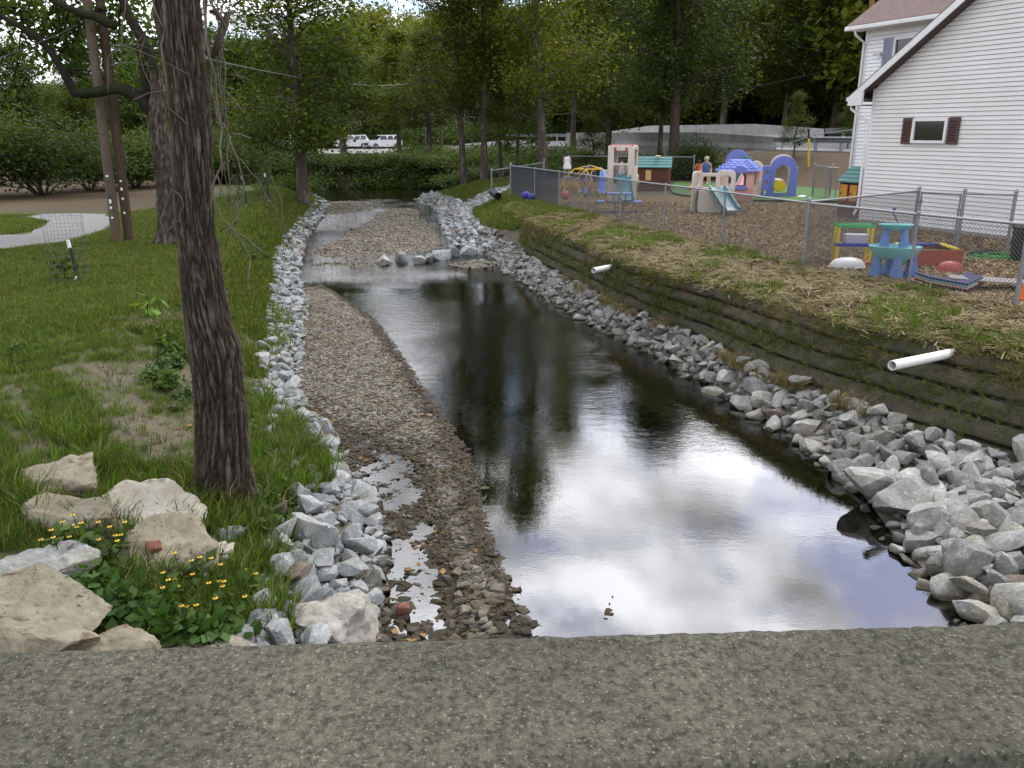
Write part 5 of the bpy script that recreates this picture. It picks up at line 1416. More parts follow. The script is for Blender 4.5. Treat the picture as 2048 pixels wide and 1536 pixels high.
p = at(1960, 575, 0); b = MB(); b.add([(-.55, -.1, .17), (.0, -.32, .15), (.75, -.25, .10), (.85, .10, .10), (.05, .15, .16), (-.45, .16, .18), (-.55, -.1, .15), (.0, -.32, .13), (.75, -.25, .08), (.85, .10, .08), (.05, .15, .14), (-.45, .16, .16)], [(0, 1, 4, 5), (1, 2, 3, 4), (11, 10, 7, 6), (10, 9, 8, 7), (0, 6, 7, 1), (1, 7, 8, 2), (2, 8, 9, 3), (3, 9, 10, 4), (4, 10, 11, 5), (5, 11, 6, 0)])
tag(b.build('foam_mat', mat('foam_grey', (.22, .21, .195), .9), None, loc=p), 'grey foam mat spread on top of the coloured mats', 'mat')
# hose coil, bin, orange board, blue handle
def coil(px, py, rx, ry, n, r_, m, name, label, cat, seed):
    rr_ = random.Random(seed); p = at(px, py, 0); pts_ = []
    for i in range(n * 20):
        a = 2 * PI * i / 20; k = i // 20
        pts_.append((rx * (1 + .12 * math.sin(a * .37 + k) - .05 * k) * math.cos(a) + .04 * k, ry * (1 + .1 * math.cos(a * .41)) * math.sin(a) + .05 * math.sin(k), r_ + .015 * k + .01 * math.sin(a * 2)))
    b = MB(); b.tube(pts_, r_, 6); return tag(b.build(name, m, None, smooth=True, loc=p), label, cat)
coil(1990, 515, .44, .30, 4, .009, mat('green_hose', (.06, .36, .09), .4), 'garden_hose', 'loosely coiled bright green garden hose', 'hose', 1)
coil(1968, 509, .32, .2, 3, .009, mat('dark_hose', (.02, .05, .035), .5), 'garden_hose', 'dark green hose lying inside the bright green coil', 'hose', 2)
p = at(2046, 520, 0); b = MB(); b.box((0, 0, .29), (.40, .40, .58), taper=1.12, bev=.02); t = empty('trash_bin', p, R(-20), 'black bin standing by the house wall at the right edge', 'bin'); b.build('bin_body', P_BLACK, t)
b = MB(); b.box((0, 0, .61), (.48, .48, .05), bev=.015); b.build('bin_lid', P_BLACK, t)
p = at(2056, 600, 0); b = MB(); b.prism([(-.10, 0), (.10, 0), (.03, .40), (-.03, .40)], -.08, .08); b.box((0, 0, .015), (.26, .24, .03))
tag(b.build('floor_cone', P_ORANGE, None, loc=p), 'orange cone behind the end post of the near fence', 'cone')
p = at(1800, 470, 0); b = MB(); b.tube([(.05, 0, .02), (-.08, .0, .26), (-.22, .0, .50), (-.24, 0, .58)], .014, 6); b.ball((-.22, 0, .60), .04, 8)
tag(b.build('push_toy', P_DBLUE, None, smooth=True, loc=p), 'blue stick push toy leaning by the siding behind the fence', 'toy')
p = at(1745, 492, 0); b = MB(); b.box((0, 0, .16), (.18, .16, .16), bev=.02); b.box((0, 0, .05), (.22, .2, .08), bev=.02)
tag(b.build('toy_box', plas('grey_toy', (.2, .2, .21)), None, loc=p), 'small grey toy box behind the toy stand', 'toy')
p = at(1550, 396, 0); b = MB(); b.ball((0, 0, .04), .14, 8, .4); b.ball((.14, .05, .05), .1, 8, .5); tag(b.build('towel', P_WHITE, None, smooth=True, loc=at(1546 + 55, 396, 0)), 'crumpled white cloth on the turf edge', 'cloth')
p = atY(1616, 345, 41); b = MB(); z0_ = gz1(p.x, 41); b.tube([(p.x, 41, z0_), (p.x - .12, 41, z0_ + 1.3)], .05, 8); rt = empty('bollard', (0, 0, 0), 0, 'leaning yellow marker post with a black top by the slope fence', 'post'); b.build('post', P_YELLOW, rt)
b = MB(); b.tube([(p.x - .12, 41, z0_ + 1.3), (p.x - .17, 41, z0_ + 1.75)], .052, 8); b.build('post_cap', P_BLACK, rt)

# ------------------------------------------------------------------ children
M_SKIN = mat('skin', (.50, .30, .21), .55); M_HAIR = mat('dark_hair', (.03, .02, .015), .6); M_HAIRB = mat('blond_hair', (.36, .26, .13), .6)
def person(loc, h, rz, label, top, bottom, hair=M_HAIR, dress=False, hat=None, pose='stand', shoes=None, lean=0.0):
    root = empty('person', loc, rz, label, 'person')
    s = h
    hipz, shz, nkz = .50 * s, .80 * s, .845 * s
    st = {'stand': (.03, -.02), 'walk': (.14, -.12), 'sit': (.22, .22)}[pose]
    V_ = [(0, 0, hipz), (0, -.01 * s, .64 * s), (0, 0, .78 * s), (0, -.01 * s, .85 * s), (0, -.02 * s, .90 * s), (0, -.01 * s, .965 * s)]
    rad = [.085, .078, .085, .035, .062, .055]
    Ed = [(0, 1), (1, 2), (2, 3), (3, 4), (4, 5)]
    for sd_, fy in ((-1, st[0]), (1, st[1])):
        i = len(V_)
        if pose == 'sit':
            V_ += [(sd_ * .06 * s, -.02 * s, hipz - .02 * s), (sd_ * .075 * s, -.24 * s, hipz), (sd_ * .075 * s, -.25 * s, hipz - .24 * s), (sd_ * .075 * s, -.31 * s, hipz - .26 * s)]
        else:
            V_ += [(sd_ * .055 * s, 0, hipz - .03 * s), (sd_ * .06 * s, -fy * s * .7 - .01, .27 * s), (sd_ * .06 * s, -fy * s * .6 + (.02 * s), .04 * s), (sd_ * .065 * s, -fy * s * .6 - .06 * s, .022 * s)]
        rad += [.065, .043, .026, .024]
        Ed += [(0, i), (i, i + 1), (i + 1, i + 2), (i + 2, i + 3)]
        j = len(V_)
        V_ += [(sd_ * .12 * s, 0, .785 * s), (sd_ * .155 * s, .03 * s * sd_, .63 * s), (sd_ * .14 * s, -.08 * s, .50 * s), (sd_ * .13 * s, -.11 * s, .455 * s)]
        rad += [.036, .028, .020, .022]
        Ed += [(2, j), (j, j + 1), (j + 1, j + 2), (j + 2, j + 3)]
    me = bpy.data.meshes.new('body'); me.from_pydata(V_, Ed, []); me.materials.append(M_SKIN)
    bo = obj('body', me, root)
    md = bo.modifiers.new('skin', 'SKIN')
    for i, sv in enumerate(me.skin_vertices[0].data): sv.radius = (rad[i] * s, rad[i] * s * .85); sv.use_root = (i == 0)
    ss = bo.modifiers.new('sub', 'SUBSURF'); ss.levels = 1; ss.render_levels = 2
    b = MB(); b.lathe([(.070, .0), (.078, .04), (.074, .085), (.045, .115), (.004, .122)], (0, .012, .885 * 1.0), 12)
    b.v = [(x * s, y * s, (z) * s) for x, y, z in b.v]; b.build('hair', hat or hair, root, smooth=True)
    if hat is None:
        b = MB(); b.lathe([(.055, .0), (.062, .05), (.05, .11)], (0, .035, .80), 10); b.v = [(x * s, y * s, z * s) for x, y, z in b.v]; b.build('hair', hair, root, smooth=True)
    b = MB()
    if dress: b.lathe([(.185, .33), (.17, .40), (.115, .58), (.112, .70), (.118, .78), (.07, .835)], (0, 0, 0), 16)
    else: b.lathe([(.112, .46), (.108, .56), (.112, .68), (.12, .78), (.07, .835)], (0, 0, 0), 14, sy=.85)
    b.v = [(x * s, y * s, z * s) for x, y, z in b.v]
    b.build('dress' if dress else 'shirt', top, root, smooth=True)
    if not dress:
        b = MB()
        for sd_, fy in ((-1, st[0]), (1, st[1])):
            if pose == 'sit': b.tube([(sd_ * .05 * s, 0, hipz), (sd_ * .075 * s, -.24 * s, hipz + .005), ], [.08 * s, .058 * s], 8)
            else: b.tube([(sd_ * .05 * s, 0, hipz + .02 * s), (sd_ * .06 * s, -fy * s * .6, .33 * s)], [.082 * s, .062 * s], 8)
        b.build('shorts', bottom, root, smooth=True)
    b = MB()
    for sd_, fy in ((-1, st[0]), (1, st[1])):
        if pose == 'sit': b.box((sd_ * .075 * s, -.29 * s, hipz - .26 * s), (.055 * s, .13 * s, .05 * s), bev=.01)
        else: b.box((sd_ * .063 * s, -fy * s * .6 - .025 * s, .025 * s), (.06 * s, .14 * s, .05 * s), bev=.01)
    b.build('shoes', shoes or P_WHITE, root)
    return root
cl = lambda n, c: mat('cloth_' + n, c, .85)
C_WH = cl('white', (.66, .66, .68)); C_BK = cl('black', (.02, .02, .025)); C_PK = cl('pink', (.62, .28, .30)); C_RD = cl('red', (.56, .07, .03)); C_BL = cl('blue', (.05, .08, .22)); C_NV = cl('navy', (.012, .014, .04)); C_YG = cl('lime', (.45, .55, .12)); C_CR = cl('cream', (.6, .52, .42))
md_ = at(1135, 372, 0)
def ground_at(px, Y):
    p = atY(px, 340, Y); return Vector((p.x, Y, gz1(p.x, Y)))
# low mulch mound with the girl on it
mp = ground_at(1140, 39.5)
b = MB(); b.lathe([(1.9, 0), (1.5, .18), (.9, .36), (.3, .44), (.01, .45)], (0, 0, 0), 24); o = b.build('mulch_mound', mat('mulch_pile', (.14, .085, .045), .95, (.25, .15, .08), 30, bump=1.0, bscale=40), None, smooth=True, loc=(mp.x, mp.y, mp.z - .03)); tag(o, kind='structure')
person((mp.x - .15, mp.y - .2, mp.z + .40), 1.14, R(150), 'girl in a white dress standing on the mulch mound', C_WH, C_WH, dress=True, pose='walk')
person(ground_at(1166, 35.5), 1.05, R(120), 'child in black top and pink trousers beside the dome', C_BK, C_PK, pose='walk')
person(ground_at(1187, 36.3), 1.0, R(40), 'child in dark clothes half hidden behind the dome bars', C_BK, C_BL)
person(ground_at(1272, 33.5), .98, R(30), 'child in a cream top and lime shorts at the foot of the tower slide', C_CR, C_YG, hair=M_HAIRB)
person(ground_at(1397, 42.5) , 1.1, R(170), 'child in a red outfit standing at the back of the turf', C_RD, C_RD, dress=True)
tw = at(1243, 402, 0)
person((tw.x - .05, tw.y - .08, .62 - .0), .86, R(-10), 'child in white crouching inside the tall tower', C_WH, C_WH, hair=mat('brown_hair', (.10, .055, .03), .6), pose='stand')
ch = ground_at(1412, 41.0)
ct = empty('plastic_chair', (ch.x, ch.y, ch.z), R(-15), 'white plastic garden chair under the seated woman', 'chair')
b = MB(); b.box((0, 0, .42), (.48, .46, .04), bev=.015); b.build('seat', P_WHITE, ct)
b = MB(); b.box((0, .24, .66), (.46, .035, .5), rx=-.2, bev=.015); b.build('backrest', P_WHITE, ct)
for sx in (-.2, .2):
    for sy in (-.19, .19): b = MB(); b.tube([(sx, sy, .42), (sx * 1.15, sy * 1.15, 0)], .022, 6); b.build('leg', P_WHITE, ct)
person((ch.x, ch.y - .02, ch.z - .32), 1.62, R(-15), 'woman in a blue plaid shirt sitting on the white chair', cl('plaid', (.07, .11, .25)), C_NV, hair=mat('grey_blond_hair', (.40, .34, .25), .6), pose='sit')
# ------------------------------------------------------------------ leaves and trees
def leaf_cloud(centers, per, spread, size, rs, droop=.3, flat=.8, tint_c=None):
    """numpy cloud of small folded leaves; returns V,F(tri),tint"""
    n = len(centers) * per
    c = np.repeat(np.asarray(centers, float), per, axis=0)
    off = rs.normal(size=(n, 3)) * spread * np.array([1, 1, flat])
    P = c + off
    a = rs.uniform(0, 2 * PI, n); tl = rs.normal(size=n) * .55 - droop
    d = np.stack([np.cos(a) * np.cos(tl), np.sin(a) * np.cos(tl), np.sin(tl)], axis=1)
    sd_ = np.stack([-np.sin(a), np.cos(a), np.zeros(n)], axis=1)
    roll = rs.normal(size=n) * .6
    up = np.cross(d, sd_)
    w = sd_ * np.cos(roll)[:, None] + up * np.sin(roll)[:, None]
    L = size * rs.uniform(.6, 1.35, n)[:, None]
    v0 = P; v1 = P + d * L * .45 + w * L * .33; v2 = P + d * L; v3 = P + d * L * .45 - w * L * .33
    V_ = np.stack([v0, v1, v2, v3], axis=1).reshape(-1, 3)
    i = np.arange(n) * 4
    Fs = np.stack([i, i + 1, i + 2, i + 3], axis=1)
    tc = np.repeat(rs.uniform(0, 1, len(centers)) if tint_c is None else tint_c, per)
    tint = np.clip(.55 * tc + .45 * rs.random(n), 0, 1)
    return V_, Fs, np.repeat(tint, 4)
def wander(p, d, L, n, rs, curl=.25, up=.0):
    pts = [np.array(p, float)]; d = np.array(d, float); d /= np.linalg.norm(d)
    for _ in range(n):
        d = d + rs.normal(size=3) * curl * .5; d[2] += up; d /= np.linalg.norm(d)
        pts.append(pts[-1] + d * L / n)
    return pts
LM_MID = leaf_mat('leaf_green', (.026, .042, .008), (.088, .112, .019), (.18, .16, .027))
LM_YEL = leaf_mat('leaf_yellow_green', (.036, .048, .007), (.115, .125, .017), (.23, .19, .03))
LM_DARK = leaf_mat('leaf_dark', (.024, .040, .010), (.078, .105, .022), None)
LM_BUSH = leaf_mat('leaf_bush', (.022, .038, .011), (.066, .092, .026), None)
M_BARK = mat('bark', (.060, .046, .034), .95, (.115, .092, .07), 5, .35, .65, bump=1.0, bscale=20, stretch=(3, 3, .5), spec=.1)
M_BARKP = mat('pale_bark', (.075, .064, .05), .9, (.20, .185, .16), 1.6, .5, .7, bump=.8, bscale=14, stretch=(2, 2, .6), spec=.1)
def make_tree(name, seed, Hh, r0, crown_r, lo, lm, bark, nb=30, per=46, leaf=.17, lean=(0, 0), spread=.42, top_taper=.25, whip=5):
    """returns an empty with trunk + crown"""
    rs = np.random.default_rng(seed)
    tr = [np.array([0, 0, -.3]), np.array([0, 0, .15])]
    n = 12
    for i in range(1, n + 1):
        t = i / n
        tr.append(np.array([lean[0] * Hh * t + rs.normal() * .10 * t, lean[1] * Hh * t + rs.normal() * .10 * t, Hh * t]))
    rad = [r0 * 1.5, r0 * 1.12] + [r0 * (1 - .88 * (i / n) ** .9) for i in range(1, n + 1)]
    b = MB(); b.tube(tr, rad, 10)
    cents = []
    for k in range(nb):
        t = lo + (1 - lo) * (k + rs.random()) / nb
        f = t * n + 1; i = min(int(f), n); p = tr[i] + (tr[min(i + 1, n + 1)] - tr[i]) * (f - i)
        a = k * 2.4 + rs.normal() * .4
        el = R(18 + 45 * t) + rs.normal() * .15
        u_ = (t - lo) / (1 - lo); prof = min(1, .45 + 2.2 * u_) * (1 - u_) ** .75
        L = crown_r * (.16 + 1.0 * prof) * rs.uniform(.7, 1.15)
        pts = wander(p, (math.cos(a) * math.cos(el), math.sin(a) * math.cos(el), math.sin(el)), L, 6, rs, .3, -.02)
        rb = r0 * .32 * (1 - t * .6)
        b.tube(pts, [max(.012, rb * (1 - .85 * j / 6)) for j in range(7)], 5)
        for j in range(2, 7):
            if rs.random() < .55 * u_: continue
            cents.append(pts[j] + rs.normal(size=3) * .15)
        for w in range(whip):
            j = rs.integers(2, 6); dd = rs.normal(size=3); dd[2] = abs(dd[2]) * .5 + (-.15)
            q = wander(pts[j], dd + (pts[6] - pts[0]) / L * .8, L * rs.uniform(.25, .5), 3, rs, .3)
            b.tube(q, [rb * .3, rb * .22, rb * .15, .006], 4, cap=False)
            if rs.random() > .6 * u_: cents += [q[2] + rs.normal(size=3) * .1, q[3]]
    root = empty(name, (0, 0, 0))
    b.build('trunk', bark, root, smooth=True)
    V_, Fs, tint = leaf_cloud(cents, per, spread, leaf, rs)
    obj('crown', mesh_np('crown', V_, Fs, lm, tint=tint), root)
    return root
def put(o, loc, rz, sc_, label, cat='tree', group=None, tilt=(0, 0)):
    o.location = loc; o.rotation_euler = (tilt[0], tilt[1], rz); o.scale = (sc_,) * 3 if not isinstance(sc_, tuple) else sc_
    tag(o, label, cat, group); return o
def gp(px, Y, dz=0.0):
    p = atY(px, 340, Y); return Vector((p.x, Y, gz1(p.x, Y) + dz))
T1 = make_tree('tree', 1, 17, .30, 4.6, .16, LM_MID, M_BARKP, nb=46, per=52, leaf=.21, spread=.55)
T2 = make_tree('tree', 2, 21, .32, 4.4, .22, LM_YEL, M_BARKP, nb=44, per=46, leaf=.21, spread=.55)
T3 = make_tree('tree', 3, 18, .26, 3.4, .25, LM_MID, M_BARKP, nb=36, per=46, leaf=.21, spread=.48)
T4 = make_tree('tree', 4, 16, .36, 5.2, .27, LM_DARK, M_BARK, nb=46, per=50, leaf=.22, spread=.55)
T5 = make_tree('tree', 5, 20, .24, 3.2, .28, LM_YEL, M_BARKP, nb=34, per=46, leaf=.21, spread=.48)
T6 = make_tree('tree', 6, 9, .12, 2.2, .18, LM_MID, M_BARK, nb=22, per=30, leaf=.16, spread=.36)
USED = set()
def tree(proto, px, Y, rz, s, label, tilt=(0, 0), dz=-.02, group='trees beyond the stream'):
    o = proto if id(proto) not in USED else copy_tree(proto)
    USED.add(id(proto))
    s = s if isinstance(s, tuple) else (s, s, s)
    s = (s[0] * .95, s[1] * .95, s[2] * .72)
    return put(o, gp(px, Y, dz), rz, s, label, tilt=tilt, group=group)
tree(T1, 603, 38.0, .3, 1.0, 'broad green tree standing alone on the left lawn edge at the pool')
tree(T2, 928, 46.5, 1.0, (.66, .66, 1.0), 'slender tree leaning left, left of the pair on the right grass mound', tilt=(0, R(-4.5)))
tree(T5, 968, 46.0, 2.0, (.85, .85, 1.12), 'straight tall tree, right of the pair on the grass mound', tilt=(0, R(-.8)))
tree(T3, 1003, 48.5, 4.0, (.55, .55, .85), 'thin young tree leaning right at the end of the fence', tilt=(0, R(4)))
tree(T6, 1033, 46.0, 4.0, (.9, .9, 1.2), 'thin crooked tree directly behind the fence corner', tilt=(0, R(-3)))
tree(T2, 1088, 42.5, 3.4, (.88, .88, 1.02), 'big pale barked tree leaning right behind the black fence end', tilt=(0, R(3.2)))
tree(T4, 1345, 48.0, .5, (1.0, 1.0, 1.15), 'thick dark trunked tree in front of the concrete road barrier')
tree(T3, 1318, 50.0, 5.0, (.7, .7, .95), 'thin dark tree just left of the thick dark trunk')
tree(T5, 1145, 56.0, .7, (.95, .95, 1.05), 'yellowish tree above the girl on the mound')
tree(T1, 1215, 60.0, 2.5, (.9, .9, 1.2), 'full green tree behind the climbing tower')
tree(T2, 1440, 66.0, 5.2, (1.0, 1.0, 1.2), 'yellow green tree beyond the road, over the turf')
tree(T3, 860, 66.0, 1.5, (1.1, 1.1, .7), 'tall tree beyond the far pool, behind the leaning one')
tree(T5, 800, 74.0, 3.5, (1.1, 1.1, .68), 'narrow yellow green tree right of the parked white cars')
tree(T3, 690, 76.0, 4.4, (1.3, 1.3, .8), 'round green tree hanging over the parked white cars')
tree(T4, 505, 52.0, 2.2, .72, 'dark tree right of the big trunk, beyond the lawn')
tree(T3, 445, 56.0, .2, .72, 'slim green tree seen through the hanging vines')
tree(T4, 60, 46.0, 1.2, .58, 'dark low tree at the left picture edge behind the drive')
tree(T1, 185, 50.0, 3.0, .60, 'green tree behind the two utility poles')
tree(T4, 290, 54.0, 4.0, .70, 'dark tree between the poles and the big trunk')
tree(T1, -120, 40.0, 4.0, .52, 'green tree beyond the left picture edge')
tree(T5, 1560, 66.0, 1.1, 1.0, 'tall dark tree left of the two-storey house')
tree(T4, 1660, 64.0, 2.1, 1.25, 'dark tree beside the house gutter')
tree(T6, 1585, 43.5, 1.0, (.42, .42, .46), 'young slender tree planted on the slope below the guard rail', group='small trees')
tree(T6, 1690, 45.0, 2.0, (.40, .40, .42), 'young tree almost touching the house corner', group='small trees')
tree(T6, 1195, 47.5, 2.6, (.62, .62, .50), 'small bent tree left of the thick dark trunk, before the barrier', tilt=(0, R(10)), group='small trees')
# ------------------------------------------------------------------ bushes
def make_bush(name, seed, r_, h, lm, per=70, leaf=.105, nc=80):
    rs = np.random.default_rng(seed); root = empty(name)
    b = MB(); c = []
    for k in range(9):
        a = rs.uniform(0, 2 * PI); q = wander((0, 0, -.1), (math.cos(a) * .6, math.sin(a) * .6, 1), h * .8, 4, rs, .3)
        b.tube(q, [.03, .024, .018, .012, .006], 5); c += q[2:]
    b.build('stem', M_BARK, root, smooth=True)
    for _ in range(nc):
        a = rs.uniform(0, 2 * PI); e = math.asin(rs.uniform(-.2, 1)); rr_ = rs.uniform(.6, 1.05) * (1 + .25 * math.sin(a * 3 + seed))
        c.append(np.array([r_ * rr_ * math.cos(a) * math.cos(e), r_ * rr_ * math.sin(a) * math.cos(e), h * .42 + h * .55 * rr_ * math.sin(e)]))
    V_, Fs, tint = leaf_cloud(c, per, r_ * .17, leaf, rs, flat=.8)
    obj('foliage', mesh_np('foliage', V_, Fs, lm, tint=tint), root)
    return root
B1 = make_bush('bush', 1, 1.6, 2.4, LM_BUSH); B2 = make_bush('bush', 2, 1.3, 1.7, LM_MID); B3 = make_bush('bush', 3, 1.7, 2.2, LM_DARK)
def bush(proto, px, Y, rz, s, label, dz=-.05, group='bushes'):
    o = proto if id(proto) not in USED else copy_tree(proto); USED.add(id(proto))
    return put(o, gp(px, Y, dz), rz, s, label, 'bush', group)
bush(B1, 80, 36, 0, (2.1, 1.6, 1.35), 'large rounded grey green bush left of the poles behind the drive')
bush(B3, -60, 34, 1, (1.6, 1.5, 1.5), 'dark bush cut by the left picture edge')
bush(B3, 175, 40, 2, (1.3, 1.2, 1.25), 'dark bush between the round bush and the poles')
bush(B3, 265, 41, 3, (1.4, 1.3, 1.3), 'dark bush right behind the two utility poles')
bush(B1, 455, 46, 4, (1.5, 1.3, 1.2), 'light green bush right of the big trunk behind the lawn')
bush(B3, 375, 44, 4, (1.4, 1.3, 1.3), 'dark bush peeping out behind the big trunk')
bush(B3, 540, 57, 5, (1.7, 1.3, 0.46), 'dark bush on the far bank left of the lone tree')
bush(B2, 645, 59, 1, (1.5, 1.2, 0.35), 'leafy bush overhanging the far pool right of the lone tree')
bush(B1, 705, 59, 2, (1.5, 1.2, 0.21), 'green bush on the far bank below the gravel lot')
bush(B2, 760, 59, 3, (1.3, 1.2, 0.26), 'small bush on the far bank below the parked cars')
bush(B3, 815, 58, 4, (1.5, 1.3, 0.49), 'dark bush on the far bank left of the stream mouth')
bush(B2, 875, 57, 5, (1.5, 1.3, 0.58), 'dark green bush behind the riffle head')
bush(B3, 935, 55, .6, (1.6, 1.4, 0.54), 'dark bush behind the pair of mound trees')
bush(B3, 1010, 54, 1.6, (1.5, 1.4, 0.49), 'dark bush behind the thin leaning tree')
bush(B2, 1065, 53, 2.6, (1.4, 1.4, 0.54), 'bush behind the black fence end')
bush(B3, 1120, 50, 3.6, (1.4, 1.4, .85), 'dark bush behind the girl in white')
bush(B2, 1180, 50, 4.6, (1.3, 1.4, .62), 'bush below the concrete barrier, left of the tower')
bush(B3, 1240, 51, 5.6, (1.3, 1.4, .5), 'dark bush behind the tall climbing tower')
bush(B2, 1300, 49, .9, (1.0, 1.0, .62), 'light bush behind the log cabin roof')
bush(B1, 1388, 45.6, 1.9, (.72, .72, .95), 'pointed green bush right of the thick dark trunk')
bush(B2, 1445, 45.6, 2.9, (.8, .6, .38), 'low weedy bush under the barrier end')
bush(B1, 560, 59, .4, (1.3, 1.2, 0.41), 'pale green bush left of the lone tree across the pool')

def low_mass():
    out = []
    for k in range(3):
        rs = np.random.default_rng(150 + k); c = [np.array([rs.normal() * .45, rs.normal() * .45, abs(rs.normal()) * .28 + .1]) for _ in range(12)]
        V_, Fs, tint = leaf_cloud(c, 22, .2, .12, rs, droop=0); out.append(mesh_np('shrub_leaves', V_, Fs, (LM_BUSH, LM_DARK, LM_MID)[k], tint=tint))
    return out
rs = np.random.default_rng(61)
yq = rs.uniform(55.2, 60, 900); xq = rs.uniform(-30, 4, 900)
yq2 = rs.uniform(60, 76, 700); xq2 = rs.uniform(-30, 2, 700); kq = (xq2 / yq2 < -.232) | (xq2 / yq2 > -.128); xq2, yq2 = xq2[kq], yq2[kq]
xq3 = rs.uniform(-28, -11, 260); yq3 = np.interp(xq3, [-28, -18, -11], [53.5, 49, 45.2]) - .6 + rs.normal(size=260) * .5
xq4 = rs.uniform(1, 11, 420); yq4 = rs.uniform(45, 52, 420)
xq5 = rs.uniform(-48, 8, 800); yq5 = rs.uniform(104, 116, 800)
X4 = np.concatenate([xq, xq2, xq3, xq4, xq5]); Y4 = np.concatenate([yq, yq2, yq3, yq4, yq5]); P_ = np.stack([X4, Y4, gz(X4, Y4)], axis=1); n = len(P_)
scatter('undergrowth', P_, np.stack([rs.normal(size=n) * .1, rs.normal(size=n) * .1, rs.uniform(0, 6.28, n)], axis=1), rs.uniform(.35, 1.0, n) ** 1.3 * np.where(Y4 > 100, 3.4, 1.45), low_mass(), rs.integers(0, 3, n), 'tangled low undergrowth on the far banks of the pool', 'undergrowth')
# ------------------------------------------------------------------ wooded hillside, one far mass
def far_crowns():
    out = []
    for k in range(4):
        rs = np.random.default_rng(50 + k); c = []
        for _ in range(90):
            v = rs.normal(size=3); v /= np.linalg.norm(v); c.append(np.array([3.0, 3.0, 5.2]) * v * rs.uniform(.55, 1.0) + np.array([0, 0, 7.5]))
        V_, Fs, tint = leaf_cloud(c, 46, .62, .42, rs, tint_c=np.clip(np.array([q[2] for q in c]) / 26 + rs.random(90) * .7, 0, 1))
        V2 = MB(); V2.tube([(0, 0, -1), (.1, 0, 5), (0, .1, 11)], [.28, .2, .05], 6)
        me = mesh_np('far_crown', np.vstack([V_, np.array(V2.v)]), np.vstack([Fs, np.array([f for f in V2.f if len(f) == 4]) + len(V_)]), (LM_MID, LM_MID, LM_YEL, LM_YEL)[k], tint=np.concatenate([tint, np.zeros(len(V2.v))]))
        out.append(me)
    return out
rs = np.random.default_rng(77)
pts = []
for _ in range(3600):
    px = rs.uniform(-500, 2500); Y = rs.choice([rs.uniform(74, 120), rs.uniform(112, 190)])
    p = atY(px, 300, Y); x = p.x
    s_ = (x - RP.x) * RN.x + (Y - RP.y) * RN.y
    if -4 < s_ < 10: continue
    if s_ <= -4 and Y < 108 and -30 < x < 5: continue
    if s_ <= -4 and px > 560 and Y < 106: continue
    pts.append((x, Y, gz1(x, Y)))
for _ in range(300):    # right hillside above the road, behind the house
    x = rs.uniform(24, 75); Y = rs.uniform(48, 100)
    s_ = (x - RP.x) * RN.x + (Y - RP.y) * RN.y
    if s_ > 13: pts.append((x, Y, gz1(x, Y)))
P_ = np.array(pts); keep = []
for i, p in enumerate(P_):
    if all(np.hypot(*(P_[j][:2] - p[:2])) > 2.9 for j in keep): keep.append(i)
P_ = P_[keep]; n = len(P_)
hs = rs.uniform(.75, 1.3, n) * np.interp(P_[:, 0] / P_[:, 1], [-.62, -.5, -.35, -.15, .1, .6], [.40, .45, .66, 1.12, 1.08, 1.25])
scatter('wooded_hillside', P_, np.stack([rs.normal(size=n) * .05, rs.normal(size=n) * .05, rs.uniform(0, 6.28, n)], axis=1), hs, far_crowns(), rs.integers(0, 4, n), 'far wooded hillside that closes the view behind the road', 'wood')

# ------------------------------------------------------------------ big foreground tree
def bark_tube(path, radii, nside, nring, seed, amp=.02, flare=0.0):
    """trunk with deep vertical bark ridges"""
    path = [Vector(p) for p in path]
    V_, Fs, TT = [], [], []
    m = len(path) - 1
    def cr(vals, t):
        i = min(int(t * m), m - 1); f = t * m - i
        p0, p1, p2, p3 = vals[max(0, i - 1)], vals[i], vals[i + 1], vals[min(m, i + 2)]
        return .5 * ((2 * p1) + (-p0 + p2) * f + (2 * p0 - 5 * p1 + 4 * p2 - p3) * f * f + (-p0 + 3 * p1 - 3 * p2 + p3) * f ** 3)
    for j in range(nring + 1):
        t = j / nring; c = cr(path, t); r_ = cr(radii, t)
        for k in range(nside):
            a = 2 * PI * k / nside
            q = Vector((math.cos(a), math.sin(a), 0))
            tw = a + .25 * math.sin(c.z * 1.3 + seed)
            rid = abs(mnoise.noise(Vector((math.cos(tw) * 6.5, math.sin(tw) * 6.5, c.z * 3.6 + seed)))) * 2.6 - .6
            rid += .75 * (abs(mnoise.noise(Vector((math.cos(tw) * 13, math.sin(tw) * 13, c.z * 11 + seed)))) * 2 - .5)
            lump = mnoise.noise(Vector((math.cos(a) * 1.3, math.sin(a) * 1.3, c.z * .9 + seed)))
            fl_ = flare * math.exp(-max(0, c.z - path[0].z - .1) / .26) * (.35 + .65 * max(0, math.cos(2.5 * a + seed)) ** 1.5)
            V_.append(c + q * (fl_ + r_ * (1 + .10 * lump) + amp * rid)); TT.append(min(1, max(0, .3 + .42 * rid)))
    for j in range(nring):
        for k in range(nside):
            k2 = (k + 1) % nside
            Fs.append((j * nside + k, j * nside + k2, (j + 1) * nside + k2, (j + 1) * nside + k))
    return np.array([tuple(v) for v in V_]), np.array(Fs), np.array(TT)
M_BIGBARK = mat('furrowed_bark', (.070, .054, .040), .97, (.17, .14, .105), 9, .35, .65, bump=1.0, bscale=30, stretch=(2.2, 2.2, .8), spec=.08, c3=(.06, .07, .03), s3=3, t3=(.62, .72))
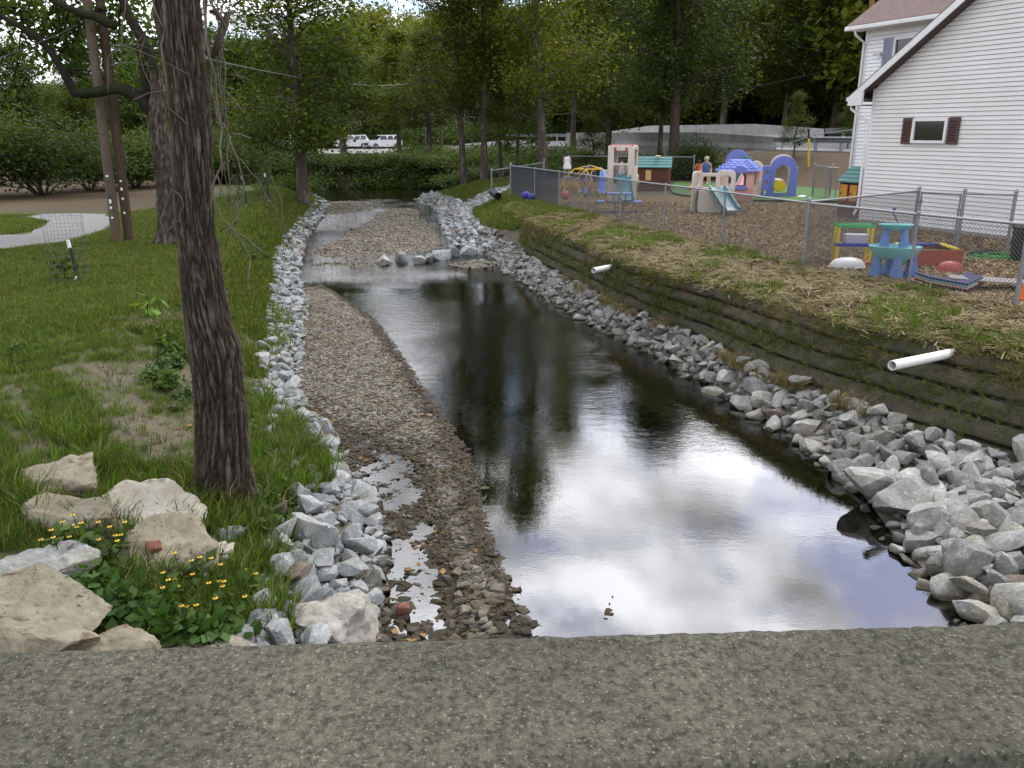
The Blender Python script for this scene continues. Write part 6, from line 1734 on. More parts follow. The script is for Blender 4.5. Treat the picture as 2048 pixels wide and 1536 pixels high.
def ridge_mat():
    m = mat('ridged_bark', (1, 1, 1), .97, (.72, .70, .68), 14, .35, .65, bump=1.0, bscale=38, stretch=(1.6, 1.6, .9), spec=.08)
    nt = m.node_tree; nd = nt.nodes; ln = nt.links; b = nd['Principled BSDF']
    old = b.inputs['Base Color'].links[0].from_socket
    a = nd.new('ShaderNodeAttribute'); a.attribute_name = 'tint'
    rp = nd.new('ShaderNodeValToRGB'); rp.color_ramp.elements[0].color = (.036, .028, .020, 1); rp.color_ramp.elements[1].color = (.225, .20, .16, 1)
    e = rp.color_ramp.elements.new(.45); e.color = (.098, .084, .065, 1)
    ln.new(a.outputs['Fac'], rp.inputs[0])
    x = nd.new('ShaderNodeMix'); x.data_type = 'RGBA'; x.blend_type = 'MULTIPLY'; x.inputs[0].default_value = 1
    ln.new(old, x.inputs[6]); ln.new(rp.outputs[0], x.inputs[7]); ln.new(x.outputs[2], b.inputs['Base Color'])
    return m
M_RIDGE = ridge_mat()
TY = 7.0
trk = [(456, 1055, 74), (452, 1010, 62), (447, 940, 55), (444, 860, 52), (437, 780, 51), (428, 700, 52), (412, 620, 46), (402, 540, 42), (392, 450, 38), (388, 350, 40), (384, 260, 41), (374, 170, 42), (362, 80, 45), (352, 0, 47), (345, -80, 46)]
path = [atY(x, y, TY - .02 * i) for i, (x, y, w) in enumerate(trk)]
rads = [w * .91 * (1 / pxsize(atY(x, y, TY))) for x, y, w in trk]
base = Vector((path[1].x, TY, gz1(path[1].x, TY)))
big = empty('big_tree', base, 0, 'large furrowed tree trunk with hanging vines in the left foreground', 'tree')
V_, Fs, TT = bark_tube([p - base for p in path], rads, 200, 420, 3.0, .017, .20)
obj('trunk', mesh_np('trunk', V_, Fs, M_RIDGE, smooth=True, tint=TT), big)
rs = np.random.default_rng(5)
topp = path[-1] - base
lb = MB(); cents = []
for k, (dx, dy, dz_, L, r_) in enumerate(((-.5, .3, 1, 5.5, .17), (.45, -.2, 1, 5.5, .16), (-.9, -.5, .8, 4.5, .10), (.2, .9, .8, 5, .10), (-.2, -.8, .9, 4.5, .09), (.9, .5, .55, 3.6, .07), (-1, .7, .4, 4.5, .09))):
    q = wander(topp - Vector((0, 0, .2 if k < 2 else -.3)), (dx, dy, dz_), L, 8, rs, .2, .03)
    lb.tube(q, [r_ * (1 - .85 * i / 8) for i in range(9)], 9)
    for _ in range(9):
        j = rs.integers(3, 9); w = wander(q[j], rs.normal(size=3) + np.array([0, 0, .3]), L * .35, 4, rs, .35)
        lb.tube(w, [.035, .025, .018, .012, .006], 5); cents += [np.array(v) for v in w[1:]]
lb.build('limbs', M_BIGBARK, big, smooth=True)
cents = [c for c in cents if c[2] + base.z > 4.7]
V_, Fs, tint = leaf_cloud(cents, 38, .30, .12, rs); obj('crown', mesh_np('crown', V_, Fs, LM_MID, tint=tint), big)
# broken limb on the right of the trunk
st = [atY(430, 110, TY) - base, atY(438, 80, TY) - base, atY(450, 48, TY) - base, atY(456, 25, TY) - base]
b = MB(); b.tube([atY(405, 95, TY) - base] + st[:1], [.035, .03], 7); b.tube(st, [.028, .034, .03, .022], 8); b.tube([st[2], atY(432, 22, TY) - base, atY(420, 24, TY) - base], [.022, .02, .015], 6); b.build('dead_limb', M_BIGBARK, big, smooth=True)
M_VINE = mat('dry_vine', (.085, .068, .05), .9, (.14, .12, .09), 9)
def vine(pix, Y, r_=.006, jit=4, seed=0, twigs=0):
    rr_ = random.Random(seed)
    P = []
    for i in range(len(pix) - 1):
        (x0, y0), (x1, y1) = pix[i], pix[i + 1]
        n = max(2, int(math.hypot(x1 - x0, y1 - y0) / 28))
        for k in range(n):
            t = k / n; P.append((x0 + (x1 - x0) * t + rr_.gauss(0, jit), y0 + (y1 - y0) * t + rr_.gauss(0, jit * .4)))
    P.append(pix[-1])
    dd = 0.0; W = []
    for (x, y) in P:
        dd = max(-.12, min(.12, dd + rr_.gauss(0, .03))); W.append(atY(x, y, Y + dd) - base)
    b = MB(); n = len(W); b.tube(W, [r_ * (1 - .5 * i / n) for i in range(n)], 5)
    for _ in range(twigs):
        j = rr_.randrange(1, n); d = Vector((rr_.gauss(0, .12), rr_.gauss(0, .05), rr_.gauss(-.1, .1)))
        b.tube([W[j], W[j] + d * .6 + Vector((0, 0, .02)), W[j] + d * 1.2], r_ * .5, 4)
    b.build('vine', M_VINE, big, smooth=True)
vine([(412, -40), (415, 60), (418, 120), (425, 180), (432, 235), (452, 262), (458, 275), (455, 330), (465, 420), (470, 450)], 6.9, .011, 3, 1, 5)
vine([(403, -30), (412, 80), (432, 150), (440, 260), (443, 330), (430, 370), (428, 400), (450, 430), (500, 520)], 6.8, .010, 3, 2, 4)
vine([(420, -40), (436, 60), (446, 130), (450, 180), (460, 240), (455, 262), (440, 252)], 7.1, .008, 4, 3, 5)
vine([(440, -30), (430, 80), (440, 160), (447, 250), (460, 300), (490, 330), (520, 360), (545, 420), (552, 440)], 7.2, .006, 4, 4, 5)
vine([(255, -20), (243, 60), (240, 90), (222, 110), (215, 150), (218, 190)], 6.7, .006, 3, 5, 3)
vine([(300, -20), (325, 60), (332, 150), (340, 215), (375, 250)], 6.6, .008, 3, 6, 3)
vine([(235, 85), (300, 110), (340, 130), (380, 150)], 6.6, .004, 2, 7, 0)
vine([(275, 80), (290, 60), (282, 110), (300, 170), (305, 250)], 6.7, .005, 3, 8, 4)
vine([(330, 470), (318, 440), (345, 380), (360, 390), (368, 410), (362, 440), (330, 465)], 6.6, .006, 2, 9, 0)
vine([(318, 395), (305, 430), (288, 470), (278, 530), (272, 600)], 6.5, .004, 2, 10, 2)
vine([(450, -30), (470, 60), (520, 80), (545, 60), (540, 30)], 7.3, .005, 4, 11, 4)
vine([(545, 350), (560, 400), (570, 480), (572, 520)], 7.4, .005, 3, 12, 4)
vine([(458, 275), (475, 320), (490, 380), (478, 420), (470, 450)], 6.9, .008, 3, 13, 4)
vine([(445, 0), (444, 120), (442, 260), (448, 350), (460, 410)], 7.05, .006, 3, 14, 4)
# ------------------------------------------------------------------ bent limb tree behind it
TB = 19.9
def pl_(pts): return [atY(x, y, TB) for x, y in pts]
b0 = Vector((atY(340, 475, TB).x, TB, -.22))
bt = empty('bent_limb_tree', b0, 0, 'tree with a kinked mossy limb reaching left, behind the big trunk', 'tree')
V_, Fs, TT = bark_tube([p - b0 for p in pl_([(343, 490), (341, 470), (336, 420), (330, 360), (322, 300), (316, 250), (314, 210), (316, 180), (310, 145), (296, 105)])], [.31, .27, .23, .21, .21, .21, .18, .15, .12, .09], 40, 110, 9.0, .02, .18)
obj('trunk', mesh_np('trunk', V_, Fs, M_RIDGE, smooth=True, tint=TT), bt)
M_MOSS = mat('mossy_bark', (.016, .015, .011), .95, (.030, .027, .020), 4, bump=1.0, bscale=16, c3=(.022, .03, .010), s3=3, t3=(.55, .65), spec=.04)
lb = MB(); cents = []
L1 = [(318, 240), (300, 218), (282, 196), (258, 183), (230, 176), (200, 183), (170, 187), (148, 186), (142, 172), (125, 140), (103, 105), (75, 75), (45, 55), (15, 40), (-20, 15), (-60, -30)]
lb.tube([p - b0 for p in pl_(L1)], [.16, .155, .145, .135, .125, .115, .11, .105, .10, .085, .08, .075, .07, .06, .05, .03], 9)
L2 = [(312, 215), (318, 185), (312, 150), (298, 110), (280, 70), (262, 40), (245, 0), (232, -50), (215, -120)]
lb.tube([p - b0 for p in pl_(L2)], [.12, .12, .12, .12, .12, .11, .10, .08, .05], 8)
L3 = [(232, 52), (212, 45), (190, 32), (165, 28), (140, 18), (110, 3), (80, -18), (30, -50)]
lb.tube([p - b0 for p in pl_(L3)], [.10, .10, .095, .085, .075, .065, .05, .03], 8)
L4 = [(300, 205), (290, 180), (285, 130), (270, 90)]
lb.tube([p - b0 for p in pl_(L4)], [.10, .08, .06, .03], 7)
rs = np.random.default_rng(8)
for (LL, nn) in ((L1[9:], 26), (L2[3:], 16), (L3[3:], 22), (L4, 6)):
    pp = [np.array(p - b0) for p in pl_(LL)]
    for _ in range(nn):
        j = rs.integers(0, len(pp)); dd = rs.normal(size=3) * np.array([1, .9, .6]); dd[2] += .15
        dd[1] = abs(dd[1]) + 2.2
        w = wander(pp[j], dd, rs.uniform(1.2, 2.6), 4, rs, .4, -.06)
        lb.tube(w, [.022, .016, .012, .008, .004], 4); cents += [np.array(v) for v in w[2:]]
lb.build('limb', M_MOSS, bt, smooth=True)
for (x, y, k) in ((330, 60, 6), (300, 130, 7), (280, 160, 5), (345, 120, 5), (310, 20, 6), (265, 110, 4), (300, 240, 3)):
    for _ in range(k): cents.append(np.array(atY(x + rs.normal() * 22, y + rs.normal() * 22, TB + 3.4 + abs(rs.normal()) * .9) - b0))
V_, Fs, tint = leaf_cloud(cents, 24, .26, .15, rs, droop=.5); obj('crown', mesh_np('crown', V_, Fs, leaf_mat('leaf_near', (.022, .040, .008), (.075, .115, .02), None), tint=tint), bt)
# ------------------------------------------------------------------ utility poles
M_POLE = mat('weathered_pole', (.085, .066, .048), .9, (.135, .115, .09), 5, bump=.6, bscale=20, stretch=(3, 3, .4), c3=(.16, .075, .035), s3=1.3, t3=(.55, .7), spec=.1)
M_POLE2 = mat('brown_pole', (.065, .043, .029), .9, (.10, .072, .052), 5, bump=.6, bscale=20, stretch=(3, 3, .4), spec=.1)
def pole(pb, ptop, Y, r0, r1, m, label, tags=()):
    p = atY(*pb, Y); p.z = gz1(p.x, Y); q = atY(*ptop, Y)
    d = (q - p).normalized(); L = 10.5
    root = empty('utility_pole', p, 0, label, 'utility pole')
    b = MB(); b.tube([Vector((0, 0, -.3)), d * L * .5, d * L], [r0, (r0 + r1) / 2, r1], 16); b.build('pole', m, root, smooth=True, auto=50)
    for (py, c, h) in tags:
        k = atY(pb[0] + (ptop[0] - pb[0]) * (pb[1] - py) / (pb[1] - ptop[1]), py, Y) - p
        b = MB(); b.lathe([(.028, 0), (.03, .012), (.02, .03)], n=8); t_ = b.build('marker', c, root); t_.location = k + Vector((.02, -r0 * .97, 0)); t_.rotation_euler = (PI / 2, 0, 0); t_.scale = (1, h, 1)
    return root, d, L
M_MK = mat('marker_white', (.75, .75, .72), .5); M_MKB = mat('notice_dark', (.05, .035, .03), .7)
r1_, d1, L1_ = pole((233, 480), (174, 0), 20.25, .115, .09, M_POLE, 'grey weathered utility pole, left of the pair beside the drive', [(352, M_MK, 1), (392, M_MKB, 3.2), (400, M_MK, 1), (404, M_MK, 1.2), (415, M_MK, 1.2), (435, M_MK, 1), (268, M_MKB, .6)])
r2_, d2, L2_ = pole((257, 470), (200, 0), 20.5, .115, .09, M_POLE2, 'brown utility pole, right of the pair beside the drive', [(362, M_MK, 1), (378, M_MK, 1.4), (397, M_MK, 1.2), (425, M_MK, 1)])
M_CAB = mat('cable', (.05, .05, .05), .6)
def wire(p, q, sag, r_, label):
    p, q = Vector(p), Vector(q); pts = [p.lerp(q, t / 16) - Vector((0, 0, sag * 4 * (t / 16) * (1 - t / 16))) for t in range(17)]
    b = MB(); b.tube([v - p for v in pts], r_, 5); return tag(b.build('cable', M_CAB, None, loc=p), label, 'cable')
pole((882, 300), (880, 160), 78, .16, .13, M_POLE, 'far brown utility pole behind the leaning tree')
pole((1744, 170), (1744, 0), 50, .16, .14, mat('orange_pole', (.22, .11, .05), .9), 'brown utility pole rising behind the roof of the house')
wire(atY(176, 40, 20.25), atY(-300, 190, 18), .2, .012, 'thin cable running left from the grey pole')
wire(atY(207, 66, 20.5), atY(885, 150, 78), 1.0, .018, 'thin cable running from the brown pole to the far pole')
wire(atY(760, 226, 78), atY(1700, 130, 60), 1.5, .02, 'thin cable crossing before the far trees to the right')
# ------------------------------------------------------------------ cars on the far lot
M_CARW = mat('white_car_paint', (.75, .76, .78), .25, coat=.6); M_TYRE = mat('tyre', (.015, .015, .015), .85); M_RIM = mat('rim', (.45, .45, .46), .35, metal=.8); M_CGL = mat('car_glass', (.015, .018, .02), .08, spec=.8); M_TAIL = mat('tail_light', (.4, .02, .02), .3); M_HEAD = mat('head_light', (.7, .7, .72), .15)
M_LOT = mat('lot_gravel', (.20, .19, .175), .95, (.27, .26, .24), 3, bump=.5)
lot = sheet('gravel_lot', [(gp(640, 76).x, 76), (gp(800, 76).x, 76), (gp(830, 104).x, 104), (gp(520, 104).x, 104)], M_LOT, .05, 3)
def car(px, Y, rz, label, pickup=False):
    root = empty('parked_car', gp(px, Y, .05), rz, label, 'car', 'white cars parked on the far lot')
    b = MB(); pro = [(-2.25, .42), (-2.28, .75), (-2.2, 1.0), (-1.2, 1.08), (2.15, 1.08), (2.25, .9), (2.28, .45), (1.95, .30), (-1.95, .30)]
    b.prism(pro, -.9, .9); b.build('body', M_CARW, root)
    b = MB(); cab = [(-1.15, 1.07), (-.35, 1.68), (1.75, 1.70), (2.15, 1.07)]
    if pickup: cab = [(-1.1, 1.07), (-.4, 1.75), (.9, 1.75), (1.1, 1.07)]
    b.add([(x, -.86 if z < 1.3 else -.70, z) for x, z in cab] + [(x, .86 if z < 1.3 else .70, z) for x, z in cab], [(0, 1, 2, 3), (7, 6, 5, 4), (0, 4, 5, 1), (1, 5, 6, 2), (2, 6, 7, 3)]); b.build('cabin', M_CARW, root)
    for sy in (-1, 1):
        for (x0, x1) in ((-.75, .15), (.25, 1.0)) + (() if pickup else ((1.1, 1.75),)):
            b = MB(); b.add([(x0 - .12, sy * .865, 1.13), (x1, sy * .865, 1.13), (x1, sy * .735, 1.60), (x0 + .22, sy * .735, 1.60)], [(0, 1, 2, 3)]); b.build('window', M_CGL, root)
        for x in (-1.42, 1.42):
            w = MB(); w.lathe([(.22, -.1), (.34, -.11), (.36, -.06), (.36, .06), (.34, .11), (.22, .1)], n=18); wo = w.build('wheel', M_TYRE, root, smooth=True, loc=(x, sy * .82, .36), rot=(PI / 2, 0, 0), auto=40)
            w = MB(); w.lathe([(.21, -.115), (.05, -.09), (.01, -.09)], n=14, cap=False); w.lathe([(.21, .115), (.05, .09), (.01, .09)], n=14, cap=False); w.build('rim', M_RIM, wo)
        b = MB(); b.box((-2.25, sy * .68, .85), (.1, .36, .16), bev=.02); b.build('headlight', M_HEAD, root)
        b = MB(); b.box((2.24, sy * .75, .9), (.08, .2, .24), bev=.02); b.build('tail_light', M_TAIL, root)
    b = MB(); b.add([(-1.10, -.78, 1.12), (-1.10, .78, 1.12), (-.42, .66, 1.62), (-.42, -.66, 1.62)], [(0, 1, 2, 3)]); b.v = [(x - .03, y, z) for x, y, z in b.v]; b.build('windscreen', M_CGL, root)
    b = MB(); b.box((-2.3, 0, .62), (.06, 1.1, .26)); b.build('grille', P_BLACK, root)
    root.scale = (.92, .92, .92)
    return root
car(768, 99, R(35), 'white SUV parked on the far gravel lot, rightmost of the cars')
car(706, 101, R(15), 'white SUV partly hidden by leaves left of the rightmost car')
car(585, 103, R(5), 'white vehicle far left, seen behind the lone tree')
b = MB(); p = gp(853, 74); rt = empty('road_sign', p, 0, 'small white rectangular road sign on a post before the guard rail', 'sign'); b.tube([(0, 0, 0), (0, 0, 2.6)], .03, 6); b.build('post', M_GALV, rt)
b = MB(); b.box((0, -.04, 2.4), (.5, .02, .6)); b.build('sign_plate', mat('sign_face', (.55, .55, .54), .6), rt)
# ------------------------------------------------------------------ planted saplings with stakes and cages
def sapling(px, py, label, h, stake_top, cage=True, leafm=LM_DARK):
    p = at(px, py, -.2); p.z = gz1(p.x, p.y)
    root = empty('sapling', p, 0, label, 'sapling')
    rs = np.random.default_rng(int(px)); b = MB(); q = wander((-.1, 0, 0), (0, 0, 1), h, 5, rs, .15); b.tube(q, .012, 5); b.build('stem', M_BARK, root)
    V_, Fs, tint = leaf_cloud([v + rs.normal(size=3) * .08 for v in q[2:] for _ in range(3)], 9, .10, .10, rs, droop=.6); obj('leaves', mesh_np('leaves', V_, Fs, leafm, tint=tint), root)
    b = MB(); b.lathe([(.26, -.02), (.22, .03), (.08, .05), (.01, .05)], n=14); b.build('soil_ring', mat('dark_soil', (.035, .026, .018), .95, (.06, .045, .03), 20, bump=.8), root)
    b = MB(); b.box((.10, 0, stake_top / 2), (.045, .045, stake_top), ry=R(-4)); b.build('stake', mat('dark_stake', (.012, .016, .014), .6), root)
    b = MB(); b.box((.075 - stake_top * .035, 0, stake_top + .06), (.045, .045, .14), ry=R(-4)); b.build('stake_tip', M_MK, root)
    b = MB(); b.box((.10, -.05, .06), (.035, .02, .13), ry=.5); b.build('tag', M_MK, root)
    if cage:
        b = MB(); n = 16
        for k in range(n): a = 2 * PI * k / n; b.tube([(.32 * math.cos(a), .32 * math.sin(a), 0), (.32 * math.cos(a), .32 * math.sin(a), 1.2)], .0022, 3, cap=False)
        for i in range(9): b.tube([(.32 * math.cos(2 * PI * k / n), .32 * math.sin(2 * PI * k / n), .1 + .13 * i) for k in range(n + 1)], .0022, 3, cap=False)
        tag(b.build('wire_cage', M_WIRE, root), kind='stuff')
sapling(143, 563, 'small drooping sapling with a black stake on the near lawn', .42, .62, True)
sapling(487, 412, 'caged sapling with a stake on the far lawn, left of two', 1.1, 1.0, True, LM_BUSH)
sapling(532, 402, 'caged sapling with a stake on the far lawn, right of two', 1.1, 1.0, True, LM_BUSH)
# ------------------------------------------------------------------ grass, straw, mulch chips, weeds, flowers
def blades(n, h, spread, width, rs, lean=.5, lo=.5):
    """tuft of bent grass blades -> V, F(tri), tint"""
    V_, Fs, T = [], [], []
    for k in range(n):
        a = rs.uniform(0, 2 * PI); r_ = spread * math.sqrt(rs.random()); bx, by = r_ * math.cos(a), r_ * math.sin(a)
        d = a + rs.normal() * .6; hh = h * rs.uniform(lo, 1.15); ln_ = hh * lean * rs.uniform(.3, 1.2)
        f = rs.uniform(0, PI); wx, wy = math.cos(f) * width / 2, math.sin(f) * width / 2
        m_ = (bx + math.cos(d) * ln_ * .3, by + math.sin(d) * ln_ * .3, hh * .62); tp_ = (bx + math.cos(d) * ln_, by + math.sin(d) * ln_, hh)
        i = len(V_)
        V_ += [(bx - wx, by - wy, -.01), (bx + wx, by + wy, -.01), (m_[0] - wx * .8, m_[1] - wy * .8, m_[2]), (m_[0] + wx * .8, m_[1] + wy * .8, m_[2]), tp_]
        Fs += [(i, i + 1, i + 3), (i, i + 3, i + 2), (i + 2, i + 3, i + 4)]
        T += [rs.random()] * 5
    return np.array(V_), np.array(Fs), np.array(T)
LM_GRASS = leaf_mat('grass_blade', (.044, .066, .013), (.118, .152, .031), (.25, .21, .10), trans=.3, randv=.3)
LM_GRASSB = leaf_mat('grass_bright', (.050, .095, .012), (.115, .185, .026), None, trans=.35, randv=.2)
LM_STRAW = leaf_mat('straw', (.095, .073, .029), (.25, .195, .082), None, trans=.1, randv=.3)
LM_WEED = leaf_mat('weed_leaf', (.028, .052, .012), (.078, .125, .026), None, trans=.25, randv=.3)
LM_DRYL = leaf_mat('fallen_leaf', (.105, .058, .022), (.25, .145, .055), None, trans=.1, randv=.4)
rs = np.random.default_rng(90)
TUFT = [mesh_np('tuft', *blades(16, .11, .07, .007, rs)[:2], LM_GRASS, tint=None) for _ in range(0)]
def tuft(n, h, sp, w, m, lean=.5):
    V_, Fs, T = blades(n, h, sp, w, rs, lean); return mesh_np('tuft', V_, Fs, m, tint=T)
TG = [tuft(18, .11, .08, .007, LM_GRASS) for _ in range(4)] + [tuft(16, .17, .06, .008, LM_GRASS, .7) for _ in range(2)] + [tuft(16, .14, .07, .008, LM_GRASSB, .6) for _ in range(2)]
TLAWN = [tuft(22, .065, .11, .010, LM_GRASS, .6) for _ in range(3)] + [tuft(20, .07, .11, .009, LM_GRASS, .6)]
def grass_pts(n, y0, y1, x0f, x1f, seed, bare=True, dens=1.0):
    r_ = np.random.default_rng(seed); y = r_.uniform(y0, y1, n); x = x0f(y) + r_.random(n) * (x1f(y) - x0f(y))
    k = np.ones(n, bool)
    if bare:
        m_ = (.5 + .5 * vnoise(x, y, .9, 3)) * sstep(0, 1.5, x - A(y) + 1.5) * (1 - sstep(12, 16, y)) + .25 * vnoise(x, y, 4.0, 6)
        k = r_.random(n) > np.clip((m_ - .30) * 3.0, 0, .9)
    P = np.stack([x, y, gz(x, y)], axis=1)[k]
    return P[inframe(P, 60)]
def lay(name, P, protos, smin, smax, label, cat, seed, up=True, sub=None):
    r_ = np.random.default_rng(seed); n = len(P)
    return scatter(name, P, np.stack([r_.normal(size=n) * .12, r_.normal(size=n) * .12, r_.uniform(0, 6.28, n)], axis=1), r_.uniform(smin, smax, n), protos, r_.integers(0, len(protos), n) if sub is None else sub(r_, n), label, cat)
fl = lambda y: np.maximum(-.66 * y - 1.5, A(y) - 26)
drive_poly = np.array([(p.x, p.y) for p in dp])
def off_drive(P):
    x, y = P[:, 0], P[:, 1]; ins = np.zeros(len(P), bool); n = len(drive_poly); j = n - 1
    for i in range(n):
        xi, yi = drive_poly[i]; xj, yj = drive_poly[j]
        c = ((yi > y) != (yj > y)) & (x < (xj - xi) * (y - yi) / (yj - yi + 1e-9) + xi); ins ^= c; j = i
    return P[~ins]
lay('grass', grass_pts(24000, 4.0, 13.0, lambda y: np.maximum(fl(y), A(y) - 4), lambda y: B(y) + .12, 1), TG, .30, .78, 'patchy grass on the near left bank around the trunk', 'grass', 2)
lay('lawn_grass', off_drive(grass_pts(60000, 11.0, 27.0, fl, lambda y: B(y) + .1, 3)), TLAWN, .7, 1.4, 'short mown grass of the left lawn', 'grass', 4)
lay('lawn_grass', off_drive(grass_pts(15000, 25.0, 44.0, lambda y: np.maximum(fl(y), A(y) - np.interp(y, [25, 30, 36, 44], [5, 3.2, 1.6, .8])), lambda y: B(y) + .1, 5, False)), TLAWN, 1.0, 1.9, 'short grass of the far left lawn', 'grass', 6)
lay('grass', grass_pts(16000, 25.5, 47.0, lambda y: F_(y) + .3, lambda y: np.minimum(H(y) - .1, G(y) + 3.5), 7, False), TLAWN, .9, 1.8, 'short grass on the right mound beyond the soil wall', 'grass', 8)
# bright grass growing between the left stones
Pg = []
r_ = np.random.default_rng(10)
for (px, py, n, sp) in ((600, 905, 70, 22), (560, 935, 60, 20), (640, 930, 40, 18), (540, 1010, 50, 20), (560, 880, 40, 16), (585, 860, 24, 12), (560, 690, 25, 14), (560, 640, 25, 14), (500, 1010, 60, 25), (470, 1060, 70, 30), (590, 975, 30, 14), (540, 840, 30, 14)):
    for _ in range(n):
        p = at(px + r_.normal() * sp, py + r_.normal() * sp * .8, -1.15); Pg.append((p.x, p.y, gz1(p.x, p.y) + .05))
lay('grass', np.array(Pg), TG[6:] + TG[4:6], .9, 1.7, 'bright grass tufts growing between the left bank stones', 'grass', 11)
# longer grass round the trunk foot and boulders
Pg = []
for (px, py, n, sp) in ((420, 985, 120, 40), (470, 1030, 120, 40), (395, 1040, 90, 30), (205, 1000, 60, 14), (520, 1085, 60, 30), (200, 1065, 120, 60), (60, 1075, 120, 50), (450, 1150, 140, 60), (350, 1210, 160, 70), (300, 1180, 60, 40), (520, 1180, 60, 30), (150, 940, 60, 40)):
    for _ in range(n):
        p = at(px + r_.normal() * sp, py + r_.normal() * sp * .5, -.85); Pg.append((p.x, p.y, gz1(p.x, p.y)))
Pg = np.array(Pg); Pg = Pg[Pg[:, 0] < B(Pg[:, 1]) + .3]
lay('grass', Pg, TG[4:], .7, 1.5, 'longer grass round the trunk foot and the sandstone boulders', 'grass', 12)
# ---- right bank: straw on top, straggling grass on the lifts
def straw_bunch(n, L):
    V_, Fs, T = [], [], []
    for _ in range(n):
        a = rs.uniform(0, PI); c = rs.normal(size=2) * .07; l = L * rs.uniform(.5, 1.2) / 2; w = .0045
        d = np.array([math.cos(a), math.sin(a)]); q = np.array([-d[1], d[0]]) * w; z0_, z1_ = rs.uniform(.0, .035, 2)
        i = len(V_)
        for e, zz in ((-1, z0_), (1, z1_)):
            for g_ in (-1, 1): V_.append((*(c + d * l * e + q * g_), zz))
        Fs += [(i, i + 1, i + 3), (i, i + 3, i + 2)]; T += [rs.random()] * 4
    return mesh_np('straw', np.array(V_), np.array(Fs), LM_STRAW, tint=np.array(T))
STR = [straw_bunch(16, .17) for _ in range(5)]
def rpts(n, y0, y1, a_, c_, seed):
    r2 = np.random.default_rng(seed); y = y0 + (y1 - y0) * r2.random(n) ** 1.3; x = a_(y) + r2.random(n) * (c_(y) - a_(y)); P = np.stack([x, y, gz(x, y) + .005], axis=1); return P[inframe(P, 60)]
lay('straw', rpts(16000, 7.5, 30, lambda y: G(y) - .02, lambda y: H(y) - .05, 20), STR, .7, 1.5, 'dry straw mulch spread on the bank top beside the fence', 'straw', 21)
Pn = rpts(9000, 8, 30, lambda y: G(y) + .0, lambda y: H(y) - .05, 22)
Pn = Pn[(vnoise(Pn[:, 0], Pn[:, 1], .8, 9) + .5 * sstep(11.5, 8.5, Pn[:, 1])) > .15]
lay('grass', Pn, TG, .5, 1.1, 'thin grass coming up through the straw on the right bank', 'grass', 23)
def lift_pts(n, seed, tlo, thi, pw=1.0):
    r2 = np.random.default_rng(seed); out = []
    for _ in range(n):
        y = 7.5 + 17.3 * r2.random() ** 1.2; t = tlo + (thi - tlo) * r2.random() ** pw
        if mnoise.noise(Vector((y * .9, t * 3, seed))) + .25 * (t - .5) < r2.uniform(-.35, .25): continue
        x, z = lift_front(y, t); out.append((x - .06, y, z))
    return np.array(out)
r2 = np.random.default_rng(30)
def lay_wall(name, P, protos, smin, smax, label, cat):
    n = len(P); return scatter(name, P, np.stack([r2.normal(size=n) * .3, -.75 + r2.normal(size=n) * .35, r2.normal(size=n) * .5], axis=1), r2.uniform(smin, smax, n), protos, r2.integers(0, len(protos), n), label, cat)
lay_wall('grass', lift_pts(5600, 31, .30, 1.03, .75), TG[:6], .28, .62, 'weeds and grass sprouting from the upper soil lifts', 'grass')
lay_wall('grass', lift_pts(600, 33, .05, .6), TG[:6], .35, .7, 'sparse weeds on the lower soil lifts', 'grass')
DRY = [tuft(14, .26, .05, .007, LM_STRAW, 1.1) for _ in range(4)]
lay_wall('straw', lift_pts(800, 32, .6, 1.05, .6), DRY, .3, .65, 'dry grass hanging over the soil lifts', 'straw')
Pd = []
for _ in range(420):
    y = r2.uniform(9.5, 20); Pd.append((float(F_(y)) - .08 + r2.normal() * .07, y, -1.02))
lay('straw', np.array(Pd)[vnoise(np.array(Pd)[:, 0], np.array(Pd)[:, 1], 1.6, 4) > .1], DRY, .5, 1.1, 'tufts of dry grass between the right stones and the soil wall', 'straw', 34)
# ---- wood chips of the playground
CH = []
for k in range(5):
    b = MB(); b.box((0, 0, .006), (.075, .028, .012), taper=.8); me = bpy.data.meshes.new('chip'); me.from_pydata(b.v, [], b.f)
    me.materials.append(mat('chip_%d' % k, ((.19, .128, .060), (.115, .074, .035), (.31, .22, .112), (.24, .16, .077), (.08, .05, .024))[k], .9, randv=.35)); CH.append(me)
Pm = rpts(34000, 11.2, 30, lambda y: H(y) + .05, lambda y: np.minimum(H(y) + 9, .64 * y + 1.5), 40)
n = len(Pm); scatter('wood_chips', Pm, np.stack([r2.normal(size=n) * .35, r2.normal(size=n) * .35, r2.uniform(0, 6.28, n)], axis=1), r2.uniform(.6, 1.7, n), CH, r2.integers(0, 5, n), 'brown wood chip mulch covering the playground', 'mulch')
# rusty leaves drifted along the fence foot, leaves on the lawn and the gravel
LV = []
for k in range(3):
    V_, Fs, T = leaf_cloud([np.zeros(3)], 2, .02, .08, rs, droop=0); V_[:, 2] = np.abs(V_[:, 2]) * .3 + .004; LV.append(mesh_np('fallen_leaf', V_, Fs, LM_DRYL, tint=T))
Pf = []
for i in range(len(FENCE) - 1):
    for _ in range(230):
        t = r2.random(); x = FENCE[i][0] * (1 - t) + FENCE[i + 1][0] * t + r2.normal() * .10 - .05; y = FENCE[i][1] * (1 - t) + FENCE[i + 1][1] * t + r2.normal() * .08; Pf.append((x, y, gz1(x, y) + .01))
lay('leaf_litter', np.array(Pf), LV, .6, 1.3, 'rusty fallen leaves drifted along the foot of the fence', 'leaves', 41)
yy = r2.uniform(4.5, 16, 240); xx = fl(yy) * .55 + r2.random(240) * (D(yy) - fl(yy) * .55); Pl = np.stack([xx, yy, np.maximum(gz(xx, yy), WL(yy)) + .02], axis=1)
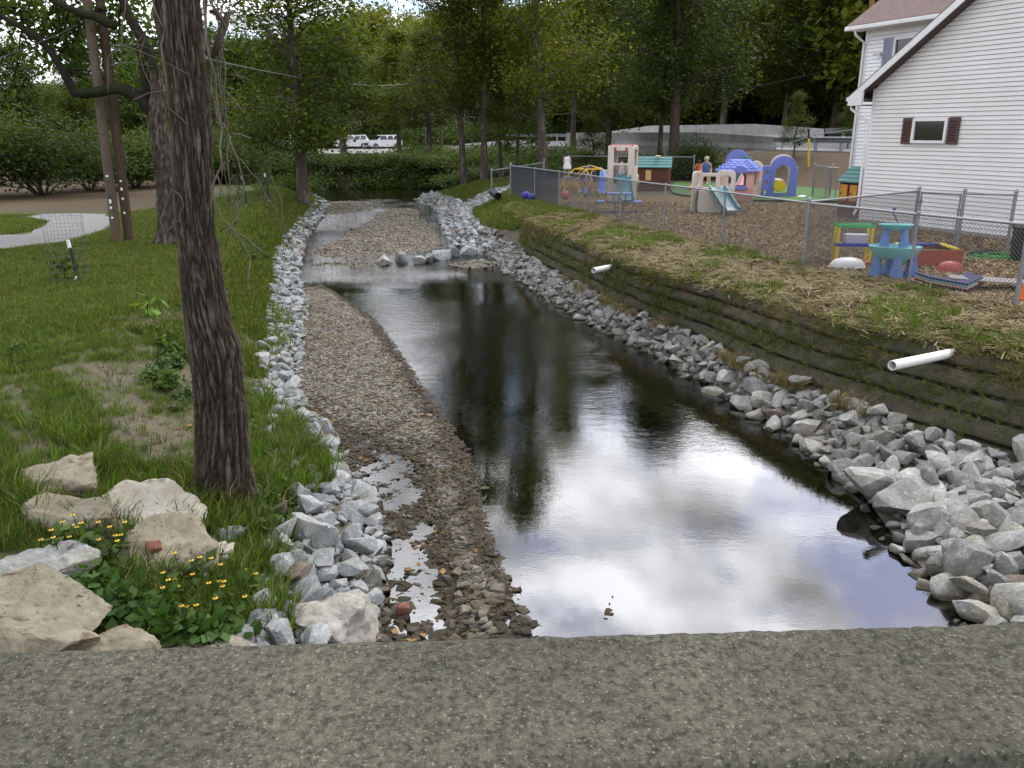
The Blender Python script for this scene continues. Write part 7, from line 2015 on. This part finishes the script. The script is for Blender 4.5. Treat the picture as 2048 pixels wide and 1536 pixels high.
lay('leaf_litter', Pl[inframe(Pl)], LV, .6, 1.2, 'scattered brown leaves on the left bank and gravel', 'leaves', 42)
# ---- broad leaved weeds
def weed(n, h, leaf, m, seed):
    r3 = np.random.default_rng(seed); c = []; b = MB()
    V_, Fs, T = [], [], []
    for k in range(n):
        a = r3.uniform(0, 2 * PI); q = wander((r3.normal() * .03, r3.normal() * .03, 0), (math.cos(a) * .5, math.sin(a) * .5, 1), h * r3.uniform(.6, 1), 3, r3, .3); c += q[1:]
    return mesh_np('weed', *leaf_cloud(c, 4, leaf * .45, leaf, r3, droop=.15)[:2], m, tint=leaf_cloud(c, 4, .1, leaf, np.random.default_rng(seed))[2])
WD = [weed(5, .20, .085, LM_WEED, 60 + k) for k in range(4)] + [weed(5, .16, .055, LM_WEED, 70 + k) for k in range(2)]
Pw = []
for (px, py, n, sp, z) in ((345, 735, 20, 26, -.6), (335, 780, 16, 22, -.65), (520, 860, 16, 14, -1.0), (535, 1010, 26, 22, -1.05), (510, 1060, 16, 18, -1.0), (510, 500, 40, 16, -.7), (495, 525, 20, 14, -.8), (30, 740, 8, 24, -.4)):
    for _ in range(n):
        p = at(px + r2.normal() * sp, py + r2.normal() * sp * .6, z); Pw.append((p.x, p.y, gz1(p.x, p.y)))
lay('weeds', np.array(Pw), WD, .5, 1.0, 'leafy weeds on the left bank beside the trunk', 'weeds', 43)
WB = [weed(4, .19, .10, leaf_mat('broad_leaf', (.028, .060, .016), (.075, .14, .03), None, trans=.25), 80 + k) for k in range(3)]
Pw = []
for (px, py, n, sp) in ((220, 1262, 9, 22), (290, 1272, 10, 34), (390, 1276, 8, 40), (470, 1276, 4, 26), (240, 1235, 4, 20)):
    for _ in range(n):
        p = at(px + r2.normal() * sp, py + r2.normal() * 10, -.9); Pw.append((p.x, p.y, gz1(p.x, p.y) + .02))
lay('weeds', np.array(Pw), WB, .6, 1.1, 'broad leaved plants just beyond the parapet', 'weeds', 44)
# light green seedling with big leaves
p = at(300, 672, -.5); sg = empty('seedling', (p.x, p.y, gz1(p.x, p.y)), 0, 'light green seedling with large leaves on the bank left of the trunk', 'plant')
r3 = np.random.default_rng(4); b = MB(); q = wander((0, 0, 0), (.2, 0, 1), .34, 4, r3, .2); b.tube(q, .008, 5); b.build('stem', MATS['leaf_bush'], sg)
V_, Fs, T = leaf_cloud(q[1:], 4, .10, .17, r3, droop=.1); obj('leaves', mesh_np('leaves', V_, Fs, leaf_mat('seedling_leaf', (.12, .22, .03), (.2, .32, .05), None)), sg)
# ---- yellow flowers: each plant is a thing
M_PETAL = mat('yellow_petal', (.62, .40, .02), .6, randv=.15); M_DISC = mat('flower_disc', (.16, .09, .015), .8)
def flower_plant(px, py, z, h, heads, seed, label, lean=(0, 0)):
    p = at(px, py, z); p.z = gz1(p.x, p.y); root = empty('flowering_plant', p, 0, label, 'flowers', 'yellow flowering plants beyond the parapet'); r3 = np.random.default_rng(seed)
    for k in range(heads):
        a = r3.uniform(0, 2 * PI); q = wander((r3.normal() * .03, r3.normal() * .03, 0), (math.cos(a) * .35 + lean[0], math.sin(a) * .35 + lean[1], 1), h * r3.uniform(.75, 1.1), 5, r3, .25)
        b = MB(); b.tube(q, [.006, .005, .005, .004, .003, .003], 5); b.build('stem', MATS['weed_leaf'], root)
        V_, Fs, T = leaf_cloud([q[j] for j in (1, 2, 3, 4)], 2, .02, .10, r3, droop=.1); obj('leaf', mesh_np('leaf', V_, Fs, LM_WEED, tint=T), root)
        e = Vector(q[5]); hd = MB(); hd.lathe([(.006, -.003), (.007, .003), (.003, .007)], tuple(e), 8); ho = hd.build('flower_head', M_DISC, root)
        pt = MB(); nn = 8
        for j in range(nn):
            a2 = 2 * PI * j / nn + r3.normal() * .1; d = Vector((math.cos(a2), math.sin(a2), -.25)); s_ = Vector((-math.sin(a2), math.cos(a2), 0)) * .009
            pt.add([e + d * .006 - s_ * .4, e + d * .006 + s_ * .4, e + d * .015 + s_ * .55, e + d * .019, e + d * .015 - s_ * .55], [(0, 1, 2, 3, 4)])
        pt.build('petals', M_PETAL, ho)
flower_plant(175, 1165, -.85, .36, 6, 1, 'yellow flower cluster in front of the bluish grey boulder')
flower_plant(215, 1180, -.88, .40, 6, 2, 'yellow flower cluster right of the bluish grey boulder')
flower_plant(125, 1180, -.85, .30, 4, 3, 'few yellow flowers left over the long tan boulder')
flower_plant(385, 1190, -.95, .34, 4, 4, 'yellow flowers right of the crumbly boulder')
flower_plant(365, 1220, -.95, .26, 3, 5, 'low yellow flowers above the small tan stone')
flower_plant(455, 1260, -1.0, .34, 5, 6, 'yellow flowers before the left stones, near the parapet')
flower_plant(385, 1285, -1.0, .22, 5, 7, 'lowest yellow flowers just over the parapet edge')
flower_plant(470, 1200, -1.0, .30, 4, 8, 'sparse yellow flowers beside the lower left stones')
flower_plant(320, 1240, -.95, .24, 4, 9, 'yellow flowers amid the broad leaves')
# twig on the boulder
b = MB(); q = [at(x, y, z_) for x, y, z_ in ((100, 945, -.42), (120, 960, -.44), (135, 985, -.5), (150, 992, -.52), (200, 990, -.55))]
b.tube(q, [.012, .012, .011, .009, .004], 6); b.tube([q[2], at(140, 1000, -.55), at(138, 1012, -.58)], .006, 5); b.tube([q[1], at(128, 950, -.42)], .005, 5)
tag(b.build('twig', M_VINE), 'dry brown twig lying across the tan boulder', 'twig')
